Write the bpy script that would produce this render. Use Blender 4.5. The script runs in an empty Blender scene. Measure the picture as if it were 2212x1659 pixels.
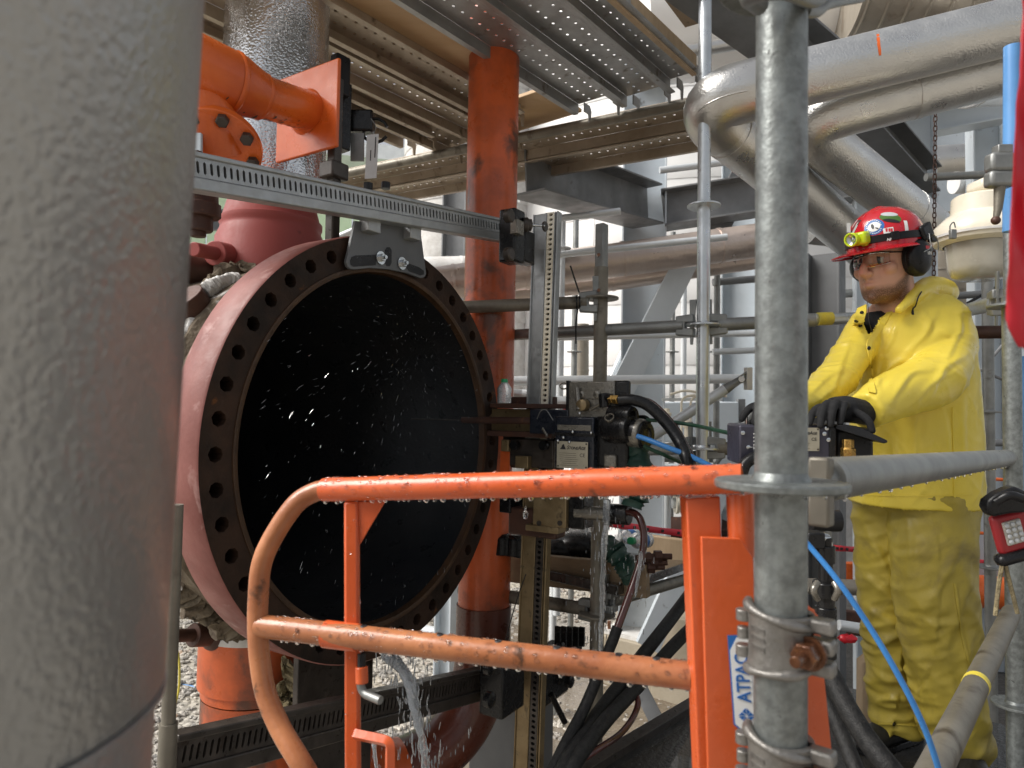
import bpy, math, random
import numpy as np
from mathutils import Vector, Matrix, noise
random.seed(7); RNG = np.random.default_rng(7)
scn = bpy.context.scene
COL = scn.collection
R = math.radians
# ------------------------------------------------------------------ camera, sky, sun, exposure
CAM = np.array([0., 0., 1.3]); PIX = 1494.; PITCH = R(2.3); ROLL = R(1.0)
cd = bpy.data.cameras.new('camera'); cam = bpy.data.objects.new('camera', cd); COL.objects.link(cam)
FW = np.array([0, math.cos(PITCH), math.sin(PITCH)]); _r = np.array([1., 0, 0]); _u = np.cross(_r, FW)
RT = _r * math.cos(ROLL) + _u * math.sin(ROLL); UP = -_r * math.sin(ROLL) + _u * math.cos(ROLL)
m = Matrix.Identity(4)
for i in range(3):
    m[i][0], m[i][1], m[i][2], m[i][3] = RT[i], UP[i], -FW[i], CAM[i]
cam.matrix_world = m
cd.sensor_width = 36.; cd.lens = PIX / 2212 * 36; cd.clip_start = .02; cd.clip_end = 400
cd.dof.use_dof = True; cd.dof.focus_distance = 1.9; cd.dof.aperture_fstop = 7.0
scn.camera = cam
W = bpy.data.worlds.new('World'); scn.world = W; W.use_nodes = True
wn, wl = W.node_tree.nodes, W.node_tree.links
bg = wn['Background']
sky = wn.new('ShaderNodeTexSky'); sky.sky_type = 'NISHITA'; sky.sun_disc = False
SUN_EL, SUN_AZ = R(45), R(-97)          # azimuth measured from +Y towards +X
sky.sun_elevation = SUN_EL; sky.sun_rotation = SUN_AZ; sky.dust_density = 3.0; sky.air_density = 1.0
hs = wn.new('ShaderNodeHueSaturation'); hs.inputs['Saturation'].default_value = .22
wl.new(sky.outputs[0], hs.inputs['Color']); wl.new(hs.outputs[0], bg.inputs[0]); bg.inputs[1].default_value = .08
sd = bpy.data.lights.new('sun', 'SUN'); sun = bpy.data.objects.new('sun', sd); COL.objects.link(sun)
sd.energy = 2.6; sd.angle = R(36); sd.color = (1., .96, .9)
dv = Vector((math.sin(SUN_AZ) * math.cos(SUN_EL), math.cos(SUN_AZ) * math.cos(SUN_EL), math.sin(SUN_EL)))
sun.rotation_euler = dv.to_track_quat('Z', 'Y').to_euler(); sun.location = (-6, -4, 12)
scn.view_settings.view_transform = 'Standard'; scn.view_settings.look = 'None'
scn.view_settings.gamma = 1; scn.view_settings.use_curve_mapping = False
scn.view_settings.exposure = 0.9
# ------------------------------------------------------------------ geometry helpers
def A(*x): return np.array(x, float)
def nrm(v): v = np.asarray(v, float); return v / max(1e-12, np.linalg.norm(v))
Z = A(0, 0, 1)
def ray(u, v): return FW + RT * (u - 1106) / PIX + UP * (829.5 - v) / PIX
def P(u, v, d): return CAM + ray(u, v) * d                     # a point d metres into the view
def Pz(u, v, z): r = ray(u, v); return CAM + r * ((z - CAM[2]) / r[2])
def Pp(u, v, pt, n): r = ray(u, v); return CAM + r * (np.dot(pt - CAM, n) / np.dot(r, n))
def px(d): return d / PIX                                      # metres per pixel at depth d
FYAW = R(31.8)
FC = CAM + A(-.398, 2.2195, -.117)                             # centre of the big flange's face
FT = A(math.sin(FYAW), math.cos(FYAW), 0); FN = A(math.cos(FYAW), -math.sin(FYAW), 0)
def PL(u, v, off): return Pp(u, v, FC + FN * off, FN)
GAZ = R(38.5); GD = A(math.sin(GAZ), math.cos(GAZ), 0); GP = A(math.cos(GAZ), -math.sin(GAZ), 0)   # grid of the plant
def basis(d, up=Z):
    d = nrm(d); up = np.asarray(up, float)
    if abs(np.dot(d, nrm(up))) > .98: up = A(1, 0, 0) if abs(d[0]) < .9 else A(0, 1, 0)
    s = nrm(np.cross(d, up)); return d, s, np.cross(s, d)
def spline(pts, n=8):
    p = [np.asarray(q, float) for q in pts]; p = [2 * p[0] - p[1]] + p + [2 * p[-1] - p[-2]]; out = []
    for i in range(1, len(p) - 2):
        for k in range(n):
            t = k / n
            out.append(.5 * (2 * p[i] + (p[i + 1] - p[i - 1]) * t + (2 * p[i - 1] - 5 * p[i] + 4 * p[i + 1] - p[i + 2]) * t * t + (-p[i - 1] + 3 * p[i] - 3 * p[i + 1] + p[i + 2]) * t ** 3))
    out.append(p[-2]); return out
def bend(a, b, c, r, n=10):
    """a-b-c with the corner at b rounded"""
    a, b, c = map(lambda q: np.asarray(q, float), (a, b, c)); d1, d2 = nrm(a - b), nrm(c - b)
    p, q = b + d1 * r, b + d2 * r; out = [a]
    for k in range(n + 1):
        t = k / n; out.append((1 - t) ** 2 * p + 2 * t * (1 - t) * b + t * t * q)
    return out + [c]
WL = {}
class B:
    def __init__(s): s.v = []; s.f = []
    def add(s, V, F):
        n = len(s.v); s.v += [tuple(map(float, x)) for x in V]; s.f += [tuple(i + n for i in f) for f in F]; return s
    def box(s, c, ax, h):
        c = np.asarray(c, float); x, y, z = [np.asarray(a, float) * k for a, k in zip(ax, h)]
        V = [c + i * x + j * y + k * z for i in (-1, 1) for j in (-1, 1) for k in (-1, 1)]
        F = [(0, 1, 3, 2), (4, 6, 7, 5), (0, 4, 5, 1), (2, 3, 7, 6), (0, 2, 6, 4), (1, 5, 7, 3)]
        if np.dot(np.cross(x, y), z) < 0: F = [f[::-1] for f in F]
        return s.add(V, F)
    def beam(s, a, b, w, h, up=Z):
        a, b = np.asarray(a, float), np.asarray(b, float); d, x, y = basis(b - a, up)
        return s.box((a + b) / 2, (d, x, y), (np.linalg.norm(b - a) / 2, w / 2, h / 2))
    def tube(s, pts, r, seg=20, cap=True, inner=0):
        pts = [np.asarray(q, float) for q in pts]; n = len(pts); rs = [r] * n if np.isscalar(r) else list(r)
        tg = [nrm(pts[min(i + 1, n - 1)] - pts[max(i - 1, 0)]) for i in range(n)]
        _, x, _ = basis(tg[0]); V = []
        for i in range(n):
            x = nrm(x - tg[i] * np.dot(x, tg[i])); y = np.cross(tg[i], x)
            for k in range(seg):
                a = 2 * math.pi * k / seg; V.append(pts[i] + rs[i] * (math.cos(a) * x + math.sin(a) * y))
        F = [(i * seg + k, i * seg + (k + 1) % seg, (i + 1) * seg + (k + 1) % seg, (i + 1) * seg + k) for i in range(n - 1) for k in range(seg)]
        if inner:
            m_ = len(V); V += [pts[i] + (V[i * seg + k] - pts[i]) * inner for i in range(n) for k in range(seg)]
            F += [(m_ + i * seg + k, m_ + (i + 1) * seg + k, m_ + (i + 1) * seg + (k + 1) % seg, m_ + i * seg + (k + 1) % seg) for i in range(n - 1) for k in range(seg)]
            for i in (0, n - 1):
                for k in range(seg):
                    q = (i * seg + k, m_ + i * seg + k, m_ + i * seg + (k + 1) % seg, i * seg + (k + 1) % seg); F.append(q if i == 0 else q[::-1])
        elif cap: F += [tuple(range(seg))[::-1], tuple((n - 1) * seg + k for k in range(seg))]
        return s.add(V, F)
    def lathe(s, p, ax, prof, seg=32, xdir=None, a0=0, a1=2 * math.pi):
        d, x, y = basis(ax) if xdir is None else (nrm(ax), nrm(xdir), np.cross(nrm(ax), nrm(xdir)))
        full = a1 - a0 > 6.28; m_ = seg if full else seg + 1; V = []
        for h, r in prof:
            for k in range(m_):
                a = a0 + (a1 - a0) * k / seg; V.append(np.asarray(p) + d * h + r * (math.cos(a) * x + math.sin(a) * y))
        F = []
        for i in range(len(prof) - 1):
            for k in range(seg if full else seg):
                F.append((i * m_ + k, i * m_ + (k + 1) % m_, (i + 1) * m_ + (k + 1) % m_, (i + 1) * m_ + k))
        return s.add(V, F)
    def cyl(s, a, b, r, seg=16): return s.tube([a, b], r, seg)
    def prism(s, poly, th):
        th = np.asarray(th, float); n = len(poly); V = [np.asarray(q, float) for q in poly]; V += [q + th for q in V]
        nn = sum(np.cross(V[i] - V[0], V[(i + 1) % n] - V[0]) for i in range(n))
        F = [tuple(range(n)), tuple(range(n, 2 * n))[::-1]] + [(i, i + n, (i + 1) % n + n, (i + 1) % n) for i in range(n)]
        if np.dot(nn, th) > 0: F = [f[::-1] for f in F]
        return s.add(V, F)
    def ext(s, prof, a, b, up=Z):
        a, b = np.asarray(a, float), np.asarray(b, float); d, x, y = basis(b - a, up)
        return s.prism([a + x * i + y * j for i, j in prof], b - a)
    def sheet(s, o, ux, uy, nx, ny, cw, ch, hole, th):
        """perforated sheet: nx x ny cells, each with one hole (8 points in cell units), hole walls th deep"""
        o, ux, uy = np.asarray(o, float), nrm(ux), nrm(uy); nn = np.cross(ux, uy) * th
        out = [(-.5, -.5), (0, -.5), (.5, -.5), (.5, 0), (.5, .5), (0, .5), (-.5, .5), (-.5, 0)]
        for i in range(nx):
            for j in range(ny):
                c = o + ux * cw * (i + .5) + uy * ch * (j + .5); V = [c + ux * cw * a + uy * ch * b_ for a, b_ in out]
                H = [c + ux * cw * a + uy * ch * b_ for a, b_ in hole]; V += H + [h - nn for h in H]
                F = [(k, (k + 1) % 8, 8 + (k + 1) % 8, 8 + k) for k in range(8)] + [(8 + k, 8 + (k + 1) % 8, 16 + (k + 1) % 8, 16 + k) for k in range(8)]
                s.add(V, F)
        return s
    def sphere(s, c, r, seg=10, rings=6, ax=None, sc=(1, 1, 1)):
        ax = ax or (A(1, 0, 0), A(0, 1, 0), Z); V = []; F = []
        for i in range(rings + 1):
            t = math.pi * i / rings
            for k in range(seg):
                a = 2 * math.pi * k / seg; e = (math.sin(t) * math.cos(a), math.sin(t) * math.sin(a), math.cos(t))
                V.append(np.asarray(c) + r * sum(e[q] * sc[q] * ax[q] for q in range(3)))
        for i in range(rings):
            for k in range(seg): F.append((i * seg + k, (i + 1) * seg + k, (i + 1) * seg + (k + 1) % seg, i * seg + (k + 1) % seg))
        return s.add(V, F)
    def make(s, name, mat, parent=None, label=None, cat=None, group=None, kind=None, bev=0, smooth=38, base=None):
        V = np.array(s.v)
        if base is None: base = A((V[:, 0].min() + V[:, 0].max()) / 2, (V[:, 1].min() + V[:, 1].max()) / 2, V[:, 2].min())
        me = bpy.data.meshes.new(name); me.from_pydata((V - base).tolist(), [], s.f); me.update()
        if mat: me.materials.append(mat)
        return link(name, me, base, parent, label, cat, group, kind, bev, smooth)
def link(name, me, base, parent=None, label=None, cat=None, group=None, kind=None, bev=0, smooth=38):
    o = bpy.data.objects.new(name, me); COL.objects.link(o); base = np.asarray(base, float)
    if smooth and me is not None: me.shade_smooth(); me.set_sharp_from_angle(angle=R(smooth))
    if bev:
        b = o.modifiers.new('bevel', 'BEVEL'); b.width = bev; b.segments = 2; b.limit_method = 'ANGLE'; b.angle_limit = R(40)
    WL[o.name] = base
    if parent: o.parent = parent; o.location = base - WL[parent.name]
    else: o.location = base
    for k, x in (('label', label), ('category', cat), ('group', group), ('kind', kind)):
        if x: o[k] = x
    return o
def T(name, label, cat, loc, group=None): return link(name, None, loc, None, label, cat, group)
RND = [(math.cos(math.pi * (-.75 + .25 * k)) * 1, math.sin(math.pi * (-.75 + .25 * k)) * 1) for k in range(8)]
def hole(rx, ry): return [(rx * a, ry * b) for a, b in RND]
SLOT = lambda rx, ry: [(-rx, -ry * .72), (0, -ry), (rx, -ry * .72), (rx, 0), (rx, ry * .72), (0, ry), (-rx, ry * .72), (-rx, 0)]
# ------------------------------------------------------------------ materials
def mat(name, col, rough=.5, metal=0, col2=None, sc=6, lo=.35, hi=.65, col3=None, sc3=14, th3=.62, soft3=.05, bump=0, bsc=80, det=5, stretch=None, rv=.12, spec=.5, coat=0, trans=0, ior=1.45, rough3=None, metal3=None, bump2=0, bsc2=10):
    m = bpy.data.materials.new(name); m.use_nodes = True; n, l = m.node_tree.nodes, m.node_tree.links; p = n['Principled BSDF']
    c4 = lambda c: (*c, 1)
    p.inputs['Base Color'].default_value = c4(col); p.inputs['Roughness'].default_value = rough; p.inputs['Metallic'].default_value = metal
    p.inputs['Specular IOR Level'].default_value = spec; p.inputs['Coat Weight'].default_value = coat; p.inputs['IOR'].default_value = ior
    p.inputs['Transmission Weight'].default_value = trans
    tc = n.new('ShaderNodeTexCoord'); co = tc.outputs['Object']
    if stretch:
        mp = n.new('ShaderNodeMapping'); mp.inputs['Scale'].default_value = stretch; l.new(co, mp.inputs['Vector']); co = mp.outputs[0]
    def nz(scale, d=det, ds=.0):
        t = n.new('ShaderNodeTexNoise'); t.inputs['Scale'].default_value = scale; t.inputs['Detail'].default_value = d; t.inputs['Roughness'].default_value = .6; t.inputs['Distortion'].default_value = ds
        l.new(co, t.inputs['Vector']); return t.outputs['Fac']
    def rmp(src, a, b, ca, cb):
        r = n.new('ShaderNodeValToRGB'); r.color_ramp.elements[0].position = a; r.color_ramp.elements[1].position = b
        r.color_ramp.elements[0].color = ca; r.color_ramp.elements[1].color = cb; l.new(src, r.inputs[0]); return r.outputs[0]
    out = None; k3 = None
    if col2 is not None: out = rmp(nz(sc), lo, hi, c4(col), c4(col2))
    if col3 is not None:
        k3 = rmp(nz(sc3, 6, .4), th3, th3 + soft3, (0, 0, 0, 1), (1, 1, 1, 1)); mx = n.new('ShaderNodeMix'); mx.data_type = 'RGBA'
        l.new(k3, mx.inputs[0])
        if out is not None: l.new(out, mx.inputs[6])
        else: mx.inputs[6].default_value = c4(col)
        mx.inputs[7].default_value = c4(col3); out = mx.outputs[2]
    if out is not None: l.new(out, p.inputs['Base Color'])
    if rv:
        g = rmp(nz(sc * 2.3 + 3), .3, .7, (max(.02, rough - rv),) * 3 + (1,), (min(1, rough + rv),) * 3 + (1,)); src = g
        if rough3 is not None and k3 is not None:
            mx = n.new('ShaderNodeMix'); l.new(k3, mx.inputs[0]); l.new(g, mx.inputs[2]); mx.inputs[3].default_value = rough3; src = mx.outputs[0]
        l.new(src, p.inputs['Roughness'])
    if metal3 is not None and k3 is not None:
        mx = n.new('ShaderNodeMix'); l.new(k3, mx.inputs[0]); mx.inputs[2].default_value = metal; mx.inputs[3].default_value = metal3; l.new(mx.outputs[0], p.inputs['Metallic'])
    nl = None
    for bb, bs in ((bump2, bsc2), (bump, bsc)):
        if bb:
            bn = n.new('ShaderNodeBump'); bn.inputs['Strength'].default_value = 1; bn.inputs['Distance'].default_value = bb; l.new(nz(bs, 3), bn.inputs['Height'])
            if nl: l.new(nl, bn.inputs['Normal'])
            nl = bn.outputs[0]
    if nl: l.new(nl, p.inputs['Normal'])
    return m
M = {}
M['galv'] = mat('galvanised_steel', (.17, .18, .176), .44, .6, (.28, .3, .292), 66, .36, .64, (.06, .06, .058), 50, .655, .05, .0006, 160, rough3=.6, metal3=.2)
M['galv_dull'] = mat('weathered_galvanised_steel', (.2, .205, .2), .46, .6, (.3, .305, .295), 9, .35, .65, (.09, .075, .055), 12, .64, .1, .0003, 170, metal3=.1, rv=.04)
M['galv_bright'] = mat('bright_galvanised_steel', (.5, .53, .55), .35, .8, (.62, .65, .67), 10)
M['galv_dirty'] = mat('muddy_galvanised_steel', (.15, .135, .11), .5, .5, (.25, .23, .19), 10, .3, .7, (.06, .045, .03), 9, .55, .15, .0003, 150, rv=.04)
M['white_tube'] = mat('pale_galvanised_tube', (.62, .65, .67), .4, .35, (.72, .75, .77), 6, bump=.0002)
M['steel_blue'] = mat('blue_grey_column_steel', (.5, .55, .59), .5, .2, (.6, .65, .69), 3, .3, .7, (.22, .22, .22), 9, .66, .08, .0005, 90)
M['steel_grey'] = mat('grey_beam_steel', (.16, .165, .17), .55, .3, (.25, .255, .26), 4, .3, .7, (.1, .09, .08), 8, .64, .1, .0005, 90)
M['steel_dark'] = mat('dark_column_steel', (.115, .12, .125), .5, .3, (.17, .175, .18), 3, .3, .7)
M['plank'] = mat('scaffold_plank_steel', (.3, .3, .3), .42, .65, (.43, .43, .43), 7, .3, .7, (.13, .1, .07), 11, .6, .12, .0004, 120, metal3=.2)
M['plank_tan'] = mat('stained_scaffold_plank_steel', (.34, .28, .21), .45, .5, (.5, .43, .35), 6, .3, .7, (.12, .085, .05), 10, .6, .12, .0004, 120, metal3=.2)
M['alu'] = mat('machined_aluminium', (.34, .35, .35), .42, .7, (.44, .45, .45), 18, .3, .7, (.2, .19, .18), 22, .68, .05, .0002, 200)
M['alu_dirty'] = mat('dirty_gold_aluminium', (.2, .14, .07), .38, .5, (.31, .235, .13), 14, .3, .7, (.05, .035, .02), 20, .58, .12, .0004, 150, metal3=.1)
M['alu_dark'] = mat('grimy_rail_steel', (.035, .03, .026), .36, .3, (.08, .067, .058), 14, .3, .7, (.03, .02, .015), 16, .58, .1, .0004, 150)
M['orange'] = mat('orange_paint', (.56, .085, .02), .32, 0, (.64, .125, .036), 5, .3, .7, (.17, .05, .025), 15, .635, .06, .0005, 70, coat=.18)
M['orange_pipe'] = mat('weathered_orange_pipe_paint', (.64, .12, .03), .34, 0, (.34, .07, .024), 3.4, .42, .62, (.13, .05, .03), 4.4, .53, .12, .0006, 60, coat=.1)
M['orange_fit'] = mat('orange_fitting_paint', (.68, .13, .018), .33, 0, (.52, .085, .014), 5, .4, .65, (.05, .02, .01), 9, .665, .03, .0004, 60, coat=.2)
M['orange_far'] = mat('bright_orange_plastic', (.8, .16, .03), .35, 0, (.7, .12, .02), 5)
M['tan'] = mat('worn_tan_orange_paint', (.46, .18, .075), .34, 0, (.29, .095, .036), 9, .38, .66, (.09, .036, .016), 19, .6, .07, .0007, 90, coat=.2)
M['rust_face'] = mat('rusty_flange_face', (.017, .011, .008), .62, 0, (.05, .026, .016), 7, .36, .66, (.13, .05, .016), 17, .66, .08, .0016, 90, spec=.25)
M['rust_lip'] = mat('rusty_raised_lip', (.075, .036, .015), .5, .1, (.035, .018, .01), 15, .3, .7, bump=.001, bsc=140)
M['bore'] = mat('black_wet_bore', (.014, .0155, .018), .35, 0, (.022, .022, .023), 6, bump=.001, bsc=60)
M['primer'] = mat('red_primer', (.34, .075, .066), .55, 0, (.33, .07, .062), 6, .3, .7, (.24, .055, .05), 12, .62, .06, .0006, 90)
M['rim'] = mat('worn_pink_primer', (.26, .1, .085), .52, 0, (.17, .055, .045), 6, .35, .65, (.4, .24, .22), 9, .6, .14, .0006, 120, spec=.4, rough3=.4)
M['red_rust'] = mat('brown_rusty_steel', (.1, .045, .03), .5, .2, (.055, .03, .024), 9, .3, .7, (.2, .09, .04), 15, .62, .1, .001, 80)
M['insul'] = mat('torn_mineral_wool', (.22, .18, .125), .95, 0, (.1, .075, .055), 14, .3, .7, (.55, .53, .5), 7, .6, .06, .006, 40, rv=0, bump2=.02, bsc2=12)
M['wool'] = mat('ragged_wool', (.3, .25, .14), .95, 0, (.17, .135, .08), 40, .3, .7, bump=.008, bsc=90, rv=0)
M['lagging_white'] = mat('white_lagging', (.7, .69, .67), .7, 0, (.5, .48, .45), 9, .3, .7, bump=.004, bsc=25, rv=0)
M['copper_foil'] = mat('foil_pipe_wrap', (.55, .46, .41), .38, .7, (.62, .53, .48), 4, .3, .7, (.4, .3, .26), 5, .64, .1, .002, 45, stretch=(1, 1, 1), bump2=.006, bsc2=9)
M['foil'] = mat('aluminium_cladding', (.56, .55, .53), .33, .85, (.64, .63, .61), 4, .3, .7, bump=.0013, bsc=110, bump2=.002, bsc2=8)
M['foil_mossy'] = mat('algae_stained_cladding', (.52, .5, .47), .38, .75, (.6, .58, .55), 4, .3, .7, (.3, .26, .1), 7, .6, .08, .0012, 110, metal3=.2, bump2=.003, bsc2=8)
M['tank'] = mat('pale_tank_cladding', (.84, .83, .81), .36, .0, (.88, .875, .86), 1.2, .3, .7, bump=.001, bsc=9)
M['duct'] = mat('stained_duct_cladding', (.3, .26, .21), .45, .5, (.42, .38, .32), 3, .3, .7, (.2, .16, .12), 5, .6, .1, stretch=(1, 1, .35), bump=.001)
M['green_wall'] = mat('pale_green_cladding', (.5, .66, .45), .6, 0, (.58, .72, .53), 2)
M['cream'] = mat('cream_enamel', (.84, .78, .65), .35, 0, (.78, .7, .54), 8, .4, .7, (.5, .28, .08), 9, .69, .06, coat=.3)
M['frost'] = mat('frosted_lamp_glass', (.5, .475, .41), .2, 0, (.44, .415, .35), 10, bump=.0003, bsc=60, coat=.5)
M['pvc'] = mat('yellow_rain_suit', (.85, .67, .085), .36, 0, (.81, .63, .075), 5, .3, .7, (.5, .38, .08), 4.5, .64, .2, .0004, 170, coat=.12)
M['pvc_dirty'] = mat('muddy_yellow_rain_suit', (.5, .385, .055), .42, 0, (.35, .275, .05), 6, .3, .7, (.17, .13, .045), 5, .5, .22, .0004, 170)
M['glove'] = mat('black_knit', (.012, .012, .013), .85, 0, (.02, .02, .021), 30, bump=.0006, bsc=420)
M['black'] = mat('black_plastic', (.009, .009, .01), .33, 0, (.015, .015, .016), 12, bump=.0002, spec=.35)
M['black_wet'] = mat('wet_black_metal', (.008, .008, .009), .24, .05, (.016, .0155, .0155), 16, .3, .7, (.045, .033, .022), 26, .68, .06, .0006, 120, spec=.4)
M['navy'] = mat('dark_navy_paint', (.012, .015, .024), .28, .05, (.018, .021, .03), 12, .3, .7, (.06, .055, .05), 40, .66, .05, .0003, 120, coat=.3)
M['purple'] = mat('dusk_purple_anodised', (.045, .043, .06), .35, .2, (.065, .062, .085), 9, .3, .7, (.03, .03, .045), 60, .68, .03, .0003, 120)
M['wet_grey'] = mat('wet_grey_plate', (.17, .155, .13), .25, .5, (.22, .205, .175), 12, .3, .7, (.07, .06, .05), 24, .64, .08, .0015, 130, coat=.5)
M['rubber'] = mat('wet_black_rubber', (.009, .009, .0095), .28, 0, (.014, .014, .015), 20, bump=.0006, bsc=150, spec=.35)
M['braid'] = mat('black_braided_sleeve', (.009, .009, .0095), .5, 0, (.02, .0195, .019), 90, .4, .6, bump=.0014, bsc=320, spec=.25)
M['redhose'] = mat('dark_red_hose', (.09, .022, .018), .2, 0, (.04, .014, .012), 9, .35, .65, coat=.5)
M['bluehose'] = mat('blue_hose', (.045, .22, .55), .35, 0, (.035, .17, .45), 20, bump=.0004, bsc=300)
M['greenhose'] = mat('green_hose', (.012, .05, .03), .4, 0, (.02, .07, .04), 20)
M['green_cloth'] = mat('wet_green_cloth', (.012, .04, .03), .5, 0, (.02, .06, .045), 18, .3, .7, bump=.004, bsc=25)
M['brass'] = mat('brass', (.55, .34, .1), .3, .9, (.42, .25, .07), 30)
M['zinc'] = mat('shiny_zinc', (.65, .67, .68), .18, .95, (.5, .52, .53), 50)
M['nut_rust'] = mat('rusty_wet_nut', (.09, .032, .014), .25, .3, (.17, .07, .03), 60, .3, .7, (.3, .13, .04), 90, .62, .06, .0008, 260, coat=.4)
M['cast'] = mat('cast_clamp_metal', (.2, .19, .175), .46, .7, (.31, .295, .275), 40, .3, .7, (.16, .11, .07), 36, .64, .08, .0012, 110, metal3=.2)
M['red_dirty_shaded'] = mat('dirty_shaded_red_pipe_paint', (.13, .032, .017), .3, 0, (.075, .024, .016), 4, .35, .65, (.04, .02, .015), 6, .58, .1, .0006, 60, coat=.2)  # dirty red, darkened further: the lower elbow's shade is put into the colour
M['wood'] = mat('wet_timber', (.3, .215, .13), .55, 0, (.2, .14, .085), 5, .3, .7, (.1, .07, .045), 9, .62, .12, .001, 60, stretch=(1, 1, 4))
M['wood_light'] = mat('pale_pine', (.46, .34, .22), .6, 0, (.36, .26, .16), 5, .3, .7, bump=.0008, bsc=60, stretch=(5, 5, 1))
M['concrete'] = mat('stained_concrete', (.4, .35, .27), .7, 0, (.28, .235, .17), 4, .3, .7, (.27, .2, .12), 6, .6, .15, .002, 60)
M['dark_wet'] = mat('black_wet_deck', (.022, .021, .02), .18, .1, (.05, .048, .045), 22, .4, .65, (.2, .2, .19), 34, .66, .06, .004, 60, coat=.5)
M['red_flag'] = mat('red_plastic_film', (.5, .012, .025), .4, 0, (.62, .02, .03), 9)
M['tape_red'] = mat('red_tape', (.75, .04, .06), .4, 0, (.7, .05, .08), 6)
M['tape_yellow'] = mat('yellow_tape', (.75, .6, .06), .5, 0, (.6, .5, .1), 30)
M['blue_pole'] = mat('blue_painted_pole', (.12, .3, .6), .35, 0, (.09, .24, .5), 5, coat=.2)
M['helmet'] = mat('red_helmet', (.56, .012, .022), .2, 0, (.5, .012, .02), 12, coat=.5)
M['hivis'] = mat('lime_plastic', (.62, .78, .02), .3, 0, (.56, .7, .02), 10, coat=.2)
M['white'] = mat('white_print', (.8, .8, .78), .4)
M['ink'] = mat('black_ink', (.02, .02, .022), .5)
M['blue_ink'] = mat('blue_ink', (.03, .14, .42), .4)
M['red_ink'] = mat('red_ink', (.6, .03, .04), .4)
M['plate'] = mat('engraved_plate', (.5, .46, .36), .4, .4, (.42, .38, .29), 30, .3, .7, (.25, .21, .15), 40, .66, .08)
M['tag'] = mat('white_card_tag', (.55, .57, .58), .5, 0, (.48, .5, .51), 30)
M['bottle'] = mat('clear_bottle_plastic', (.9, .92, .95), .12, 0, ior=1.2, trans=.75, bump=.004, bsc=120)
M['cap_green'] = mat('green_cap', (.02, .3, .12), .4)
M['water'] = mat('water', (.95, .97, 1), .04, 0, ior=1.33, trans=1., rv=0)
M['foam_water'] = mat('aerated_water', (.8, .83, .86), .08, 0, ior=1.33, trans=.85, rv=0, bump=.006, bsc=60)
M['spray'] = mat('lit_spray', (.3, .32, .34), .1, 0, ior=1.33, trans=.5, rv=0)
M['film'] = mat('clear_plastic_film', (.5, .5, .5), .15, 0, ior=1.15, trans=.8, bump=.006, bsc=30)
M['lens'] = mat('clear_lens', (.95, .96, .97), .03, 0, ior=1.4, trans=1., rv=0)
M['led'] = mat('dusty_led_panel', (.5, .48, .42), .35, .2, (.36, .34, .3), 60, bump=.001)
M['lamp_red'] = mat('red_lamp_housing', (.33, .02, .025), .4, 0, (.26, .02, .025), 20)
M['shirt'] = mat('black_shirt', (.012, .012, .013), .8)
M['lip'] = mat('lip_skin', (.42, .17, .13), .45)
M['leather'] = mat('black_boot_leather', (.012, .012, .012), .4, 0, (.025, .024, .022), 20, bump=.001, bsc=90)
M['red_vehicle'] = mat('red_vehicle_paint', (.6, .03, .03), .3)
def embossed(name, col, col2, scale, dist, rough=.38, metal=.8, stretch=(1, 1, 1), dirt=None, rv=.1):
    """stucco-embossed sheet: rounded pebbles pressed into the metal"""
    m = mat(name, col, rough, metal, col2, 4, .3, .7, dirt, 5, .68, .12, rv=rv); n, l = m.node_tree.nodes, m.node_tree.links
    tc = n.new('ShaderNodeTexCoord'); mp = n.new('ShaderNodeMapping'); mp.inputs['Scale'].default_value = stretch; l.new(tc.outputs['Object'], mp.inputs[0])
    nz = n.new('ShaderNodeTexNoise'); nz.inputs['Scale'].default_value = scale * .6; nz.inputs['Detail'].default_value = 2; l.new(mp.outputs[0], nz.inputs['Vector'])
    mx = n.new('ShaderNodeMix'); mx.data_type = 'VECTOR'; mx.inputs[0].default_value = .008
    l.new(mp.outputs[0], mx.inputs[4]); l.new(nz.outputs['Color'], mx.inputs[5])
    v = n.new('ShaderNodeTexVoronoi'); v.feature = 'SMOOTH_F1'; v.inputs['Scale'].default_value = scale; v.inputs['Smoothness'].default_value = .7
    l.new(mx.outputs[1], v.inputs['Vector'])
    b = n.new('ShaderNodeBump'); b.inputs['Strength'].default_value = 1; b.inputs['Distance'].default_value = dist; b.invert = True
    l.new(v.outputs['Distance'], b.inputs['Height']); l.new(b.outputs[0], n['Principled BSDF'].inputs['Normal'])
    return m
M['stucco'] = embossed('stucco_cladding', (.37, .372, .37), (.39, .392, .39), 235, .0007, .32, .6, (1, 1, .8), None, 0)
M['stucco_bright'] = embossed('bright_stucco_cladding', (.6, .61, .63), (.68, .69, .7), 130, .0016, .2, .95)
M['foil'] = embossed('aluminium_cladding', (.56, .55, .53), (.64, .63, .61), 150, .0007, .35, .9)
M['foil_mossy'] = embossed('algae_stained_cladding', (.62, .62, .61), (.7, .695, .68), 150, .0012, .34, .88, (1, 1, 1), (.4, .35, .18))
def plywood():
    m = mat('plywood', (.66, .47, .28), .6, 0, (.55, .37, .2), 3.2, .3, .7, (.16, .085, .045), 3.4, .68, .05, stretch=(.5, 2.2, 1), bump=.0004, bsc=60)
    n, l = m.node_tree.nodes, m.node_tree.links; return m
M['ply'] = plywood()
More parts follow.
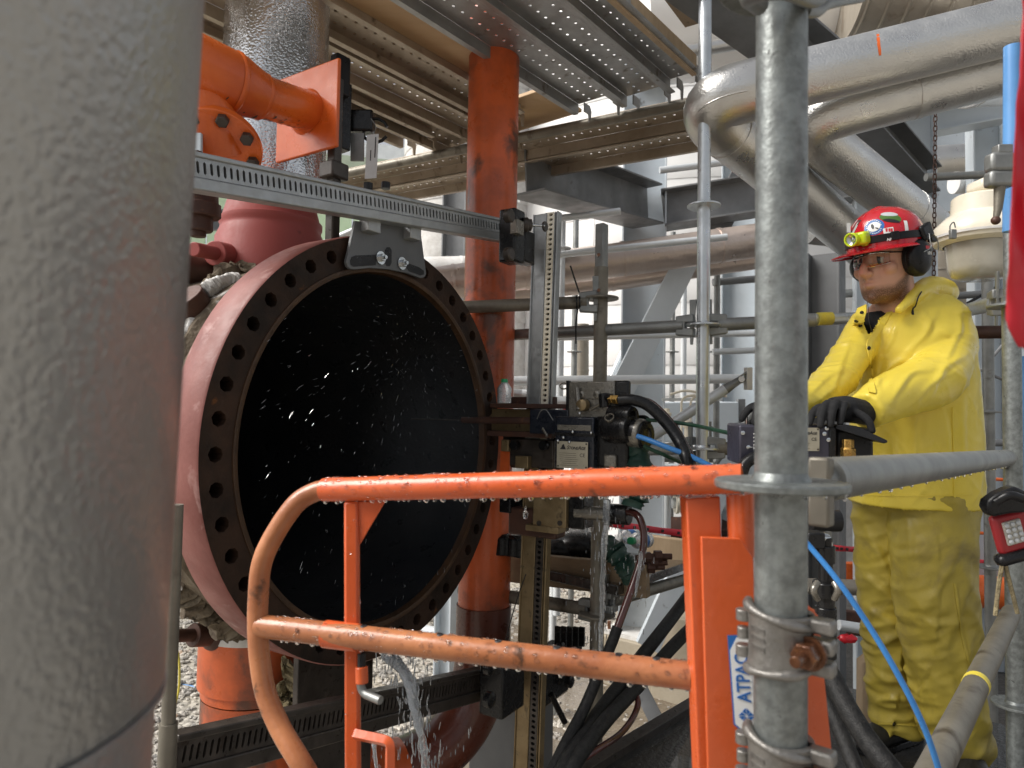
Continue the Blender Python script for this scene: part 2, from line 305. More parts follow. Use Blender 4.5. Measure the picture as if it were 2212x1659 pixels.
def gravel_mat():
    m = bpy.data.materials.new('gravel_ground'); m.use_nodes = True; n, l = m.node_tree.nodes, m.node_tree.links; p = n['Principled BSDF']; p.inputs['Roughness'].default_value = .7
    tc = n.new('ShaderNodeTexCoord'); v = n.new('ShaderNodeTexVoronoi'); v.inputs['Scale'].default_value = 26; l.new(tc.outputs['Object'], v.inputs['Vector'])
    r = n.new('ShaderNodeValToRGB'); e = r.color_ramp.elements; e[0].color = (.17, .16, .15, 1); e[1].color = (.52, .49, .44, 1); e.new(.5).color = (.3, .28, .245, 1)
    s = n.new('ShaderNodeSeparateColor'); l.new(v.outputs['Color'], s.inputs[0]); l.new(s.outputs[0], r.inputs[0])
    nz = n.new('ShaderNodeTexNoise'); nz.inputs['Scale'].default_value = .9; nz.inputs['Detail'].default_value = 6; l.new(tc.outputs['Object'], nz.inputs['Vector'])
    r2 = n.new('ShaderNodeValToRGB'); r2.color_ramp.elements[0].position = .42; r2.color_ramp.elements[1].position = .6; l.new(nz.outputs[0], r2.inputs[0])
    mx = n.new('ShaderNodeMix'); mx.data_type = 'RGBA'; l.new(r2.outputs[0], mx.inputs[0]); mx.inputs[6].default_value = (.3, .265, .21, 1); l.new(r.outputs[0], mx.inputs[7]); l.new(mx.outputs[2], p.inputs['Base Color'])
    b = n.new('ShaderNodeBump'); b.inputs['Distance'].default_value = .02; b.invert = True; l.new(v.outputs['Distance'], b.inputs['Height']); l.new(b.outputs[0], p.inputs['Normal']); return m
M['gravel'] = gravel_mat()
M['stone'] = mat('pale_gravel_stone', (.5, .46, .4), .7, 0, (.2, .19, .18), 9, .35, .65, (.36, .25, .17), 7, .6, .1)
M['mud'] = mat('wet_mud', (.13, .1, .07), .25, 0, (.2, .165, .12), 5, .3, .7, (.07, .055, .04), 8, .55, .15, .004, 30, coat=.3)
M['soil'] = mat('dark_wet_soil', (.03, .028, .026), .55, 0, (.06, .055, .05), 14, .3, .7, (.16, .15, .14), 26, .66, .06, .01, 40)
M['leaf'] = mat('weed_green', (.07, .16, .03), .6)
def text(body, size, o, ux, uy, mt, parent, name='lettering', depth=.0003, bold=True, shear=0, width=None):
    c = bpy.data.curves.new(name, 'FONT'); c.body = body; c.size = size; c.align_x = 'CENTER'; c.align_y = 'CENTER'; c.extrude = depth; c.small_caps_scale = .74; c.shear = shear; c.resolution_u = 3
    if body == 'StoneAge':
        for i_, ch in enumerate(body):
            if ch.islower(): c.body_format[i_].use_small_caps = True
    if bold: c.offset = size * .018
    t = bpy.data.objects.new('tmp', c); COL.objects.link(t); dg = bpy.context.evaluated_depsgraph_get(); me = bpy.data.meshes.new_from_object(t.evaluated_get(dg)); bpy.data.objects.remove(t)
    ux, uy = nrm(ux), nrm(uy); nn = np.cross(ux, uy); co = np.empty(len(me.vertices) * 3); me.vertices.foreach_get('co', co); co = co.reshape(-1, 3)
    k = 1. if width is None else width / max(1e-6, np.ptp(co[:, 0]))
    q = co[:, :1] * k * ux + co[:, 1:2] * uy + co[:, 2:] * nn; me.vertices.foreach_set('co', q.ravel()); me.update(); me.materials.clear(); me.materials.append(mt)
    return link(name, me, np.asarray(o, float) + nn * depth, parent, smooth=0)
# drops of water clinging to a tube: beads all round the top, heavier hanging ones below
def drops(a, b, r, n, hang, parent, s=.0016, skip=None):
    d, x, y = basis(b - a); bb = B(); L = np.linalg.norm(b - a)
    for i in range(n):
        t = random.random() * L; an = random.uniform(-2.4, 1.2) if False else random.uniform(0, 2 * math.pi); k = s * random.uniform(.4, 1.25) * (1.2 if math.sin(an) > -.2 else .7)
        q = a + d * t + (r + k * .1) * (math.cos(an) * x + math.sin(an) * y); o = math.cos(an) * x + math.sin(an) * y
        bb.sphere(q, k, 6, 4, (d, np.cross(o, d), o), (random.uniform(.8, 1.6), 1, .55))
    for i in range(hang):
        q = a + d * L * (i + random.uniform(.1, .9)) / hang - y * (r + s * .3); k = s * random.uniform(.7, 1.7); bb.sphere(q, k, 7, 5, (d, x, y), (1.2, 1, random.uniform(.8, 1.5)))
    return bb.make('water_drops', M['water'], parent, kind='stuff')
# ================================================================== ground and far structures
def quad_sheet(name, x0, x1, y0, y1, z, mt, nx=2, ny=2, amp=0, rot=None, o=(0, 0), **k):
    V = []; F = []
    for i in range(nx + 1):
        for j in range(ny + 1):
            x, y = x0 + (x1 - x0) * i / nx, y0 + (y1 - y0) * j / ny
            if rot is not None: x, y = o[0] + x * math.cos(rot) + y * math.sin(rot), o[1] - x * math.sin(rot) + y * math.cos(rot)
            V.append((x, y, z + amp * noise.noise(Vector((x * 1.7, y * 1.7, 3)))))
    for i in range(nx):
        for j in range(ny): F.append((i * (ny + 1) + j, (i + 1) * (ny + 1) + j, (i + 1) * (ny + 1) + j + 1, i * (ny + 1) + j + 1))
    b = B().add(V, F); return b.make(name, mt, base=(0, 0, z), **k)
quad_sheet('ground', -150, 150, -150, 150, -.72, M['gravel'], kind='structure')
quad_sheet('gravel_bed', -6, 4, 2.5, 14, -.7, M['gravel'], 60, 70, .035, kind='structure')
quad_sheet('wet_ground', -.1, 3.0, 2.0, 6.6, -.683, M['mud'], 40, 50, .02, kind='structure')
quad_sheet('soil_ground', 1.3, 7.0, 1.0, 9.0, -.66, M['soil'], 60, 60, .05, kind='structure')
def stones():
    V = []; F = []; base = B().sphere((0, 0, 0), 1, 6, 4); bv = np.array(base.v); n = 0
    for i in range(9000):
        if i < 6500: x, y = random.uniform(-3.4, -.15), random.uniform(3.6, 8.4)
        else: x, y = random.uniform(-.15, 2.0), random.uniform(3.8, 8)
        s = random.uniform(.009, .024) * (1.4 if random.random() < .12 else 1)
        a = random.uniform(0, 6.3); sc = np.array([s * random.uniform(.8, 1.5), s, s * random.uniform(.5, .8)]); q = bv * sc * (1 + .25 * RNG.normal(size=(len(bv), 1)).clip(-1, 1))
        c, d = math.cos(a), math.sin(a); z = .035 * noise.noise(Vector((x * 1.7, y * 1.7, 3))) - .7
        q = np.stack([x + q[:, 0] * c - q[:, 1] * d, y + q[:, 0] * d + q[:, 1] * c, z + s * .35 + q[:, 2]], 1); V.append(q); F += [tuple(k + n for k in f) for f in base.f]; n += len(bv)
    b = B(); b.v = np.concatenate(V).tolist(); b.f = F; b.make('gravel_stones', M['stone'], kind='stuff', smooth=0)
stones()
def weeds():
    b = B()
    for i in range(70):
        c = Pz(1265 + random.gauss(0, 16), 1573 - random.uniform(-10, 12), -.68); h = random.uniform(.04, .11); a = random.uniform(0, 6.3); w = A(math.cos(a), math.sin(a), 0) * .006; t = A(random.gauss(0, .03), random.gauss(0, .03), h)
        b.add([c - w, c + w, c + t * .6 + w * .8, c + t, c + t * .6 - w * .8], [(0, 1, 2, 3, 4)])
    b.make('weeds', M['leaf'], kind='stuff', smooth=0)
weeds()
# far pale wall seen under the deck
b = T('green_building', 'pale green clad building far behind the big flange', 'building', A(-4.5, 13, 0))
pos = P(600, 700, 14); d0 = nrm(A(1, .25, 0))
for i in range(16):
    c = A(-8.5, 13.2, 3.2) + d0 * .95 * i; B().box(c, (d0, A(-d0[1], d0[0], 0), Z), (.46, .05, 3.2)).make('cladding_panel', M['green_wall'], b, bev=.02)
B().box(A(-1, 14.6, 6.5), (d0, A(-d0[1], d0[0], 0), Z), (8, .4, .15)).make('roof_edge', M['white_tube'], b)
b = T('siding_wall', 'light blue-grey sided wall behind the right scaffold poles', 'wall', A(8, 9, 0)); d0 = nrm(A(1, -.35, 0))
for i in range(14): B().box(A(5.6, 9.2, 3) + d0 * .8 * i, (d0, A(-d0[1], d0[0], 0), Z), (.385, .04, 3.1)).make('siding_panel', M['steel_blue'], b, bev=.015)
# big clad tank, course by course
def tank(name, label, c, r, z0, z1, hb, mt, nseg, a0, a1, group=None, off=0):
    t = T(name, label, 'tank', A(c[0], c[1], z0)); n = int((z1 - z0) / hb); da = (a1 - a0) / nseg
    for i in range(n):
        for k in range(nseg):
            s0 = a0 + da * (k + .23 * (i % 3)) + off
            B().lathe(A(c[0], c[1], z0 + hb * i), Z, [(-.006, r + .006), (0, r + .008), (hb * .5, r + .004), (hb, r), (hb, r - .01)], 12, A(1, 0, 0), s0, s0 + da - .002).make('cladding_sheet', mt, t, smooth=60)
    B().lathe(A(c[0], c[1], z0), Z, [(0, r - .02), (z1 - z0, r - .02), (z1 - z0 + .6, .1)], 40).make('shell', mt, t)
    return t
tank('clad_tank', 'huge pale metal-clad tank filling the background behind the columns', (2.75, 11.2), 3.2, -.7, 9, .37, M['tank'], 4, math.pi * .95, math.pi * 1.95)
tank('clad_drum', 'pale lagged drum standing left of the big tank', (-.62, 9.9), .98, -.7, 7, .8, M['lagging_white'], 8, math.pi * .9, math.pi * 2.1)
# ------------------------------------------------------------------ steel frame
def ibeam(name, label, a, b, h, w, mt, up=Z, tf=.014, tw=.01, cat='beam', plates=()):
    t = T(name, label, cat, (np.asarray(a) + np.asarray(b)) / 2); a, b = np.asarray(a, float), np.asarray(b, float); d, x, y = basis(b - a, up)
    for s in (-1, 1): B().beam(a + y * s * (h / 2 - tf / 2), b + y * s * (h / 2 - tf / 2), w, tf, up).make('flange', mt, t, bev=.002)
    B().beam(a, b, tw, h - 2 * tf - .001, up).make('web', mt, t)
    return t
def column(name, label, p, z0, z1, h, w, mt, ydir, cat='column'):
    a = A(p[0], p[1], z0); bb = A(p[0], p[1], z1); return ibeam(name, label, a, bb, h, w, mt, ydir, .014, .01, cat)
def V2(u, v, d): return P(u, v, d)
p = P(1390, 700, 5.3); column('steel_column', 'blue-grey steel column on a concrete footing behind the square post', p, -.3, 5, .33, .24, M['steel_blue'], nrm(A(.98, -.2, 0)))
f = T('column_footing', 'stained concrete footing under the blue-grey column', 'footing', A(p[0], p[1], -.7))
B().box(A(p[0], p[1], -.53), (GD, GP, Z), (.25, .25, .19)).make('plinth', M['concrete'], f, bev=.01)
B().box(A(p[0], p[1], -.325), (GD, GP, Z), (.215, .215, .014)).make('base_plate', M['lagging_white'], f)
for i in (-1, 1):
    for j in (-1, 1): B().cyl(A(p[0], p[1], -.312) + GD * i * .17 + GP * j * .17, A(p[0], p[1], -.25) + GD * i * .17 + GP * j * .17, .014, 8).make('anchor_bolt', M['nut_rust'], f)
p = P(1596, 780, 6.2); column('steel_column', 'blue-grey column half hidden left of the foreground galvanised post', p, -.75, 5, .3, .2, M['steel_blue'], nrm(A(.9, -.35, 0)))
p = P(1784, 900, 4.2); column('steel_column', 'dark grey column directly behind the man in yellow', p, -.75, 2.3, .19, .17, M['steel_dark'], nrm(A(.8, -.6, 0)))
p = P(1966, 300, 5.2); column('steel_column', 'grey column beside the hanging rusty chain', p, -.75, 6, .3, .22, M['steel_blue'], nrm(A(.95, -.3, 0)))
p = P(2127, 300, 5.6); column('steel_column', 'light column behind the cream lamp', p, -.75, 6, .22, .2, M['steel_blue'], nrm(A(.95, -.3, 0)))
p = P(1862, 60, 5.0); column('steel_column', 'column above the pipe elbow beside the ribbed duct', p, -.75, 6.5, .12, .12, M['steel_blue'], nrm(A(.95, -.3, 0)))
p = P(985, 560, 6.6); column('steel_column', 'thin dark column left of the orange vertical pipe', p, -.75, 5, .24, .16, M['steel_grey'], nrm(A(.95, -.3, 0)))
p = P(965, 1340, 5.2); column('steel_column', 'short grey post on the gravel under the flange rim', p, -.75, 1.0, .14, .14, M['steel_blue'], nrm(A(.9, -.4, 0)))
ibeam('steel_beam', 'grey beam running back under the deck to the column', P(1135, 362, 4.0), P(1398, 446, 5.25), .3, .26, M['steel_grey'])
ibeam('steel_beam', 'grey crossbeam spanning right from the column', P(1432, 455, 5.25), P(1960, 372, 4.9), .28, .2, M['steel_grey'])
ibeam('steel_beam', 'black sloping beam behind the two clad pipes', P(1760, 130, 3.9), P(2000, 392, 5.0), .2, .2, M['steel_dark'])
ibeam('steel_beam', 'grey beam above the chain between two columns', P(2004, 265, 5.4), P(2170, 235, 5.4), .2, .18, M['steel_blue'])
ibeam('steel_beam', 'dark overhead beam at the top beside the galvanised post', P(1470, -90, 2.6), P(1860, 215, 3.6), .2, .2, M['steel_grey'])
ibeam('steel_beam', 'thin grey beam under the left end of the deck', P(405, 480, 5.4), P(560, 470, 6), .16, .14, M['steel_grey'])
def chan(label, a, b, w, mt, face, th=.012, dp=.05):
    d, x, y = basis(np.asarray(b) - np.asarray(a), face); B().ext([(-w / 2, 0), (w / 2, 0), (w / 2, -dp), (w / 2 - th, -dp), (w / 2 - th, -th), (-w / 2 + th, -th), (-w / 2 + th, -dp), (-w / 2, -dp)], a, b, face).make('diagonal_brace', mt, label=label, cat='brace', bev=.002)
chan('flat grey brace slanting down from the foil-wrapped pipe', P(1492, 545, 5.0), P(1340, 850, 5.0), .175, M['steel_blue'], -FW)
chan('upper dark brace slanting behind the bright scaffold pole', P(1628, 330, 5.4), P(1515, 570, 5.2), .18, M['steel_grey'], -FW)
chan('pale brace slanting up from the ground behind the control box', P(1400, 1400, 4.6), P(1612, 930, 4.9), .16, M['steel_blue'], -FW)
# ------------------------------------------------------------------ background piping
def pipe(name, label, pts, r, mt, cat='pipe', group=None, bands=(), bandmat=None, seg=28, extra=.004, bw=.02):
    t = T(name, label, cat, pts[len(pts) // 2], group); B().tube(pts, r, seg).make('pipe_run', mt, t, smooth=60)
    ln = [0]
    for i in range(1, len(pts)): ln.append(ln[-1] + np.linalg.norm(np.asarray(pts[i]) - pts[i - 1]))
    for s in bands:
        s *= ln[-1]
        for i in range(1, len(pts)):
            if ln[i] >= s:
                d = nrm(np.asarray(pts[i]) - pts[i - 1]); q = np.asarray(pts[i - 1]) + d * (s - ln[i - 1])
                B().lathe(q, d, [(-bw / 2, r), (-bw / 2, r + extra), (bw / 2, r + extra), (bw / 2, r)], seg).make('seam_band', bandmat or mt, t); break
    return t
pipe('foil_pipe', 'pinkish foil-wrapped pipe crossing behind the aluminium rail', [P(880, 622, 4.7), P(1300, 566, 4.75), P(1720, 508, 4.8)], .117, M['copper_foil'], bands=(.12, .3, .55, .8), extra=.006)
pipe('foil_pipe', 'smaller foil-wrapped pipe just under the larger one', [P(1000, 640, 5.0), P(1300, 611, 5.05), P(1640, 560, 5.1)], .07, M['copper_foil'], bands=(.5,))
pipe('foil_pipe', 'thick pale pipe passing behind the orange pipe on the left', [P(860, 596, 6.0), P(1130, 590, 6.2)], .16, M['lagging_white'], bands=(.5, .62))
E1 = P(1490, 232, 2.72)
# horizontal legs of two clad pipes that turn away from the camera
def clad_pipe(label, a, b, c, r, bands):
    pts = bend(a, b, c, .19, 12); return pipe('clad_pipe', label, pts, r, M['foil_mossy'], bands=bands, bw=.03, extra=.003, group='clad pipes above the man')
ca = clad_pipe('upper clad pipe with an orange mark turning away at a big elbow', P(2330, 22, 2.5), P(1500, 226, 2.62), P(1905, 566, 3.6), .102, (.35, .52))
cb = clad_pipe('lower clad pipe turning down behind the galvanised post', P(2330, 108, 2.64), P(1722, 266, 2.8), P(2008, 492, 3.35), .1, (.3, .9))
el = P(1545, 216, 2.62)
def elbow_shell():
    a, b, c = P(2330, 22, 2.5), P(1500, 226, 2.62), P(1905, 566, 3.6); pts = bend(a, b, c, .19, 12)[1:-1]; d = nrm(a - b); pts = [pts[0] + d * .07] + pts
    B().tube(pts, .112, 32).make('elbow_cover', M['foil'], ca, smooth=60)
    B().lathe(pts[0], d, [(-.012, .1), (-.012, .114), (-.004, .117), (.002, .117), (.004, .1)], 36).make('elbow_rim', M['foil'], ca)
    for k, an in enumerate((.5, 1.5, -.6)):
        q = pts[0] - d * .02; x = nrm(np.cross(d, Z)); o = math.cos(an) * -x + math.sin(an) * Z
        B().lathe(q + o * .111, o, [(0, .007), (.006, .007), (.008, .004), (.0085, .001)], 10).make('rivet', M['zinc'], ca)
elbow_shell()
from mathutils.bvhtree import BVHTree
def bvh_of(o, base): return BVHTree.FromPolygons([Vector(base) + v.co for v in o.data.vertices], [tuple(p.vertices) for p in o.data.polygons])
def on(bv, u, v):
    r = nrm(ray(u, v)); l, n, i, d = bv.ray_cast(Vector(CAM), Vector(r)); return np.array(l), np.array(n) if np.dot(n, r) < 0 else -np.array(n)
po = [c for c in ca.children if c.name.startswith('pipe_run')][0]; pbv = bvh_of(po, WL[po.name])
mk = [on(pbv, u, v) for u, v in ((1896, 74), (1897, 85), (1898, 97), (1900, 109), (1901, 120))]; V = []
for i, (l, n) in enumerate(mk): s_ = nrm(np.cross(n, nrm(mk[min(i + 1, 4)][0] - mk[max(i - 1, 0)][0]))); w_ = .0052 * (.8 if i in (0, 4) else 1); V += [l + n * .0012 + s_ * w_, l + n * .0012 - s_ * w_]
B().add(V, [(2 * i, 2 * i + 1, 2 * i + 3, 2 * i + 2) for i in range(4)]).make('orange_mark', M['orange_far'], ca, smooth=60)
# raised seam along the big elbow and rim at its mouth
eo = [c for c in ca.children if c.name.startswith('elbow_cover')][0]; ebv = bvh_of(eo, WL[eo.name]); sp_ = []
for u, v in spline([A(1622, 207, 0), A(1580, 212, 0), A(1540, 221, 0), A(1508, 236, 0), A(1489, 258, 0)], 5) and [(1614, 196), (1594, 200), (1574, 205), (1556, 211), (1538, 219), (1522, 228), (1508, 240)]:
    try: l, n = on(ebv, u, v); sp_.append(l + n * .0005)
    except Exception: pass
if len(sp_) > 2: B().tube(sp_, .0028, 8).make('elbow_seam', M['foil'], ca)
dt = T('ribbed_duct', 'brown ribbed round duct at the top right corner', 'duct', P(2000, 40, 4.6)); da, db = P(1842, -60, 4.6), P(2330, -70, 4.4)
B().tube([da, db], .42, 40).make('duct_shell', M['duct'], dt, smooth=60)
for i in range(11):
    q = da + (db - da) * (i + .3) / 11; B().lathe(q, db - da, [(-.012, .42), (-.004, .432), (.004, .432), (.012, .42)], 40).make('rib', M['duct'], dt)
pipe('clad_duct', 'bright clad horizontal vessel showing through the gap in the deck', [P(1380, 60, 5.2), P(1760, 20, 5.2)], .42, M['tank'], cat='vessel', bands=(.3, .7), seg=40)
pipe('clad_pipe', 'shiny clad pipe below the bright vessel in the gap', [P(1380, 130, 4.8), P(1680, 78, 4.8)], .045, M['foil'])
pipe('clad_pipe', 'bright clad pipe crossing behind the chain', [P(1990, 352, 6.5), P(2230, 336, 6.5)], .15, M['foil'], bands=(.45,))
pipe('clad_pipe', 'round clad pipe end hanging under the lower clad pipe', [P(2085, 172, 3.6), P(2170, 178, 4.4)], .14, M['foil_mossy'], bands=(.1,))
pipe('lagged_vessel', 'brick-patterned lagged vessel behind the chain', [P(2045, 470, 6.2), P(2052, 760, 6.2)], .27, M['duct'], cat='vessel', bands=(.1, .25, .4, .55, .7, .85), extra=.008)
pipe('clad_pipe', 'pale clad pipe elbow near the lamp cap', bend(P(2060, 395, 5.8), P(2130, 395, 5.8), P(2200, 372, 5.8), .05), .09, M['tank'])
pipe('clad_pipe', 'stubby clad pipe behind the red helmet', [P(1745, 492, 3.9), P(1815, 500, 3.95)], .09, M['foil'], bands=(.8,))
pipe('water_pipe', 'white upright pipe behind the orange gate post', [P(1441, 1030, 5.8), P(1439, 1250, 5.8)], .035, M['white_tube'])
t = pipe('water_pipe', 'white flanged pipe low behind the drive unit', [P(1452, 1087, 5.6), P(1610, 1090, 5.6)], .042, M['white_tube'])
for u in (1458, 1470): B().cyl(P(u, 1087, 5.6), P(u + 6, 1087, 5.6), .085, 20).make('pipe_flange', M['cream'], t)
pipe('rust_skid', 'dark red skid rail low behind the gate', [P(1390, 1140, 6.2), P(1640, 1142, 6.2)], .1, M['red_rust'], cat='skid', seg=4)
t = T('pipe_bracket', 'cream bent tubing loops behind the bright pole', 'tubing', P(1470, 860, 5)); tb = M['cream']
B().tube(spline([P(1448, 852, 4.8), P(1480, 844, 4.8), P(1520, 850, 4.8), P(1570, 856, 4.8)], 6), .009, 8).make('tube', tb, t)
for u in (1472, 1492): B().tube(bend(P(u, 1000, 4.8), P(u, 858, 4.8), P(u + 30, 853, 4.8), .05), .008, 8).make('tube', tb, t)
B().beam(P(1430, 863, 4.9), P(1560, 863, 4.9), .02, .02).make('shelf_rail', M['white_tube'], t)
for u, v, l in ((1440, 905, 'small capped valve'), (1485, 930, 'ribbed cream knob'), (1530, 935, 'dark green tagged valve')):
    t = T('small_valve', l + ' behind the bright scaffold pole', 'valve', P(u, v, 4.6)); mt = M['cream'] if u < 1500 else M['greenhose']
    B().cyl(P(u, v + 30, 4.6), P(u, v - 6, 4.6), .022, 10).make('body', mt, t); B().lathe(P(u, v - 6, 4.6), Z, [(0, .03), (.02, .034), (.03, .02), (.05, .02), (.052, .001)], 12).make('cap', mt, t)
t = T('junction_box', 'grey junction box beside the control unit post', 'box', P(1525, 950, 4.4))
B().box(P(1523, 962, 4.4), (RT, FW, Z), (.06, .04, .045)).make('housing', M['steel_blue'], t, bev=.006); B().box(P(1523, 962, 4.35), (RT, FW, Z), (.045, .006, .032)).make('cover', M['white_tube'], t, bev=.003)
t = T('equipment_skid', 'grey-blue equipment skid behind the bright scaffold pole', 'skid', P(1520, 1080, 6.0))
for u0, u1, v0, v1 in ((1425, 1500, 868, 955), (1506, 1592, 868, 955), (1425, 1592, 1002, 1032)): B().box(P((u0 + u1) / 2, (v0 + v1) / 2, 6.0), (RT, FW, UP), ((u1 - u0) / 2 * px(6), .05, (v1 - v0) / 2 * px(6))).make('side_panel', M['steel_blue'], t, bev=.01)
for u in (1418, 1600): B().beam(P(u, 862, 6.0), P(u, 1180, 6.0), .06, .06).make('leg', M['steel_grey'], t)
for v, l in ((985, 'upper'), (1050, 'lower')): pipe('process_pipe', 'dull grey ' + l + ' pipe run behind the drive unit', [P(1215, v, 5.6), P(1600, v + 3, 5.6)], .045 if v < 1000 else .07, M['galv_dull'], bands=(.3, .7), extra=.008)
pipe('process_pipe', 'grey upright pipe right of the white scaffold pole', [P(1258, 700, 6.3), P(1256, 1200, 6.3)], .06, M['duct'], bands=(.2, .6))
pipe('process_pipe', 'thin pale conduit climbing the big tank', [P(1478, 560, 7.2), P(1476, 880, 7.2)], .03, M['white_tube'])
# ================================================================== overhead scaffold deck
DZ = CAM[2] + 1.5
def dk(u, v, z=DZ): return Pz(u, v, z)
def plank(label, a, L, w=.225, mt=None, z=DZ, back=1.0, d=None, fl=.055, group='steel planks of the overhead deck', hooks=True):
    """steel plank seen from below: a = corner of the near edge; runs along d for L (starts 'back' behind a)"""
    mt = mt or M['plank']; d = GD if d is None else d; s = A(d[1], -d[0], 0); a = A(a[0], a[1], z) - d * back; L = L + back
    t = T('steel_plank', label, 'plank', a + d * L / 2 + s * w / 2, group); n = int(L / .05)
    B().sheet(a + s * .0 + Z * .045, s, d, 4, n, w / 4, L / n, hole(.11, .1), .002).sheet(a + s * .0 + Z * .0475, s, d, 1, 1, w, L, hole(.001, .001), .0005) if False else None
    hb = B()
    for j, (o, ww, hh) in enumerate(((0, w * .24, 0), (w * .24, w * .2, 1), (w * .44, w * .12, 0), (w * .56, w * .2, 1), (w * .76, w * .24, 0))):
        if hh: hb.sheet(a + s * o + Z * .046, s, d, 1, n, ww, L / n, hole(.14, .13), .0018)
        else: hb.box(a + s * (o + ww / 2) + d * L / 2 + Z * .047, (s, d, Z), (ww / 2, L / 2, .001))
    hb.make('perforated_top', mt, t, smooth=0)
    for k, sg in ((0, 1), (w, -1)):
        B().ext([(0, .046), (-.0025 * sg, .046), (-.0025 * sg, -fl + .0535), (-.028 * sg, -fl + .0535 + .003), (-.028 * sg, -fl + .05), (0, -fl + .049)], a + s * k, a + s * k + d * L, Z).make('side_flange', mt, t, bev=.0008)
    if hooks:
        for k in (.03, w - .03):
            e = a + s * k + d * L; B().prism([e + Z * .045, e + d * .05 + Z * .045, e + d * .065 + Z * .02, e + d * .06 - Z * .04, e + d * .045 - Z * .04, e + d * .04, e], s * .006).make('hook', mt, t)
    return t
plank('middle steel plank beside the plywood with dark holes', dk(866, 0) , 1.19)
plank('second steel plank with bright holes showing sky', dk(1040, 0) + GD * 0, 1.08)
plank('outer channel plank at the right edge of the deck', dk(1222, 0), .86, .15)
plank('tan stained plank nearest under the plywood, left of the orange pipe', dk(708, 92), 1.0, .225, M['plank_tan'], back=1.1)
plank('tan stained plank farther left behind the tag', dk(746, 172), 1.0, .225, M['plank_tan'], back=1.2)
plank('leftmost tan plank half hidden behind the aluminium column', dk(640, 190), 1.05, .225, M['plank_tan'], back=1.2)
plank('tan plank showing between the left pillar and the bright column', dk(520, 170), 1.0, .225, M['plank_tan'], back=1.2)
def slab(label, poly, th, mt, name, cat): return B().prism(poly, Z * th).make(name, mt, label=label, cat=cat, bev=.002)
z2 = DZ + .05
c0 = dk(700, -10, z2); w = np.dot(dk(866, 0, z2) - dk(708, 70, z2), GP)
a = dk(866, 0, z2) - GD * .9 + GP * .02; b_ = dk(708, 70, z2) - GD * 1.3 - GP * .02
e = dk(1480, 62, z2)
LP = np.dot(dk(1040, 158, z2) - a, GD)
pa = a + GD * LP; pb = b_ + GD * (LP + np.dot(a - b_, GD))
slab('long knotty plywood sheet between the steel planks overhead', [a, pa, pb, b_], .018, M['ply'], 'plywood_sheet', 'plywood')
off = GD * .30; slab('short plywood sheet behind the orange pipe at the end of the deck', [pa + off, pa + GD * .62, pb + GD * .62, pb + off], .018, M['ply'], 'plywood_sheet', 'plywood')
B().beam(dk(1340, 0, DZ + .03) - GD * .5, dk(1500, 142, DZ + .03), .02, .09).make('toe_board', M['wood_light'], label='timber toe board along the right edge of the deck', cat='board')
slab('dark plywood sheet at the top beyond the deck gap', [P(1390, -60, 3.0), P(1480, 60, 3.3), P(1600, 25, 3.4), P(1640, -90, 3.2)], .02, M['wood'], 'plywood_sheet', 'plywood')
# ledger bay at the ends of the planks: two steel planks and a tube seen edge on
zc = DZ - .03; la, lb = Pz(1585, 205, zc), Pz(640, 398, zc); ld = nrm(lb - la); sN = A(-ld[1], ld[0], 0); sN = sN if sN[1] > 0 else -sN
for k, lab in enumerate(('near cross plank carrying the ends of the deck', 'far cross plank behind the near one')):
    q = la + sN * (.03 + .25 * k); L = np.linalg.norm(lb - la); s_ = A(ld[1], -ld[0], 0)
    q = q if np.dot(s_, sN) > 0 else q + sN * .235
    plank(lab, q, L, .235, M['plank_tan'], zc - .02 * k, 0, ld, .06, 'cross planks under the deck', False)
B().tube([la - Z * .005 - sN * .02, lb - Z * .005 - sN * .02], .024, 20).make('scaffold_tube', M['galv_dirty'], label='brown stained tube under the ends of the overhead planks', cat='scaffold tube', smooth=60)
# ================================================================== scaffold
def rosette(p, r, mt, t, ax=Z):
    b = B(); R_ = r * 2.55; d, x, y = basis(ax); th = r * .34
    prof = [(-th / 2, r), (-th / 2, R_ * .97), (-th / 2 * .6, R_), (th / 2 * .6, R_), (th / 2, R_ * .97), (th / 2, r)]; b.lathe(p, ax, prof, 40)
    b.lathe(p, ax, [(th / 2 - .0005, r * 1.16), (r * .5, r * 1.0)], 24); b.make('rosette', mt, t, smooth=30)
def standard(label, u, v, d, z0, z1, mt, zs=(), r=.0242, spigot=None, seg=28, group='upright scaffold poles'):
    p = P(u, v, d); t = T('scaffold_pole', label, 'scaffold pole', A(p[0], p[1], z0), group)
    B().tube([A(p[0], p[1], z0), A(p[0], p[1], z1)], r, seg).make('tube', mt, t)
    for z in zs: rosette(A(p[0], p[1], z), r, mt, t)
    if spigot: B().tube([A(p[0], p[1], z1), A(p[0], p[1], z1 + spigot)], r * .78, seg).make('spigot', mt, t)
    return t, p
def zat(u, v, d): return P(u, v, d)[2]
def head(q, d, r, mt, t, wedge=True):
    """cast wedge head on the end of a ledger, q = end point, d = outward direction"""
    d, x, y = basis(d); b = B(); b.prism([q + y * r * 1.5 - d * r * 1.2, q + y * r * 1.75 + d * r * 1.6, q + y * r * .45 + d * r * 1.7, q + y * r * .45 + d * r * .3, q - y * r * .45 + d * r * .3, q - y * r * .45 + d * r * 1.7, q - y * r * 1.75 + d * r * 1.6, q - y * r * 1.5 - d * r * 1.2], x * r * 1.5)
    b.v = [tuple(A(*v) - x * r * .75) for v in b.v]; b.make('wedge_head', mt, t, bev=r * .18)
    if wedge: B().prism([q + y * r * 4 + d * r * .9, q + y * r * 4 + d * r * 2.0, q - y * r * 3 + d * r * 1.45, q - y * r * 3 + d * r * 1.05], x * r * .3).make('wedge', mt, t, bev=.001)
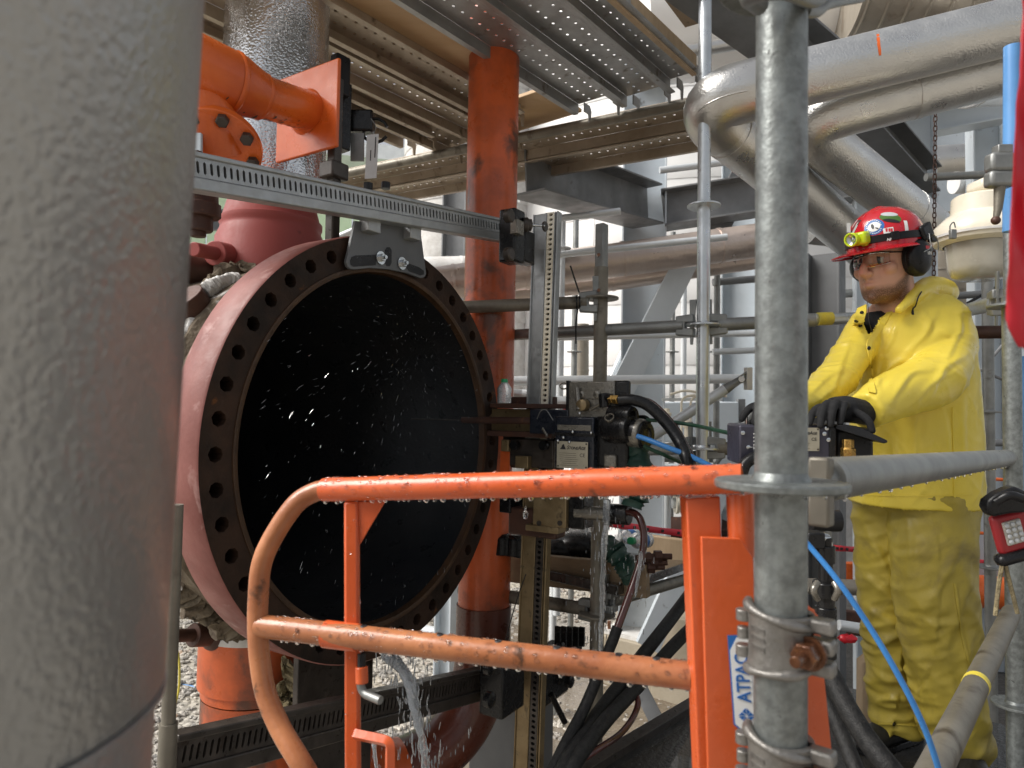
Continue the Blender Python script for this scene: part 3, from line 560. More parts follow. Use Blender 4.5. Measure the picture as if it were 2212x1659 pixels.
def ledger(label, a, b, mt, r=.0242, heads=(1, 1), seg=24, group='horizontal scaffold tubes', wedges=True, smt=None):
    a, b = np.asarray(a, float), np.asarray(b, float); t = T('scaffold_tube', label, 'scaffold tube', (a + b) / 2, group); d = nrm(b - a)
    B().tube([a, b], r, seg).make('tube', mt, t)
    if heads[0]: head(a, -d, r, smt or M['galv_dull'], t, wedges)
    if heads[1]: head(b, d, r, smt or M['galv_dull'], t, wedges)
    return t
# big foreground pole
FP = P(1687, 800, .672); zr = zat(1685, 1046, .672)
fp, _ = standard('thick mottled galvanised pole nearest the camera, right of centre', 1687, 800, .672, -.7, 2.6, M['galv'], (zr, zr + .5), seg=48)
def beads(cx, z, r, n, t):
    b = B()
    for i in range(n):
        a = random.uniform(math.pi, 2 * math.pi); q = A(cx[0] + r * math.cos(a), cx[1] + r * math.sin(a), z - random.uniform(.003, .006)); b.sphere(q, random.uniform(.0012, .0026), 7, 5, None, (1, 1, 1.2))
    b.make('water_drops', M['water'], t, kind='stuff')
beads(FP, zr, .058, 14, fp)
rail_a, rail_b = P(1778, 1036, .76), P(2176, 989, 2.02)
g = ledger('thick guard rail tube running from the near pole to the right', rail_a, rail_b, M['galv_dull'], heads=(0, 0), seg=40)
hx_ = nrm(rail_b - rail_a); hb0, hs_, hu_ = basis(hx_)
for zo, hh in ((.012, .013), (-.03, .019)): B().box(rail_a - hx_ * .012 + Z * zo - FW * .004, (hx_, hs_, Z), (.0105, .011, hh)).make('wedge_head', M['galv_dirty'], g, bev=.003)
B().tube([rail_a - hx_ * .016, rail_a + hx_ * .004, rail_a + hx_ * .02], [.014, .019, .0245], 24).make('socket_cone', M['galv_dull'], g)
drops(rail_a, rail_b, .0242, 8, 24, g, .0022)
# the wedge head beside the near pole
def coupler(label, zc, bolt=True, tilt=0):
    t = T('pipe_clamp', label, 'clamp', A(FP[0], FP[1], zc - .035), 'clamps gripping the near pole'); mt = M['cast']; tocam = nrm(A(-FP[0], -FP[1], 0)); a0 = math.atan2(tocam[1], tocam[0])
    h = .026
    for sg in (1, -1):                                           # saddle halves
        B().lathe(A(FP[0], FP[1], zc), Z, [(-h, .0247), (-h, .0305), (-h * .6, .0292), (h * .6, .0292), (h, .0305), (h, .0247)], 24, tocam, *((-1.75, 1.15) if sg > 0 else (1.5, 4.4))).make('saddle', mt, t, bev=.001)
    def arc(z0f, rr, a_, b_, dz):
        pts = []
        for k in range(15):
            f_ = k / 14; an = a0 + a_ + (b_ - a_) * f_; pts.append(A(FP[0] + rr * math.cos(an), FP[1] + rr * math.sin(an), zc + z0f + dz(f_)))
        return pts
    dzu = lambda f_: .004 * math.sin(f_ * 6.3); lip = [.0042 + .0012 * math.sin(k * .8) for k in range(15)]
    B().tube(arc(h, .0295, -1.75, 1.2, lambda f_: .006 * (1 - f_) ** 2 - .012 * f_ * f_), lip, 10).make('upper_rib', mt, t)
    B().tube(arc(-h, .0295, -1.75, 1.2, lambda f_: -.005 * (1 - f_) ** 2 + .004 * f_ * f_), lip, 10).make('lower_rib', mt, t)
    def at(an, rr, z): return A(FP[0] + rr * math.cos(a0 + an), FP[1] + rr * math.sin(a0 + an), zc + z)
    for k in range(3): B().tube([at(-1.7, .034, -.022 + k * .017), at(-1.7, .034, -.011 + k * .017)], .0075 if k != 1 else .0062, 12).make('hinge_knuckle', mt, t, bev=.001)
    d = nrm(at(.2, 1, 0) * A(1, 1, 0) - FP * A(1, 1, 0)); x = nrm(np.cross(Z, d)); o = at(.75, .034, -.004); bd = nrm(tocam * .9 + A(-.95, .1, 0) * .45)
    B().tube([o - bd * .012, o + bd * .03], .0052, 14).make('bolt', M['nut_rust'], t, bev=.0006)
    B().lathe(o - bd * .002, bd, [(0, .0), (0, .0125), (.013, .0125), (.014, .011), (.014, .0)], 6).make('nut', M['nut_rust'], t, bev=.001, smooth=20)
    B().lathe(o - bd * .006, bd, [(0, 0), (0, .0155), (.004, .0155), (.004, 0)], 20).make('washer', M['nut_rust'], t)
    for k, z in enumerate((.019, .001, -.019)): B().box(at(1.28, .037, z), (nrm(at(1.28, 1, 0) - at(1.28, 0, 0)), nrm(np.cross(Z, at(1.28, 1, 0) - at(1.28, 0, 0))), Z), (.012, .009, .0068)).make('lug', mt, t, bev=.003)
    for k in range(3):
        for j in range(7): B().box(at(-1.05 + j * .085, .0297, .011 - k * .0085), (nrm(np.cross(Z, at(-1.05 + j * .085, 1, 0) - at(0, 0, 0))), Z, tocam), (.0009, .0024, .0006)).make('cast_mark', mt, t)
    return t
coupler('cast clamp with rusty bolt on the near pole beside the blue-lettered label', zat(1700, 1388, .65))
coupler('lower cast clamp on the near pole at the bottom edge', zat(1700, 1660, .65))
t = T('pole_joint', 'dark clamp knot around the top of the near pole', 'clamp', P(1700, 10, .66)); q = P(1745, 8, .7)
B().tube(spline([P(1640, 12, .66), P(1620, -10, .63), P(1690, -25, .6), P(1760, -5, .66), P(1790, -40, .7)], 8), .009, 12).make('hook', M['galv_dull'], t)
B().tube(spline([P(1738, 22, .68), P(1765, 22, .7), P(1790, 5, .72), P(1860, -8, .8)], 8), .007, 12).make('lug', M['galv_dull'], t)
# mid-ground poles
s1, p1 = standard('bright thin scaffold pole behind the centre of the gate', 1519, 700, 2.58, -.7, 3.4, M['galv_bright'], [zat(1519, 442, 2.58), zat(1516, 702, 2.58), zat(1515, 968, 2.58)])
t, p2 = standard('weathered square-topped pole right of the aluminium rail', 1295, 900, 2.78, -.7, zat(1295, 575, 2.78), M['galv_dirty'], [zat(1295, 643, 2.78), zat(1295, 1322, 2.78)], .028)
B().box(A(p2[0], p2[1], zat(1297, 528, 2.78)), (GD, GP, Z), (.0205, .0205, .09)).make('spigot', M['galv_dull'], t, bev=.005)
for v in (552, 628): q = P(1292, v, 2.755); B().cyl(q, q - FW * .02, .007, 10).make('rivet', M['nut_rust'], t)
standard('right-hand galvanised pole beside the lamp', 2186, 800, 2.03, -.7, zat(2190, 640, 2.03), M['galv'], [zat(2186, 660, 2.03), zat(2186, 1510, 2.03)], spigot=.25)
standard('slim grey pole behind the man', 2136, 900, 3.2, -.7, 2.4, M['galv_dull'], [zat(2136, 890, 3.2), zat(2138, 1083, 3.2), zat(2140, 1222, 3.2)])
standard('dark lower-left pole stub beside the left pillar', 366, 1500, 1.15, -.7, zat(362, 1560, 1.15), M['galv_dirty'], (), .0145, spigot=.36)
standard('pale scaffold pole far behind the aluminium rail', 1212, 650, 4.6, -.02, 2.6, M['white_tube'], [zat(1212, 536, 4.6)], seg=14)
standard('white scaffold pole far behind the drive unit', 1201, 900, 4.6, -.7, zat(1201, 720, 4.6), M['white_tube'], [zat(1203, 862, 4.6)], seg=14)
p = P(2196, 150, 1.9); B().tube([A(*P(2186, 500, 1.95)), A(*P(2188, 100, 1.95))], .023, 20).make('blue_pole', M['blue_pole'], label='sky-blue pole at the top right edge', cat='pole')
B().tube([A(*P(2206, 770, 2.3)), A(*P(2208, 1220, 2.3))], .03, 20).make('blue_post', M['blue_pole'], label='darker blue post at the right edge behind the galvanised pole', cat='pole')
# tubes
ledger('rusty tube between the flange and the square-topped pole', P(940, 666, 2.9), P(1268, 653, 2.79), M['galv_dirty'], .026, heads=(0, 1))
ledger('wet tube crossing from the rail to the bright pole', P(1060, 726, 3.1), P(1478, 704, 2.62), M['galv_dull'], heads=(0, 1))
ledger('grey tube from the bright pole into the near pole', P(1553, 701, 2.6), P(1760, 692, 2.55), M['galv_dull'], heads=(1, 0))
t = ledger('tube with yellow tape meeting the yellow jacket', P(1700, 692, 2.75), P(2080, 680, 2.9), M['galv_bright'], heads=(0, 0))
ta = P(1766, 689, 2.765); tb = P(1796, 688, 2.77); B().tube([ta, tb], .0262, 20).make('tape_wrap', M['tape_yellow'], t)
t = ledger('tube end right of the yellow shoulder at the lamp', P(2098, 668, 2.5), P(2150, 655, 2.2), M['galv_bright'], heads=(0, 1))
ledger('maroon tube right of the yellow jacket', P(2090, 718, 2.55), P(2176, 717, 2.5), M['red_rust'], heads=(0, 0))
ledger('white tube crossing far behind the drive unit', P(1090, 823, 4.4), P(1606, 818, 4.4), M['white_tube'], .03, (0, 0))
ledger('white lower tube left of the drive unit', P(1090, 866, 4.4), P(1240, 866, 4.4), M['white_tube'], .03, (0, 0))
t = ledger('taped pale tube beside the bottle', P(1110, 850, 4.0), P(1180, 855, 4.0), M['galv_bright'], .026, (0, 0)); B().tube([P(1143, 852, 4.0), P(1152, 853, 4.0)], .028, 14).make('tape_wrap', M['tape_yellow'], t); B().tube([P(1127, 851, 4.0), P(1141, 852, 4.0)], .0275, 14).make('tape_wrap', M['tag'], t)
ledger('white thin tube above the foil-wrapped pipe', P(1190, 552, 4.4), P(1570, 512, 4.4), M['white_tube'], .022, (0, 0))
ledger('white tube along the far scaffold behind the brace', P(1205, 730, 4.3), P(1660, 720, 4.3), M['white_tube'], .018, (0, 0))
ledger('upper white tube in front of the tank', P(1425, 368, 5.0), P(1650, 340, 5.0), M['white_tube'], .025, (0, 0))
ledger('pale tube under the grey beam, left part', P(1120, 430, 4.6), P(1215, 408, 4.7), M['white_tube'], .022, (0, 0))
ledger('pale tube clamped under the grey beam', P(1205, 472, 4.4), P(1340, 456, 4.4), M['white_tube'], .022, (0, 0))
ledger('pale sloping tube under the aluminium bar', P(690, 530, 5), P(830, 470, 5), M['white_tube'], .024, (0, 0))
ledger('tube with a paper label behind the chain', P(2000, 383, 3.9), P(2180, 375, 3.9), M['galv_dull'], .022, (0, 0))
ledger('long diagonal tube rising from the bottom right corner', P(1990, 1720, 1.02), P(2184, 1325, 1.95), M['galv_dirty'], heads=(0, 0))
da, db = P(1990, 1720, 1.02), P(2184, 1325, 1.95)
q = da + (db - da) * .44
B().tube([q, q + nrm(db - da) * .022], .0253, 24).make('yellow_tape_band', M['tape_yellow'], label='yellow tape ring on the diagonal tube', cat='tape')
t = T('diagonal_strut', 'pale diagonal scaffold strut with forked end behind the bright pole', 'strut', P(1500, 880, 2.9)); a, b_ = P(1378, 963, 2.9), P(1568, 840, 2.8)
B().tube([a, b_], .0212, 18).make('tube', M['white_tube'], t); dd = nrm(b_ - a)
B().tube([b_ - dd * .002, b_ + dd * .03, b_ + dd * .07], [.0212, .017, .014], 14).make('fork', M['galv_dull'], t)
for k in (-1, 1): B().beam(b_ + dd * .03 + UP * .013 * k, b_ + dd * .1 + UP * .013 * k, .03, .007, UP).make('fork_plate', M['galv_dull'], t, bev=.002)
B().cyl(P(1602, 819, 2.79), P(1602, 819, 2.74), .012, 12).make('pin', M['zinc'], t); B().box(P(1616, 818, 2.78), (RT, FW, Z), (.012, .02, .045)).make('bracket', M['lagging_white'], t, bev=.003)
ledger('brown tube behind the control box', P(1549, 968, 2.55), P(1700, 975, 2.5), M['galv_dirty'], heads=(1, 0))
ledger('grey tube left of the bright pole at rail height', P(1400, 972, 2.9), P(1484, 968, 2.62), M['galv_dull'], heads=(0, 1))
# work platform (table) of the scaffold under the drive unit
ledger('front tube of the low work platform', P(995, 1272, 3.05), P(1268, 1316, 2.79), M['galv_dirty'], .027, heads=(0, 1))
ledger('side tube of the low work platform', P(1320, 1298, 2.79), P(1500, 1246, 3.6), M['galv_dirty'], .027, heads=(1, 0))
wp = CAM[2] - .62
def wboard(label, c, mt, name='timber_board', bev=.004): return B().prism(c, -Z * .04).make(name, mt, label=label, cat='board', bev=bev)
zt = .69
B().beam(P(1000, 1213, 3.220), P(1400, 1255, 2.735), .04, .13).make('timber_board', M['wood'], label='wet scaffold board on edge left of the square-topped pole', cat='board', bev=.004)
B().prism([P(1180, 1232, 2.938), P(1335, 1265, 2.712), P(1500, 1208, 3.616), P(1330, 1190, 3.955), P(1120, 1190, 3.616)], -Z * .04).make('timber_board', M['dark_wet'], label='dark wet platform top carrying the tools', cat='board', bev=.004)
B().beam(P(1390, 1180, 3.672), P(1500, 1196, 3.559), .05, .13).make('timber_board', M['wood_light'], label='pale timber at the back of the work platform', cat='board', bev=.004)
t = T('tool_clamp', 'black tool lump beside the board under the orange pipe', 'tool', P(1090, 1190, 3.277))
for u, v, r in ((1085, 1178, .05), (1112, 1180, .055), (1128, 1184, .045)): B().lathe(P(u, v + 18, 2.9), Z, [(0, 0), (0, r), (.07, r * .9), (.085, r * .55), (.085, 0)], 12).make('lump', M['rubber'], t, bev=.004)
B().box(P(1090, 1185, 3.164), (RT, FW, Z), (.014, .004, .018)).make('paper_scrap', M['white'], t)
t = T('tool_bag', 'black tool bag under the plastic sheeting on the work platform', 'bag', P(1250, 1225, 3.1))
for u, v, r in ((1210, 1188, .1), (1255, 1180, .11), (1300, 1188, .1)): B().sphere(P(u, v, 3.1), r, 14, 10, None, (1.1, .8, .6)).make('bag_bulge', M['rubber'], t)
# water bottle lying, plastic film, cloth, bolts
def film():
    V = []; F = []; n, m_ = 26, 14; o = P(1195, 1182, 3.107); ex = P(1325, 1180, 2.994) - o; ey = FW * .25
    for i in range(n + 1):
        for j in range(m_ + 1):
            q = o + ex * i / n + ey * j / m_; h = .07 * math.sin(math.pi * i / n) ** .6 * math.sin(math.pi * (j + .5) / (m_ + 1)) + .014 * noise.noise(Vector((i * .35, j * .35, 2))); V.append(q + Z * h)
    for i in range(n):
        for j in range(m_): F.append((i * (m_ + 1) + j, (i + 1) * (m_ + 1) + j, (i + 1) * (m_ + 1) + j + 1, i * (m_ + 1) + j + 1))
    o = B().add(V, F).make('plastic_sheeting', M['film'], label='crumpled clear plastic sheeting on the work platform', cat='plastic sheet'); o.modifiers.new('thickness', 'SOLIDIFY').thickness = .001
film()
def bottle(label, base, ax, h, r, capm, label_mat=None, full=False):
    t = T('water_bottle', label, 'bottle', base); ax = nrm(ax)
    B().lathe(base, ax, [(0, 0), (0, r * .8), (h * .03, r), (h * .2, r * .96), (h * .25, r), (h * .4, r * .94), (h * .45, r), (h * .62, r * .98), (h * .75, r * .7), (h * .84, r * .42), (h * .9, r * .4), (h * .9, 0)], 20).make('bottle_body', M['bottle'], t, smooth=60)
    B().lathe(base + ax * h * .86, ax, [(0, r * .46), (h * .12, r * .46), (h * .125, r * .4), (h * .125, 0)], 16).make('cap', capm, t)
    B().lathe(base + ax * h * .845, ax, [(0, r * .5), (.004, r * .5)], 16).make('neck_ring', capm, t)
    if label_mat: B().lathe(base + ax * h * .26, ax, [(0, r * 1.01), (h * .3, r * 1.01)], 20).make('paper_label', label_mat, t, smooth=60)
bottle('upright clear bottle with a green cap on the rusty beam', P(1089, 872, 2.53), Z, .092, .0265, M['cap_green'])
bottle('lying water bottle with blue label on the work platform', P(1398, 1166, 2.961), nrm(P(1340, 1170, 2.768) - P(1398, 1166, 2.961)), .16, .034, M['cap_green'], M['blue_ink'])
bottle('second lying bottle under the plastic sheeting', P(1375, 1158, 3.277), nrm(P(1310, 1163, 3.107) - P(1375, 1158, 3.277)), .15, .033, M['white'], M['blue_ink'])
def cloth(label, pts, mt, th=.02, name='cloth'):
    b = B(); b.tube(spline(pts, 8), [.03 + .03 * abs(noise.noise(Vector((i * .4, 1, 2)))) for i in range((len(pts) - 1) * 8 + 1)], 14); o = b.make(name, mt, label=label, cat='cloth', smooth=60)
    for v in o.data.vertices: v.co += Vector(noise.noise_vector(v.co * 22)) * th * .6
cloth('wet green cloth hanging over the platform edge', [P(1310, 1170, 2.768), P(1325, 1190, 2.712), P(1345, 1215, 2.689), P(1362, 1250, 2.712)], M['green_cloth'])
cloth('green bag strapped under the drive unit', [P(1375, 960, 2.36), P(1382, 1000, 2.34), P(1376, 1060, 2.34), P(1366, 1095, 2.34)], M['green_cloth'])
t = T('stud_bolts', 'rusty stud bolts and nuts on the platform behind the gate', 'bolts', P(1410, 1215, 3.051))
for u, v in ((1400, 1205), (1414, 1215), (1424, 1202), (1408, 1225)):
    c = P(u, v, 2.75); B().cyl(c - RT * .05, c + RT * .05, .012, 10).make('stud', M['red_rust'], t); B().lathe(c - RT * .02, RT, [(0, 0), (0, .025), (.03, .025), (.03, 0)], 6).make('nut', M['red_rust'], t, smooth=20)

# more of the scaffold and steel tangle in the background
for lab, a, b_, r, mt in (('grey tube low behind the drive unit, left part', (1205, 930, 5.2), (1400, 926, 5.2), .026, 'galv_dull'), ('pale diagonal tube between the far poles behind the drive', (1215, 1060, 5.0), (1345, 760, 5.4), .022, 'white_tube'),
        ('dark tube under the foil-wrapped pipes, right of the bright pole', (1540, 610, 5.6), (1640, 602, 5.6), .03, 'steel_grey'), ('pale tube at chest height left of the near pole', (1540, 760, 4.9), (1650, 756, 4.9), .022, 'white_tube'),
        ('grey diagonal tube crossing left of the near pole', (1545, 1000, 4.6), (1650, 860, 4.6), .022, 'galv_dull'), ('thin dark tube behind the slim pole at hip height', (2085, 960, 4.0), (2200, 955, 4.0), .02, 'steel_grey'),
        ('grey tube behind the helmet under the clad pipes', (1740, 640, 5.0), (1860, 632, 5.0), .03, 'galv_dull'), ('dark tube below the cream lamp', (2050, 640, 4.2), (2170, 632, 4.2), .022, 'steel_dark')):
    ledger(lab, P(*a), P(*b_), M[mt], r, (0, 0))
for u, d, lab, mt in ((1452, 6.4, 'thin grey pole far behind, right of the blue-grey column', 'galv_dull'), (1240, 5.8, 'grey pole far behind the aluminium rail holes', 'galv_dull'), (1548, 5.4, 'dull pole just right of the bright scaffold pole', 'galv_dull'), (2070, 5.2, 'thin grey pole between the yellow shoulder and the lamp', 'steel_grey')):
    standard(lab, u, 800, d, -.7, 3.0 if u < 2000 else 2.0, M[mt], [zat(u, 760, d)], seg=12)
# ================================================================== vessel with the big open flange
vs = T('pressure_vessel', 'huge open pipe flange with a black bore, pink rim and rusty bolt-hole face', 'vessel', FC - FN * .5 + A(0, 0, -.66))
def flange():
    Ro, Ri, Rc, rh, n, th = .66, .549, .615, .0205, 44, .13
    b = B(); V = []; F = []; m_ = 8
    # face ring of n cells, each with a hole
    Zf = np.cross(FN, FT); Zf = Zf if Zf[2] > 0 else -Zf
    def pt(r, a, o=0): return FC + FN * o + r * (math.cos(a) * FT + math.sin(a) * Zf)
    sect = 2 * math.pi / n; rc0 = .568
    for k in range(n):
        a = sect * k; lo, hi = a - sect / 2, a + sect / 2
        out = [pt(rc0, lo), pt(rc0, a), pt(rc0, hi), pt(Rc, hi), pt(Ro, hi), pt(Ro, a), pt(Ro, lo), pt(Rc, lo)]
        c = pt(Rc, a); er = nrm(c - FC); et = nrm(np.cross(FN, er)); dirs = [nrm((np.dot(q - c, er)) * er + np.dot(q - c, et) * et) for q in out]
        H = [c + d * rh for d in dirs]; D = [h - FN * .13 for h in H]
        Fq = [(q, (q + 1) % 8, 8 + (q + 1) % 8, 8 + q) for q in range(8)] + [(8 + q, 8 + (q + 1) % 8, 16 + (q + 1) % 8, 16 + q) for q in range(8)] + [tuple(16 + q for q in range(8))]
        b.add(out + H + D, Fq)
    b.make('flange_face', M['rust_face'], vs, smooth=20)
    B().lathe(FC, FN, [(-.001, rc0 + .0005), (.004, rc0), (.005, rc0 - .006), (.002, Ri + .004), (-.02, Ri)], 120).make('raised_lip', M['rust_lip'], vs)
    B().lathe(FC, -FN, [(.0005, Ro), (.006, Ro + .004), (th - .006, Ro + .004), (th, Ro)], 140).make('rim', M['rim'], vs)
    B().lathe(FC, -FN, [(th, Ro), (th, .6)], 100).make('rim_back', M['rust_face'], vs)
    B().lathe(FC, -FN, [(.019, Ri), (.4, Ri), (.42, Ri - .012), (1.75, Ri - .012), (1.75, 0)], 100).make('bore', M['bore'], vs)
    B().lathe(FC, -FN, [(th, .6), (.28, .58), (.3, .6), (1.76, .6), (1.9, .45), (1.95, 0)], 60).make('shell', M['insul'], vs)
flange()
nz = FC - FN * .588; nx, ny = nz[0], nz[1]; r1 = .193
def at(z): return A(nx, ny, z)
zt = lambda v: P(576, v, 2.53)[2]
B().lathe(at(0), Z, [(zt(618), r1), (zt(520), r1 * 1.0), (zt(500), .178), (zt(492), .176), (zt(488), .181), (zt(478), .181), (zt(474), .172), (zt(425), .15), (zt(395), .148)], 56).make('top_nozzle', M['primer'], vs, smooth=50)
col_z = zt(412)
jb_ = B().lathe(at(0), Z, [(col_z, .14), (col_z, .185)] + [(col_z + .12 * k, .185) for k in range(1, 30)], 120)
jb_.v = [tuple(A(x - nx, y - ny, 0) * (1 + .035 * noise.noise(Vector((math.atan2(y - ny, x - nx) * 2.2, 3, zz * .35))) + .012 * noise.noise(Vector((math.cos(math.atan2(y - ny, x - nx)) * 7, math.sin(math.atan2(y - ny, x - nx)) * 7, zz * .9)))) + A(nx, ny, zz)) for x, y, zz in jb_.v]
jb_.make('aluminium_jacket', M['stucco_bright'], None, label='bright crinkled aluminium-jacketed column rising from the red nozzle', cat='pipe column', smooth=60, base=at(col_z))
a, b_ = P(505, 555, 2.42), P(418, 538, 2.2)
B().tube([a, a + (b_ - a) * .5], .042, 24).make('nozzle_stub', M['primer'], vs, bev=.003); B().tube([a + (b_ - a) * .45, b_], .023, 20).make('nozzle_plug', M['primer'], vs, bev=.003)
B().lathe(a + (b_ - a) * .02, b_ - a, [(-.02, .06), (.012, .048), (.02, .042)], 24).make('weld_collar', M['primer'], vs)
# lower nozzle: orange, turning away into a dark elbow
zb = lambda v: P(540, v, 2.53)[2]
B().lathe(at(0), Z, [(zb(1320), .2), (zb(1455), .2), (zb(1458), .188), (zb(1475), .188)], 56).make('bottom_nozzle', M['orange_pipe'], vs)
B().lathe(at(0), Z, [(zb(1335), .2005), (zb(1335), .2025), (zb(1350), .203), (zb(1352), .2005)], 56).make('paint_scar', M['lagging_white'], vs)
pq = P(1058, 640, 3.0); pv = nrm(A(pq[0] - nx, pq[1] - ny, 0)); pts = bend(at(zb(1478)), at(-.13), at(-.13) + pv * .42, .26, 14)
B().tube(pts + [pts[-1] + pv * .1, pts[-1] + pv * .14], [.187] * len(pts) + [.13, .121], 48).make('bottom_elbow', M['orange_pipe'], vs, smooth=60)
a, b_ = P(470, 1370, 2.35), P(368, 1374, 2.2)
B().tube([a, a + (b_ - a) * .55], .038, 20).make('drain_coupling', M['red_rust'], vs, bev=.003); B().tube([a + (b_ - a) * .5, b_], .021, 16).make('drain_stub', M['red_rust'], vs)
B().lathe(a + (b_ - a) * .1, b_ - a, [(-.03, .06), (.01, .05), (.02, .038)], 24).make('drain_collar', M['red_rust'], vs)
q = P(404, 967, 1.86); B().box(q, (RT, FW, Z), (.018, .012, .0075)).make('tool_tip', M['black'], None, label='small black tab poking out beside the pink rim', cat='tab', bev=.003)
def ragged(label, pts, r, mt, seed, parent=None, amp=.5):
    b = B(); pts = spline(pts, 4); b.tube(pts, [r * (.75 + .5 * abs(noise.noise(Vector((k * .4, seed, 0))))) for k in range(len(pts))], 26); o = b.make('insulation_wad', mt, parent, label, None if parent else 'insulation', smooth=20)
    for v in o.data.vertices: v.co += Vector(noise.noise_vector(v.co * 14 + Vector((seed, 0, 0)))) * r * amp + Vector(noise.noise_vector(v.co * 50)) * r * amp * .55
    return o
ragged(None, spline([P(425, 655, 2.16), P(455, 625, 2.2), P(500, 598, 2.28), P(540, 585, 2.38)], 5), .05, M['insul'], 1, vs)
ragged(None, spline([P(440, 630, 2.06), P(470, 615, 2.1), P(505, 600, 2.16)], 5), .028, M['lagging_white'], 2, vs)
ragged(None, spline([P(400, 755, 1.96), P(415, 715, 2.0), P(425, 690, 2.05)], 5), .03, M['lagging_white'], 3, vs)
ragged(None, spline([P(385, 1200, 1.95), P(400, 1230, 2.0), P(425, 1255, 2.08)], 5), .028, M['lagging_white'], 4, vs)
ragged(None, spline([P(370, 1255, 2.02), P(420, 1290, 2.1), P(480, 1330, 2.2), P(540, 1350, 2.3)], 5), .06, M['insul'], 5, vs)
ragged('ragged tuft of yellow-brown insulation wool below the flange', spline([P(612, 1545, 2.3), P(630, 1500, 2.3), P(655, 1455, 2.3)], 6), .05, M['wool'], 6, None, 1.1)
B().tube([P(395, 640, 2.02), P(452, 720, 2.1)], .06, 16).make('strut', M['red_rust'], None, label='rusty pipe stub between the left pillar and the pink rim', cat='pipe stub', bev=.003)
B().tube([P(380, 575, 2.3), P(470, 592, 2.4)], .05, 16).make('pipe_stub', M['red_rust'], None, label='dark pipe stub below the small red nozzle', cat='pipe stub')
t = T('support_leg', 'pale concrete-grey support post under the orange elbow', 'post', P(720, 1640, 2.8)); p = P(722, 1620, 2.75); B().tube([A(p[0], p[1], -.75), A(p[0], p[1], .1)], .06, 20).make('tube', M['lagging_white'], t)
# saddle plates below the vessel
t = T('vessel_saddle', 'dark plate saddle under the vessel behind the gate', 'support', FC - FN * .25 - Z * .9)
for o in (.22, .5): B().box(FC - FN * o - Z * .86 + FT * .02, (FT, FN, Z), (.17, .012, .3)).make('saddle_plate', M['alu_dark'], t, bev=.003)
q = P(985, 1640, 3.6); B().box(A(q[0], q[1], -.62), (GD, GP, Z), (.2, .2, .16)).make('plinth', M['concrete'], None, label='stained concrete plinth on the gravel at the bottom centre', cat='plinth', bev=.01)
q = P(1105, 1590, 3.2); B().box(A(q[0], q[1], -.42), (GD, GP, Z), (.14, .14, .42)).make('plinth', M['steel_dark'], None, label='dark grey block on the ground beside the rusty rail', cat='plinth', bev=.01)
# ------------------------------------------------------------------ orange vertical pipe
p = P(1058, 640, 3.0); r = .111; t = T('orange_pipe', 'tall scuffed orange pipe standing right behind the flange', 'pipe', A(p[0], p[1], 0))
B().lathe(A(p[0], p[1], 0), Z, [(.47, r), (1.1, r), (1.102, r + .003), (1.12, r + .003), (1.122, r), (4.5, r)], 48).make('pipe_run', M['orange_pipe'], t, smooth=50, base=A(p[0], p[1], .47))
B().tube(bend(A(p[0], p[1], .48), A(p[0], p[1], -.13), at(-.13) + pv * .55, .44, 18), r * 1.06, 40).make('pipe_elbow', M['red_dirty_shaded'], t, smooth=60)
# orange tee with end plate, upper left
t = T('orange_tee', 'orange pipe tee with square end plate in front of the bright column', 'pipe fitting', P(560, 215, 1.92))
a, b_, c, d = P(380, 122, 1.78), P(500, 180, 1.86), P(562, 208, 1.92), P(672, 241, 2.1)
B().tube([a, b_, b_ + (c - b_) * .2, b_ + (c - b_) * .6, c, c + (d - c) * .05, d], [.083, .083, .0815, .0715, .064, .058, .0575], 40).make('reducer_pipe', M['orange_fit'], t, smooth=60)
for k, (q, rr) in enumerate(((b_, .083), (c, .062))): B().lathe(q, d - a, [(-.008, rr), (-.003, rr + .003), (.003, rr + .003), (.008, rr)], 40).make('weld_bead', M['orange_fit'], t)
ax = nrm(A(math.sin(R(33)), math.cos(R(33)), 0)); sx = A(ax[1], -ax[0], 0); pc = P(664, 243, 2.11)
B().box(pc, (ax, sx, Z), (.006, .137, .133)).make('end_plate', M['orange_fit'], t, bev=.004)
B().lathe(pc - ax * .02, ax, [(-.012, .0575), (.012, .07)], 40).make('fillet_weld', M['orange_fit'], t)
B().tube(bend(P(440, 190, 1.86), P(448, 262, 1.84), P(462, 330, 1.88), .05), [.075] * 1 + [.078] * 11 + [.082], 32).make('branch_elbow', M['orange_fit'], t, smooth=60)
fc, fa = P(470, 318, 1.86), nrm(A(.12, -.62, -.77)); B().lathe(fc, fa, [(-.012, 0), (-.012, .115), (.012, .115), (.012, 0)], 48).make('flange_disc', M['orange_fit'], t, bev=.003)
d0, fx, fy = basis(fa)
for k in range(8):
    q = fc + .093 * (math.cos(k * .785 + .3) * fx + math.sin(k * .785 + .3) * fy) + fa * .012
    B().lathe(q, fa, [(0, 0), (0, .017), (.016, .017), (.018, .014), (.018, 0)], 6).make('bolt_head', M['alu_dark'], t, smooth=20)
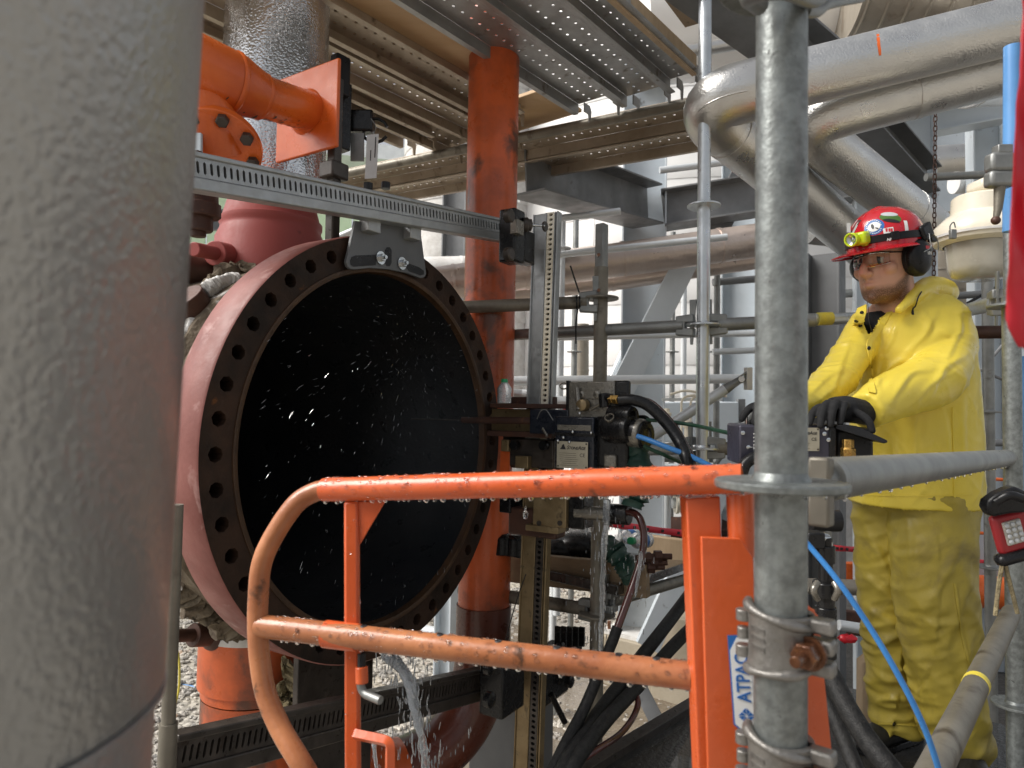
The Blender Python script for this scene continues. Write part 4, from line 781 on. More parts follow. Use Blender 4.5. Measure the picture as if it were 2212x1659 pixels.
def scuffs(a, b, r, n, c0, spread, f0, f1):
    d, x, y = basis(b - a); bb = B(); L = np.linalg.norm(b - a)
    for i in range(n):
        f = random.uniform(f0, f1); an = c0 + random.gauss(0, spread); w_ = random.uniform(.08, .3); q = a + d * L * f; hw = random.uniform(.0012, .004)
        V = []
        for k in range(6):
            t_ = an + w_ * (k / 5 - .5); e = hw * math.sin(math.pi * (k + .4) / 5.8)
            for s_ in (-1, 1): V.append(q + d * (e * s_ + .004 * (k / 5)) + (r + .0006) * (math.cos(t_) * x + math.sin(t_) * y))
        bb.add(V, [(2 * k, 2 * k + 1, 2 * k + 3, 2 * k + 2) for k in range(5)])
    return bb.make('scuff_marks', M['alu_dark'], t, kind='stuff')
for a_, b2, r_, n_, f0_, f1_ in ((c, d, .0585, 60, .02, .75), (a, b_, .0835, 40, .55, 1.0), (b_, c, .076, 26, .1, .9)): scuffs(a_, b2, r_, n_, -1.75, .3, f0_, f1_)
# valve stem things left of the red nozzle
t = T('brown_valve', 'dark brown valve body between the left pillar and the bar', 'valve', P(435, 490, 2.0))
for v0, v1, r in ((395, 445, .055), (440, 470, .062), (468, 500, .04), (498, 512, .022)): B().tube([P(428, v0, 2.0), P(428, v1, 2.0)], r, 10).make('body', M['red_rust'], t, bev=.003)
t = T('grey_bolt_clamp', 'grey clamp and black bolt at the left end of the slotted bar', 'clamp', P(432, 345, 1.8))
B().beam(P(424, 288, 1.78), P(424, 345, 1.78), .012, .03).make('plate', M['steel_blue'], t, bev=.002); B().lathe(P(432, 350, 1.76), nrm(A(.2, -.9, 0)), [(0, 0), (0, .02), (.03, .02), (.035, .015), (.035, 0)], 12).make('bolt', M['black_wet'], t)
# ------------------------------------------------------------------ lancing machine frame
def slotted_bar(name, label, a, b, hgt, mt, mdark, out, pitch=.0175, flip=1):
    """channel bar: slotted web facing 'out', proud top bead and thick bottom rail"""
    a, b = np.asarray(a, float), np.asarray(b, float); d = nrm(b - a); up = nrm(Z - d * d[2]); n = nrm(np.cross(up, d)); n = n if np.dot(n, out) > 0 else -n
    up = nrm(np.cross(d, n)) if np.dot(np.cross(d, n), Z) > 0 else -nrm(np.cross(d, n)); L = np.linalg.norm(b - a)
    t = T(name, label, 'rail', (a + b) / 2); k = int(L / pitch); wh = hgt * .5
    o = a + up * (hgt * .5 - hgt * .14 - wh)
    sb = B(); sb.sheet(o, d, up, k, 1, L / k, wh, SLOT(.2, .34), .009)
    if np.dot(np.cross(d, up), n) < 0: sb = B(); sb.sheet(o + d * L, -d, up, k, 1, L / k, wh, SLOT(.2, .34), .009)
    sb.make('slotted_web', mt, t, smooth=0)
    B().beam(a + up * (hgt * .43) - n * .018 + n * .003, b + up * (hgt * .43) - n * .018 + n * .003, .042, hgt * .14, up).make('top_bead', mt, t, bev=.003)
    B().beam(a - up * (hgt * .32) - n * .018 + n * .002, b - up * (hgt * .32) - n * .018 + n * .002, .042, hgt * .34, up).make('bottom_rail', mt, t, bev=.004)
    B().beam(a + up * hgt * .1 - n * .022, b + up * hgt * .1 - n * .022, .012, wh * 1.05, up).make('back_web', mdark, t)
    return t, d, up, n
B1a, B1b = PL(405, 366, .075), PL(1092, 498, .075)
slotted_bar('slotted_rail', 'grey slotted rail running across above the big flange', B1a, B1b, .088, M['alu'], M['black_wet'], FN)
B2a, B2b = PL(372, 1648, .075), PL(1062, 1474, .075)
slotted_bar('slotted_rail', 'grimy dark slotted rail running across below the flange', B2a, B2b, .115, M['alu_dark'], M['black_wet'], FN)
# bracket on the flange
t = T('rail_bracket', 'grey bracket plate with slots bolted to the top of the flange', 'bracket', PL(830, 580, .02))
poly = [(768, 477), (908, 492), (919, 577), (921, 592), (917, 599), (909, 601), (880, 590), (841, 582), (800, 579), (768, 582), (757, 581), (751, 575), (748, 565), (752, 550)]
B().prism([PL(u, v, .024) for u, v in poly], -FN * .011).make('plate', M['steel_dark'], t, bev=.0015)
for pl in ([(757, 563), (760, 555), (768, 552), (812, 550), (812, 573), (764, 576), (758, 572)], [(832, 540), (836, 534), (842, 534), (846, 540), (846, 568), (842, 575), (836, 575), (832, 568)], [(880, 568), (905, 577), (916, 585), (916, 593), (908, 595), (884, 586), (878, 578)]):
    B().prism([PL(u, v, .0255) for u, v in pl], -FN * .001).make('slot', M['black'], t)
for u, v in ((822, 557), (868, 569)):
    q = PL(u, v, .026); B().lathe(q, FN, [(0, 0), (0, .0205), (.003, .0205), (.003, 0)], 24).make('washer', M['zinc'], t); B().lathe(q, FN, [(.003, 0), (.003, .0125), (.013, .0125), (.015, .011), (.015, 0)], 6).make('nut', M['zinc'], t, smooth=20); B().cyl(q, q + FN * .024, .006, 12).make('stud', M['zinc'], t)
for u0, u1, v in ((781, 818, 489), (875, 903, 506)): q = PL((u0 + u1) / 2, v, .035); B().box(q, (FT, FN, Z), (.027, .02, .02)).make('clamp_block', M['alu'], t, bev=.003)
for u, v in ((795, 410), (833, 408)): q = PL(u, v, .05); B().cyl(q, q + Z * .02, .014, 12).make('knob', M['black'], t)
t = T('jack_post', 'grey jack post rising behind the bracket above the flange', 'post', PL(720, 530, -.1))
p = PL(718, 500, -.05); B().beam(A(p[0], p[1], P(718, 545, 2.2)[2]), A(p[0], p[1], P(722, 200, 2.2)[2]), .032, .032, FT).make('shaft', M['alu_dark'], t, bev=.004)
for v, h in ((395, .05), (470, .04)): B().box(A(p[0], p[1], P(718, v, 2.2)[2]), (FT, FN, Z), (.034, .03, h / 2)).make('collar', M['alu_dark'], t, bev=.006)
t = T('lifting_beam_clamp', 'black beam clamp with hook hanging under the planks', 'clamp', P(765, 270, 2.5))
B().box(P(735, 165, 2.4), (GD, GP, Z), (.03, .02, .07)).make('jaw', M['black'], t, bev=.006); B().box(P(738, 255, 2.45), (GD, GP, Z), (.02, .03, .12)).make('shaft', M['black_wet'], t, bev=.004)
B().box(P(772, 265, 2.5), (RT, FW, Z), (.06, .03, .04)).make('body', M['black_wet'], t, bev=.008); B().tube([P(770 + 28 * math.cos(k * .5 + .5) + 40, 282 + 26 * math.sin(k * .5 + .5), 2.5) for k in range(12)], .006, 10).make('ring', M['black'], t)
B().box(P(772, 318, 2.48), (RT, FW, UP), (.024, .004, .05)).make('hang_plate', M['galv_dull'], t)
t = T('inspection_tag', 'white printed inspection tag hanging under the planks', 'tag', P(803, 380, 2.35)); q = P(803, 338, 2.35); ux, uy = nrm(RT - FW * .25), nrm(UP + RT * .05)
B().box(q, (ux, uy, np.cross(ux, uy)), (.0215, .075, .0009)).make('card', M['tag'], t)
for dy, hh in ((.045, .012), (-.045, .012)): pass
B().box(q + np.cross(ux, uy) * .0012 + uy * .004 - ux * .004, (ux, uy, np.cross(ux, uy)), (.0016, .018, .0002)).make('print_line', M['ink'], t)
B().box(q + np.cross(ux, uy) * .0012 + uy * .03 + ux * .012, (ux, uy, np.cross(ux, uy)), (.0018, .035, .0002)).make('print_line', M['ink'], t)
B().tube(spline([q + uy * .072, q + uy * .1 + ux * .01, q + uy * .13 - ux * .01], 5), .001, 6).make('wire', M['galv_dull'], t)
# vertical rail with rack holes
VA, VB = PL(1182, 462, .2), PL(1139, 1690, .2)
def rack(label, a, b, mt, mt2, mt3, wd=.108):
    t = T('vertical_rail', label, 'rail', b); d = nrm(a - b); s = nrm(FN - d * np.dot(FN, d)); n = nrm(np.cross(s, d)); n = n if np.dot(n, FT) < 0 else -n; L = np.linalg.norm(a - b)
    B().beam(b - s * wd * .22, a - s * wd * .22, wd * .5, .02, n).make('smooth_face', mt, t, bev=.002)
    for o, w_, h_ in ((-.48, .05, .034), (.03, .05, .03), (.5, .06, .034), (.405, .03, .03)): B().beam(b + s * wd * o, a + s * wd * o, wd * w_, h_, n).make('rib', mt, t, bev=.002)
    k = int(L / .0195); o = b + s * wd * .07 + n * .012
    bb = B(); bb.sheet(o, s, d, 1, k, wd * .3, L / k, hole(.27, .3), .012)
    if np.dot(np.cross(s, d), n) < 0: bb = B(); bb.sheet(o + s * wd * .3, -s, d, 1, k, wd * .3, L / k, hole(.27, .3), .012)
    bb.make('rack_strip', mt2, t, smooth=0); B().beam(b + s * wd * .22 - n * .004, a + s * wd * .22 - n * .004, wd * .3, .008, n).make('back_web', mt3, t)
    return t
mid = VA + (VB - VA) * ((1010 - 462) / (1690 - 462))
rack('pale aluminium rack rail standing right of the flange', VA, mid, M['alu'], M['cream'], M['black_wet'])
rack('rusty gold lower half of the rack rail', mid - Z * .02, VB, M['alu_dirty'], M['alu_dark'], M['black_wet'])
def pb(u, v, off=.13): return PL(u, v, off + .07)
t = T('rail_carriage', 'black carriage with thumb knob joining the two rails', 'carriage', pb(1120, 560))
B().box(pb(1106, 512, .1), (FT, FN, Z), (.038, .035, .098)).make('plate', M['black_wet'], t, bev=.008); B().box(pb(1130, 535, .1), (FT, FN, Z), (.04, .03, .06)).make('body', M['black'], t, bev=.006)
for v in (467, 550): q = pb(1094, v, .14); B().lathe(q, FN, [(0, 0), (0, .024), (.02, .024), (.024, .019), (.024, 0)], 20).make('roller', M['alu_dark'], t)
B().box(pb(1117, 492, .145), (FT, FN, Z), (.024, .015, .026)).make('square_boss', M['wet_grey'], t, bev=.002)
q = pb(1142, 486, .15); kx = nrm(FN + FT * .8); B().lathe(q - kx * .02, kx, [(0, 0), (0, .026), (.014, .028), (.02, .022), (.03, .022), (.034, .012), (.034, 0)], 24).make('knob_collar', M['alu_dark'], t)
B().tube([q + kx * .01, q + kx * .06], .005, 10).make('screw', M['zinc'], t); B().lathe(q + kx * .055 + FT * .012, FN, [(-.004, 0), (-.004, .019), (.004, .019), (.004, 0)], 20).make('thumb_disc', M['alu_dark'], t, bev=.002)
B().box(pb(1140, 566, .1), (FT, FN, Z), (.02, .02, .012)).make('lower_nut', M['black'], t, bev=.004)
t = T('rail_carriage', 'grimy lower carriage joining the rails near the ground', 'carriage', pb(1100, 1540))
B().box(pb(1085, 1478, .1), (FT, FN, Z), (.075, .05, .09)).make('plate', M['black_wet'], t, bev=.008); B().box(pb(1180, 1455, .08), (FT, FN, Z), (.12, .045, .1)).make('body', M['black_wet'], t, bev=.012)
for u, v in ((1052, 1440), (1052, 1510), (1205, 1400), (1225, 1470)): q = pb(u, v, .14); B().lathe(q, FN, [(0, 0), (0, .026), (.02, .026), (.024, .02), (.024, 0)], 16).make('roller', M['black_wet'], t)
B().box(pb(1228, 1395, .1), (FT, FN, Z), (.075, .03, .055)).make('finned_block', M['black'], t, bev=.006)
for k in range(5): B().box(pb(1205 + k * 13, 1375, .14), (FT, FN, Z), (.006, .012, .04)).make('fin', M['black_wet'], t, bev=.001)
B().tube([pb(1190, 1500, .16), pb(1220, 1560, .18)], .012, 12).make('lever', M['black_wet'], t)
# ------------------------------------------------------------------ lance drive
SN, SX = -FT, FN; Q0 = P(1200, 950, 2.5)                       # the drive lies along the lance, its plate faces the camera
def PD(u, v, off): return Pp(u, v, Q0 + SN * (off - .2), SN)
dr = T('lance_drive', 'black lance drive unit with name plate in front of the rack rail', 'machine', PD(1250, 1010, .2))
def db(name, u0, v0, u1, v1, off, dp, mt, bev=.004, par=None):
    a, b = PD(u0, v0, off), PD(u1, v1, off); c = (PD((u0 + u1) / 2, (v0 + v1) / 2, off)) - SN * dp / 2; w = abs(np.dot(PD(u1, (v0 + v1) / 2, off) - PD(u0, (v0 + v1) / 2, off), SX)); h = abs(PD((u0 + u1) / 2, v0, off)[2] - PD((u0 + u1) / 2, v1, off)[2])
    return B().box(c, (SX, SN, Z), (w / 2, dp / 2, h / 2)).make(name, mt, par or dr, bev=bev)
ca_ = T('beam_carriage', 'rusty cross beam carrying the lance drive beside the flange', 'beam', PD(1100, 940, .1))
db('top_plate', 1055, 872, 1228, 882, .17, .14, M['red_rust'], .002, ca_); db('angle_lip', 1100, 857, 1198, 874, .1, .02, M['red_rust'], .003, ca_)
db('beam_body', 1050, 883, 1150, 943, .13, .09, M['alu_dirty'], .004, ca_); db('lower_shelf', 1050, 932, 1190, 944, .17, .13, M['red_rust'], .002, ca_)
db('under_block', 1098, 948, 1195, 1010, .13, .08, M['alu_dark'], .006, ca_); db('back_block', 1084, 940, 1205, 1013, .09, .05, M['alu_dark'], .004, ca_); db('lower_back', 1090, 1062, 1230, 1112, .1, .06, M['black_wet'], .004, ca_); db('tan_pad', 1112, 985, 1140, 1012, .16, .03, M['alu_dirty'], .003, ca_); db('wear_pad', 1082, 950, 1098, 975, .16, .02, M['alu_dirty'], .003, ca_)
db('strap', 1080, 975, 1101, 1030, .13, .01, M['orange_pipe'], .001, ca_)
for u in (1115, 1178): q = PD(u, 962, .14); B().lathe(q, SN, [(0, 0), (0, .018), (.02, .018), (.02, 0)], 16).make('roller', M['black_wet'], ca_)
db('gold_gearbox', 1150, 1066, 1222, 1138, .2, .09, M['alu_dirty'], .004, ca_); db('gold_lip', 1134, 1136, 1205, 1150, .2, .09, M['alu_dirty'], .003, ca_); db('brown_block', 1096, 1100, 1200, 1160, .15, .08, M['red_rust'], .008, ca_); db('side_block', 1078, 1076, 1102, 1108, .16, .04, M['black_wet'], .004, ca_)
db('end_block', 1224, 1070, 1260, 1143, .18, .09, M['black_wet'], .006, ca_)
for u in (1165, 1210): q = PD(u, 1130, .2); B().lathe(q, SN, [(0, 0), (0, .009), (.005, .009), (.005, 0)], 12).make('cap_screw', M['alu_dark'], ca_)
a, b_ = PD(1245, 1107, .16), PD(1340, 1111, .16); B().tube([a, b_], .025, 20).make('motor_shaft', M['wet_grey'], ca_); B().tube([b_ - (b_ - a) * .25, b_ + (b_ - a) * .2], .036, 20).make('motor_can', M['black_wet'], ca_, bev=.004)
db('front_block', 1143, 884, 1226, 938, .21, .11, M['navy']); db('drive_body', 1198, 900, 1282, 1012, .25, .13, M['navy'], .006); db('name_strip', 1203, 918, 1276, 930, .252, .006, M['wet_grey'], .001)
db('side_shelf', 1196, 935, 1284, 942, .256, .01, M['black_wet'], .002)
db('mount_plate', 1226, 824, 1326, 903, .2, .02, M['wet_grey'], .004); db('black_edge', 1320, 822, 1358, 905, .19, .025, M['black_wet'], .008); db('plate_frame', 1222, 822, 1228, 905, .205, .02, M['black'], .002)
db('lower_body', 1282, 900, 1356, 1012, .22, .13, M['black_wet'], .01); db('motor_mount', 1335, 905, 1362, 1000, .2, .1, M['black_wet'], .008); db('grey_lug', 1303, 982, 1330, 1010, .235, .02, M['wet_grey'], .006)
kx = nrm(SX * .96 + SN * .28)
for u, v, r, L, mt in ((1315, 925, .05, .1, 'black_wet'), (1322, 898, .036, .09, 'black_wet'), (1350, 932, .042, .07, 'black_wet'), (1366, 935, .048, .05, 'wet_grey'), (1382, 938, .047, .03, 'black_wet')):
    q = PD(u, v, .24); B().lathe(q, kx, [(0, 0), (0, r), (L * .8, r), (L, r * .88), (L, r * .5), (L * .8, r * .45), (L * .8, 0)], 24).make('motor_can', M[mt], dr, bev=.002)
for u, v in ((1257, 853), (1290, 853)):
    q = PD(u, v, .202); B().lathe(q, SN, [(0, 0), (0, .0125), (.006, .0125), (.008, .009), (.008, .005), (.003, .004), (.003, 0)], 20).make('cap_screw', M['wet_grey'], dr)
db('small_plate', 1252, 844, 1296, 862, .204, .004, M['wet_grey'], .002)
for u, v in ((1252, 893), (1217, 945), (1277, 935), (1300, 932), (1237, 933), (1205, 952), (1230, 955)):
    q = PD(u, v, .262); B().sphere(q, .006, 10, 6).make('screw', M['zinc'], dr)
B().tube([PD(1246, 838, .215), PD(1251, 885, .23)], [.008, .011], 10).make('cam_lever', M['wet_grey'], dr); B().tube([PD(1275, 885, .23), PD(1302, 868, .24)], .007, 10).make('handle_rod', M['wet_grey'], dr)
q = PD(1262, 875, .21); B().lathe(q, SN, [(0, 0), (0, .022), (.025, .02), (.03, .01), (.03, 0)], 16).make('boss', M['alu_dirty'], dr)
q = PD(1218, 834, .2); B().tube([q + .014 * (math.cos(k * .52) * SX * 1.2 + math.sin(k * .52) * Z * .75) for k in range(13)], .0028, 8).make('pull_ring', M['wet_grey'], dr)
B().tube(spline([PD(1306, 870, .25), PD(1312, 882, .25), PD(1320, 900, .25), PD(1328, 905, .25)], 6), .004, 8).make('link_arm', M['wet_grey'], dr)
B().lathe(PD(1322, 913, .27), nrm(SN + Z * .8), [(0, .016), (.03, .017), (.03, .013), (.0, .012)], 20).make('socket', M['wet_grey'], dr)
B().tube([PD(1305, 850, .24), PD(1307, 880, .24)], .02, 14).make('hose_elbow', M['black_wet'], dr, bev=.002); B().tube([PD(1307, 858, .24), PD(1322, 862, .25)], .016, 14).make('hose_elbow', M['black_wet'], dr)
q0, q1 = PD(1318, 862, .25), PD(1340, 864, .27); B().lathe(q0, q1 - q0, [(0, 0), (0, .015), (.018, .015), (.018, .0125), (.022, .0125), (.022, .0165), (.045, .0165), (.045, 0)], 6).make('brass_fitting', M['brass'], dr, smooth=20, bev=.001)
B().tube(spline([PD(1365, 905, .2), PD(1372, 902, .2), PD(1395, 902, .2), PD(1403, 915, .2), PD(1400, 932, .2)], 6), .007, 8).make('grab_handle', M['black'], dr)
q = PD(1397, 925, .2); B().tube([q + .02 * (math.cos(k * .4) * SX * .8 + math.sin(k * .4) * Z * 1.2) for k in range(17)], .0028, 8).make('ring', M['black_wet'], dr)
B().tube(spline([PD(1160, 905, .23), PD(1168, 888, .24), PD(1180, 886, .24), PD(1195, 908, .24)], 6), .0018, 6).make('lanyard', M['galv_dull'], dr)
B().tube([PD(1172, 925, .23), PD(1182, 943, .24)], .005, 8).make('latch', M['wet_grey'], dr)
a, b_ = PD(1150, 909, .19), PD(890, 905, .19); B().tube([a, a + (b_ - a) * .55], .0135, 14).make('lance', M['red_rust'], dr); B().tube([a + (b_ - a) * .5, b_], .006, 10).make('lance_tip', M['alu_dark'], dr)
# name plate
def name_plate(parent, c, ux, uy, w, h):
    n = np.cross(ux, uy); B().box(c, (ux, uy, n), (w / 2, h / 2, .0008)).make('name_plate', M['plate'], parent); o = c + n * .001
    text('StoneAge', h * .2, o + ux * w * .12 + uy * h * .27, ux, uy, M['ink'], parent, shear=.25, width=w * .6)
    B().prism([o - ux * w * .4 + uy * h * .2, o - ux * w * .2 + uy * h * .2, o - ux * w * .24 + uy * h * .3, o - ux * w * .27 + uy * h * .4, o - ux * w * .32 + uy * h * .37, o - ux * w * .35 + uy * h * .27], n * .0003).make('mountain_logo', M['ink'], parent)
    text('CE', h * .19, o + ux * w * .33 + uy * h * .0, ux, uy, M['ink'], parent, bold=False)
    for k in range(7): B().box(o - ux * w * (.14 if k < 3 else .1) + uy * h * (.06 - k * .075), (ux, uy, n), (w * (.27 if k < 3 else .3 - .03 * (k % 3)), h * .006, .0002)).make('print_line', M['alu_dark'], parent)
    for i in (-1, 1):
        for j in (-1, 1): B().lathe(o + ux * i * w * .45 + uy * j * h * .43, n, [(0, 0), (0, h * .035), (h * .02, h * .03), (h * .02, 0)], 10).make('plate_rivet', M['alu_dark'], parent)
c = PD(1236, 983, .258); name_plate(dr, c, SX, Z, abs(np.dot(PD(1269, 983, .258) - PD(1202, 983, .258), SX)), .093)
# ================================================================== orange swing gate
gt = T('safety_gate', 'orange scaffold swing gate with worn tan tubes in the foreground', 'gate', P(1100, 1500, .9))
ga, gb = P(700, 1058, .985), P(1604, 1034, .775); gr = .0166
B().tube([ga, gb], gr, 32, False, .84).make('top_rail', M['orange'], gt, bev=.0004)
def inlets(): pass
pts = spline([P(712, 1057, .987), P(680, 1063, .99), P(640, 1088, .99), P(596, 1150, .985), P(566, 1215, .98), P(558, 1290, .975), P(557, 1360, .97), P(562, 1430, .965), P(575, 1500, .955), P(605, 1572, .94), P(645, 1640, .92), P(680, 1700, .91)], 6)
B().tube(pts, .0142, 28).make('hoop_tube', M['tan'], gt, smooth=60)
ma, mb = P(560, 1352, .97), P(1493, 1460, .8); B().tube([ma, mb], .0158, 32, False, .8).make('mid_rail', M['tan'], gt)
md = nrm(mb - ma)
for u in (820, 995, 1120, 1240, 1360, 1430):
    f = (u - 560) / 933; q = ma + (mb - ma) * f; o = nrm(np.cross(md, np.cross(Z, md))); B().lathe(q + o * .0158, o, [(-.001, .0055), (.0004, .0045), (.0004, .0)], 12).make('drilled_hole', M['ink'], gt)
B().tube([P(702, 1369, .942), P(775, 1378, .93)], .0182, 32).make('sleeve', M['orange'], gt, bev=.001)
va, vb = P(760, 1082, .968), P(763, 1720, .925); B().beam(va, vb, .0205, .014, FW).make('upright', M['orange'], gt, bev=.004)
B().prism([P(772, 1084, .965), P(833, 1082, .96), P(778, 1176, .96), P(772, 1178, .96)], FW * .005).make('gusset', M['orange'], gt, bev=.001)
B().tube([P(781, 1440, .925), P(782, 1476, .922)], .0085, 16).make('latch_barrel', M['orange'], gt, bev=.001); B().tube([P(781, 1412, .93), P(781, 1442, .926)], .0055, 12).make('latch_spring', M['black'], gt)
B().tube(bend(P(779, 1470, .92), P(780, 1496, .92), P(822, 1513, .9), .012), .0056, 12).make('latch_pin', M['galv_dull'], gt)
B().tube(bend(P(766, 1586, .92), P(843, 1602, .905), P(842, 1720, .89), .008, 6), .0075, 4).make('latch_keeper', M['orange'], gt, bev=.001)
# hinge post, plates and short tube
B().prism([P(1482, 1078, .795), P(1556, 1072, .79), P(1560, 1180, .785), P(1572, 1740, .75), P(1512, 1740, .755)], FW * .03).make('post_channel', M['orange'], gt, bev=.002)
B().prism([P(1515, 1160, .762), P(1600, 1164, .756), P(1628, 1205, .754), P(1640, 1740, .72), P(1532, 1740, .725)], FW * .006).make('post_plate', M['orange'], gt, bev=.001)
B().tube([P(1598, 1066, .79), P(1604, 1200, .785)], .0152, 24).make('hinge_tube', M['orange'], gt)
B().prism([P(1742, 1303, .765), P(1768, 1330, .765), P(1797, 1622, .76), P(1740, 1622, .76)], FW * .02).make('hinge_plate', M['orange'], gt, bev=.001)
B().prism([P(1590, 1300, .78), P(1760, 1318, .78), P(1790, 1450, .78), P(1620, 1450, .78)], FW * .006).make('back_plate', M['orange'], gt)
# maker's label
def label_plate():
    tl, bl = P(1571, 1372, .7445), P(1586, 1582, .7315); uy = nrm(tl - bl); ux = nrm(P(1640, 1376, .7405) - tl); ux = nrm(ux - uy * np.dot(ux, uy)); n = np.cross(ux, uy); h = np.linalg.norm(tl - bl); w = .031
    o = (tl + bl) / 2 + ux * w / 2
    pl = lambda pts, th, nm, mt: B().prism([o + ux * w * a + uy * h * b for a, b in pts], n * th).make(nm, mt, gt)
    pl([(-.5, .5), (.5, .5), (.5, -.5), (-.2, -.5), (-.5, -.42)], .0008, 'label_edge', M['blue_ink'])
    pl([(-.45, .34), (-.2, .475), (.46, .475), (.46, -.485), (-.18, -.485), (-.45, -.41)], .0011, 'maker_label', M['white'])
    text('ATPAC', .0195, o + n * .0013 + uy * h * .06 - ux * w * .07, uy, -ux, M['blue_ink'], gt, width=h * .5)
    c = o + n * .0013 - uy * h * .33 - ux * w * .06
    s = .0085
    for k in range(8):
        a0, a1 = k * math.pi / 4 + .06, (k + 1) * math.pi / 4 - .06
        rr = lambda a: s / (abs(math.cos(a)) + abs(math.sin(a))); B().prism([c + (ux * math.cos(a0) + uy * math.sin(a0)) * .0012, c + ux * rr(a0) * math.cos(a0) + uy * rr(a0) * math.sin(a0), c + ux * rr(a1) * math.cos(a1) + uy * rr(a1) * math.sin(a1)], n * .0003).make('star_logo', M['blue_ink'], gt)
    for k in range(2): B().box(o + n * .0012 + ux * w * (.22 + k * .07) + uy * h * .0, (ux, uy, n), (.0005, h * .27, .0001)).make('print_line', M['tag'], gt)
label_plate()
drops(ga, gb, gr, 620, 46, gt, .0021); drops(ma, mb, .0158, 520, 30, gt, .0021); drops(va, vb, .011, 60, 0, gt, .0012)
q = P(1135, 1112, .87); db_ = B().sphere(q, .0033, 10, 8, None, (1, 1, 1.7)); db_.sphere(q + Z * .008, .0011, 8, 6, None, (1, 1, 3)); db_.make('falling_drop', M['water'], None, kind='stuff')
# ================================================================== hoses
def hose(label, pts, r, mt, n=10, seg=14, name='hose', cat='hose', sm=60):
    return B().tube(spline([P(*p) for p in pts], n), r, seg).make(name, mt, label=label, cat=cat, smooth=sm)
hose('thick black pressure hose arching from the brass fitting', [(1338, 864, 2.31), (1366, 864, 2.29), (1400, 876, 2.27), (1438, 912, 2.24), (1468, 955, 2.2), (1486, 1000, 2.15), (1500, 1060, 2.2), (1500, 1140, 2.2)], .0195, M['rubber'])
hose('dark red hose lying along the thick black hose', [(1380, 862, 2.34), (1410, 872, 2.32), (1450, 912, 2.28), (1480, 960, 2.24), (1498, 1010, 2.2), (1478, 1075, 2.3), (1492, 1125, 2.3), (1500, 1200, 2.3)], .0105, M['redhose'])
hose('blue hose leaving the drive unit towards the control box', [(1376, 942, 2.24), (1400, 950, 2.22), (1440, 966, 2.18), (1490, 985, 2.15), (1540, 1010, 2.12), (1600, 1045, 2.1)], .0085, M['bluehose'])
hose('green hose from the drive unit to the control box', [(1396, 907, 2.3), (1440, 910, 2.28), (1500, 919, 2.25), (1550, 930, 2.1), (1598, 940, 1.95)], .0065, M['greenhose'])
hose('lower green hose beneath the blue one', [(1376, 955, 2.26), (1405, 970, 2.26), (1440, 985, 2.26), (1475, 1002, 2.3), (1510, 1025, 2.25)], .0065, M['greenhose'])
hose('wet maroon hose curling down from the motor shaft', [(1340, 1111, 2.4), (1362, 1106, 2.35), (1382, 1120, 2.3), (1391, 1160, 2.28), (1384, 1210, 2.26), (1358, 1290, 2.2), (1325, 1380, 2.15)], .0125, M['redhose'])
hose('black hose joined to the maroon hose, running down left', [(1334, 1355, 2.16), (1322, 1388, 2.145), (1300, 1440, 2.1), (1262, 1530, 2.05), (1215, 1620, 1.95), (1170, 1720, 1.85)], .017, M['braid'])
hose('braided black hose crossing under the tan rail', [(1510, 1255, 2.9), (1455, 1330, 2.7), (1385, 1420, 2.4), (1310, 1520, 2.15), (1240, 1620, 1.95), (1200, 1700, 1.85)], .024, M['braid'])
hose('second braided hose nearer the orange post', [(1520, 1330, 2.6), (1450, 1400, 2.45), (1380, 1480, 2.25), (1310, 1555, 2.05), (1240, 1650, 1.9), (1215, 1710, 1.85)], .022, M['braid'])
hose('thin maroon hose looping along the bottom', [(1345, 1470, 2.3), (1376, 1505, 2.2), (1372, 1540, 2.15), (1340, 1585, 2.05), (1280, 1625, 1.95), (1215, 1670, 1.88)], .0095, M['redhose'])
hose('bright blue hose sweeping down in front of the man', [(1725, 1155, 1.0), (1741, 1171, 1.0), (1811, 1256, .97), (1886, 1366, .95), (1953, 1482, .93), (1999, 1578, .92), (2030, 1670, .92), (2045, 1740, .92)], .0041, M['bluehose'])
hose('braided black hose right of the near pole at the bottom', [(1760, 1400, 1.5), (1795, 1462, 1.45), (1830, 1530, 1.4), (1875, 1600, 1.35), (1930, 1670, 1.3), (1970, 1720, 1.3)], .0215, M['braid'])
hose('second braided hose at the bottom right of the near pole', [(1765, 1480, 1.5), (1800, 1545, 1.45), (1832, 1620, 1.4), (1860, 1690, 1.35)], .0165, M['braid'])
hose('yellow-brown cord hanging beside the left pillar', [(381, 1395, 1.5), (387, 1430, 1.5), (386, 1490, 1.5), (373, 1540, 1.5)], .0022, M['tape_yellow'], name='cord', cat='cord')
hose('light blue pipe lying on the gravel', [(340, 1475, 5.0), (405, 1484, 4.95), (470, 1496, 4.85), (540, 1500, 4.8)], .016, M['blue_pole'], name='blue_pipe', cat='pipe')
hose('pale pipe on the ground at the bottom centre', [(930, 1606, 4.1), (1020, 1636, 3.95), (1120, 1668, 3.8)], .045, M['white_tube'], name='ground_pipe', cat='pipe')
hose('grey pipe end lying on the gravel under the flange', [(880, 1355, 6.2), (930, 1366, 6.15), (975, 1372, 6.1)], .055, M['white_tube'], name='ground_pipe', cat='pipe')
tie = T('cable_tie', 'black cable tie knotted round the tube at the square-topped pole', 'cable tie', P(1258, 660, 2.76))
B().tube(spline([P(1232, 574, 2.74), P(1242, 605, 2.74), P(1251, 632, 2.74)], 5), .0035, 6).make('tail', M['black'], tie); B().tube(spline([P(1248, 668, 2.74), P(1244, 700, 2.74), P(1244, 743, 2.74)], 5), .0035, 6).make('tail', M['black'], tie)
tq = P(1250, 653.7, 2.796); td = nrm(P(1268, 653, 2.79) - P(940, 666, 2.9))
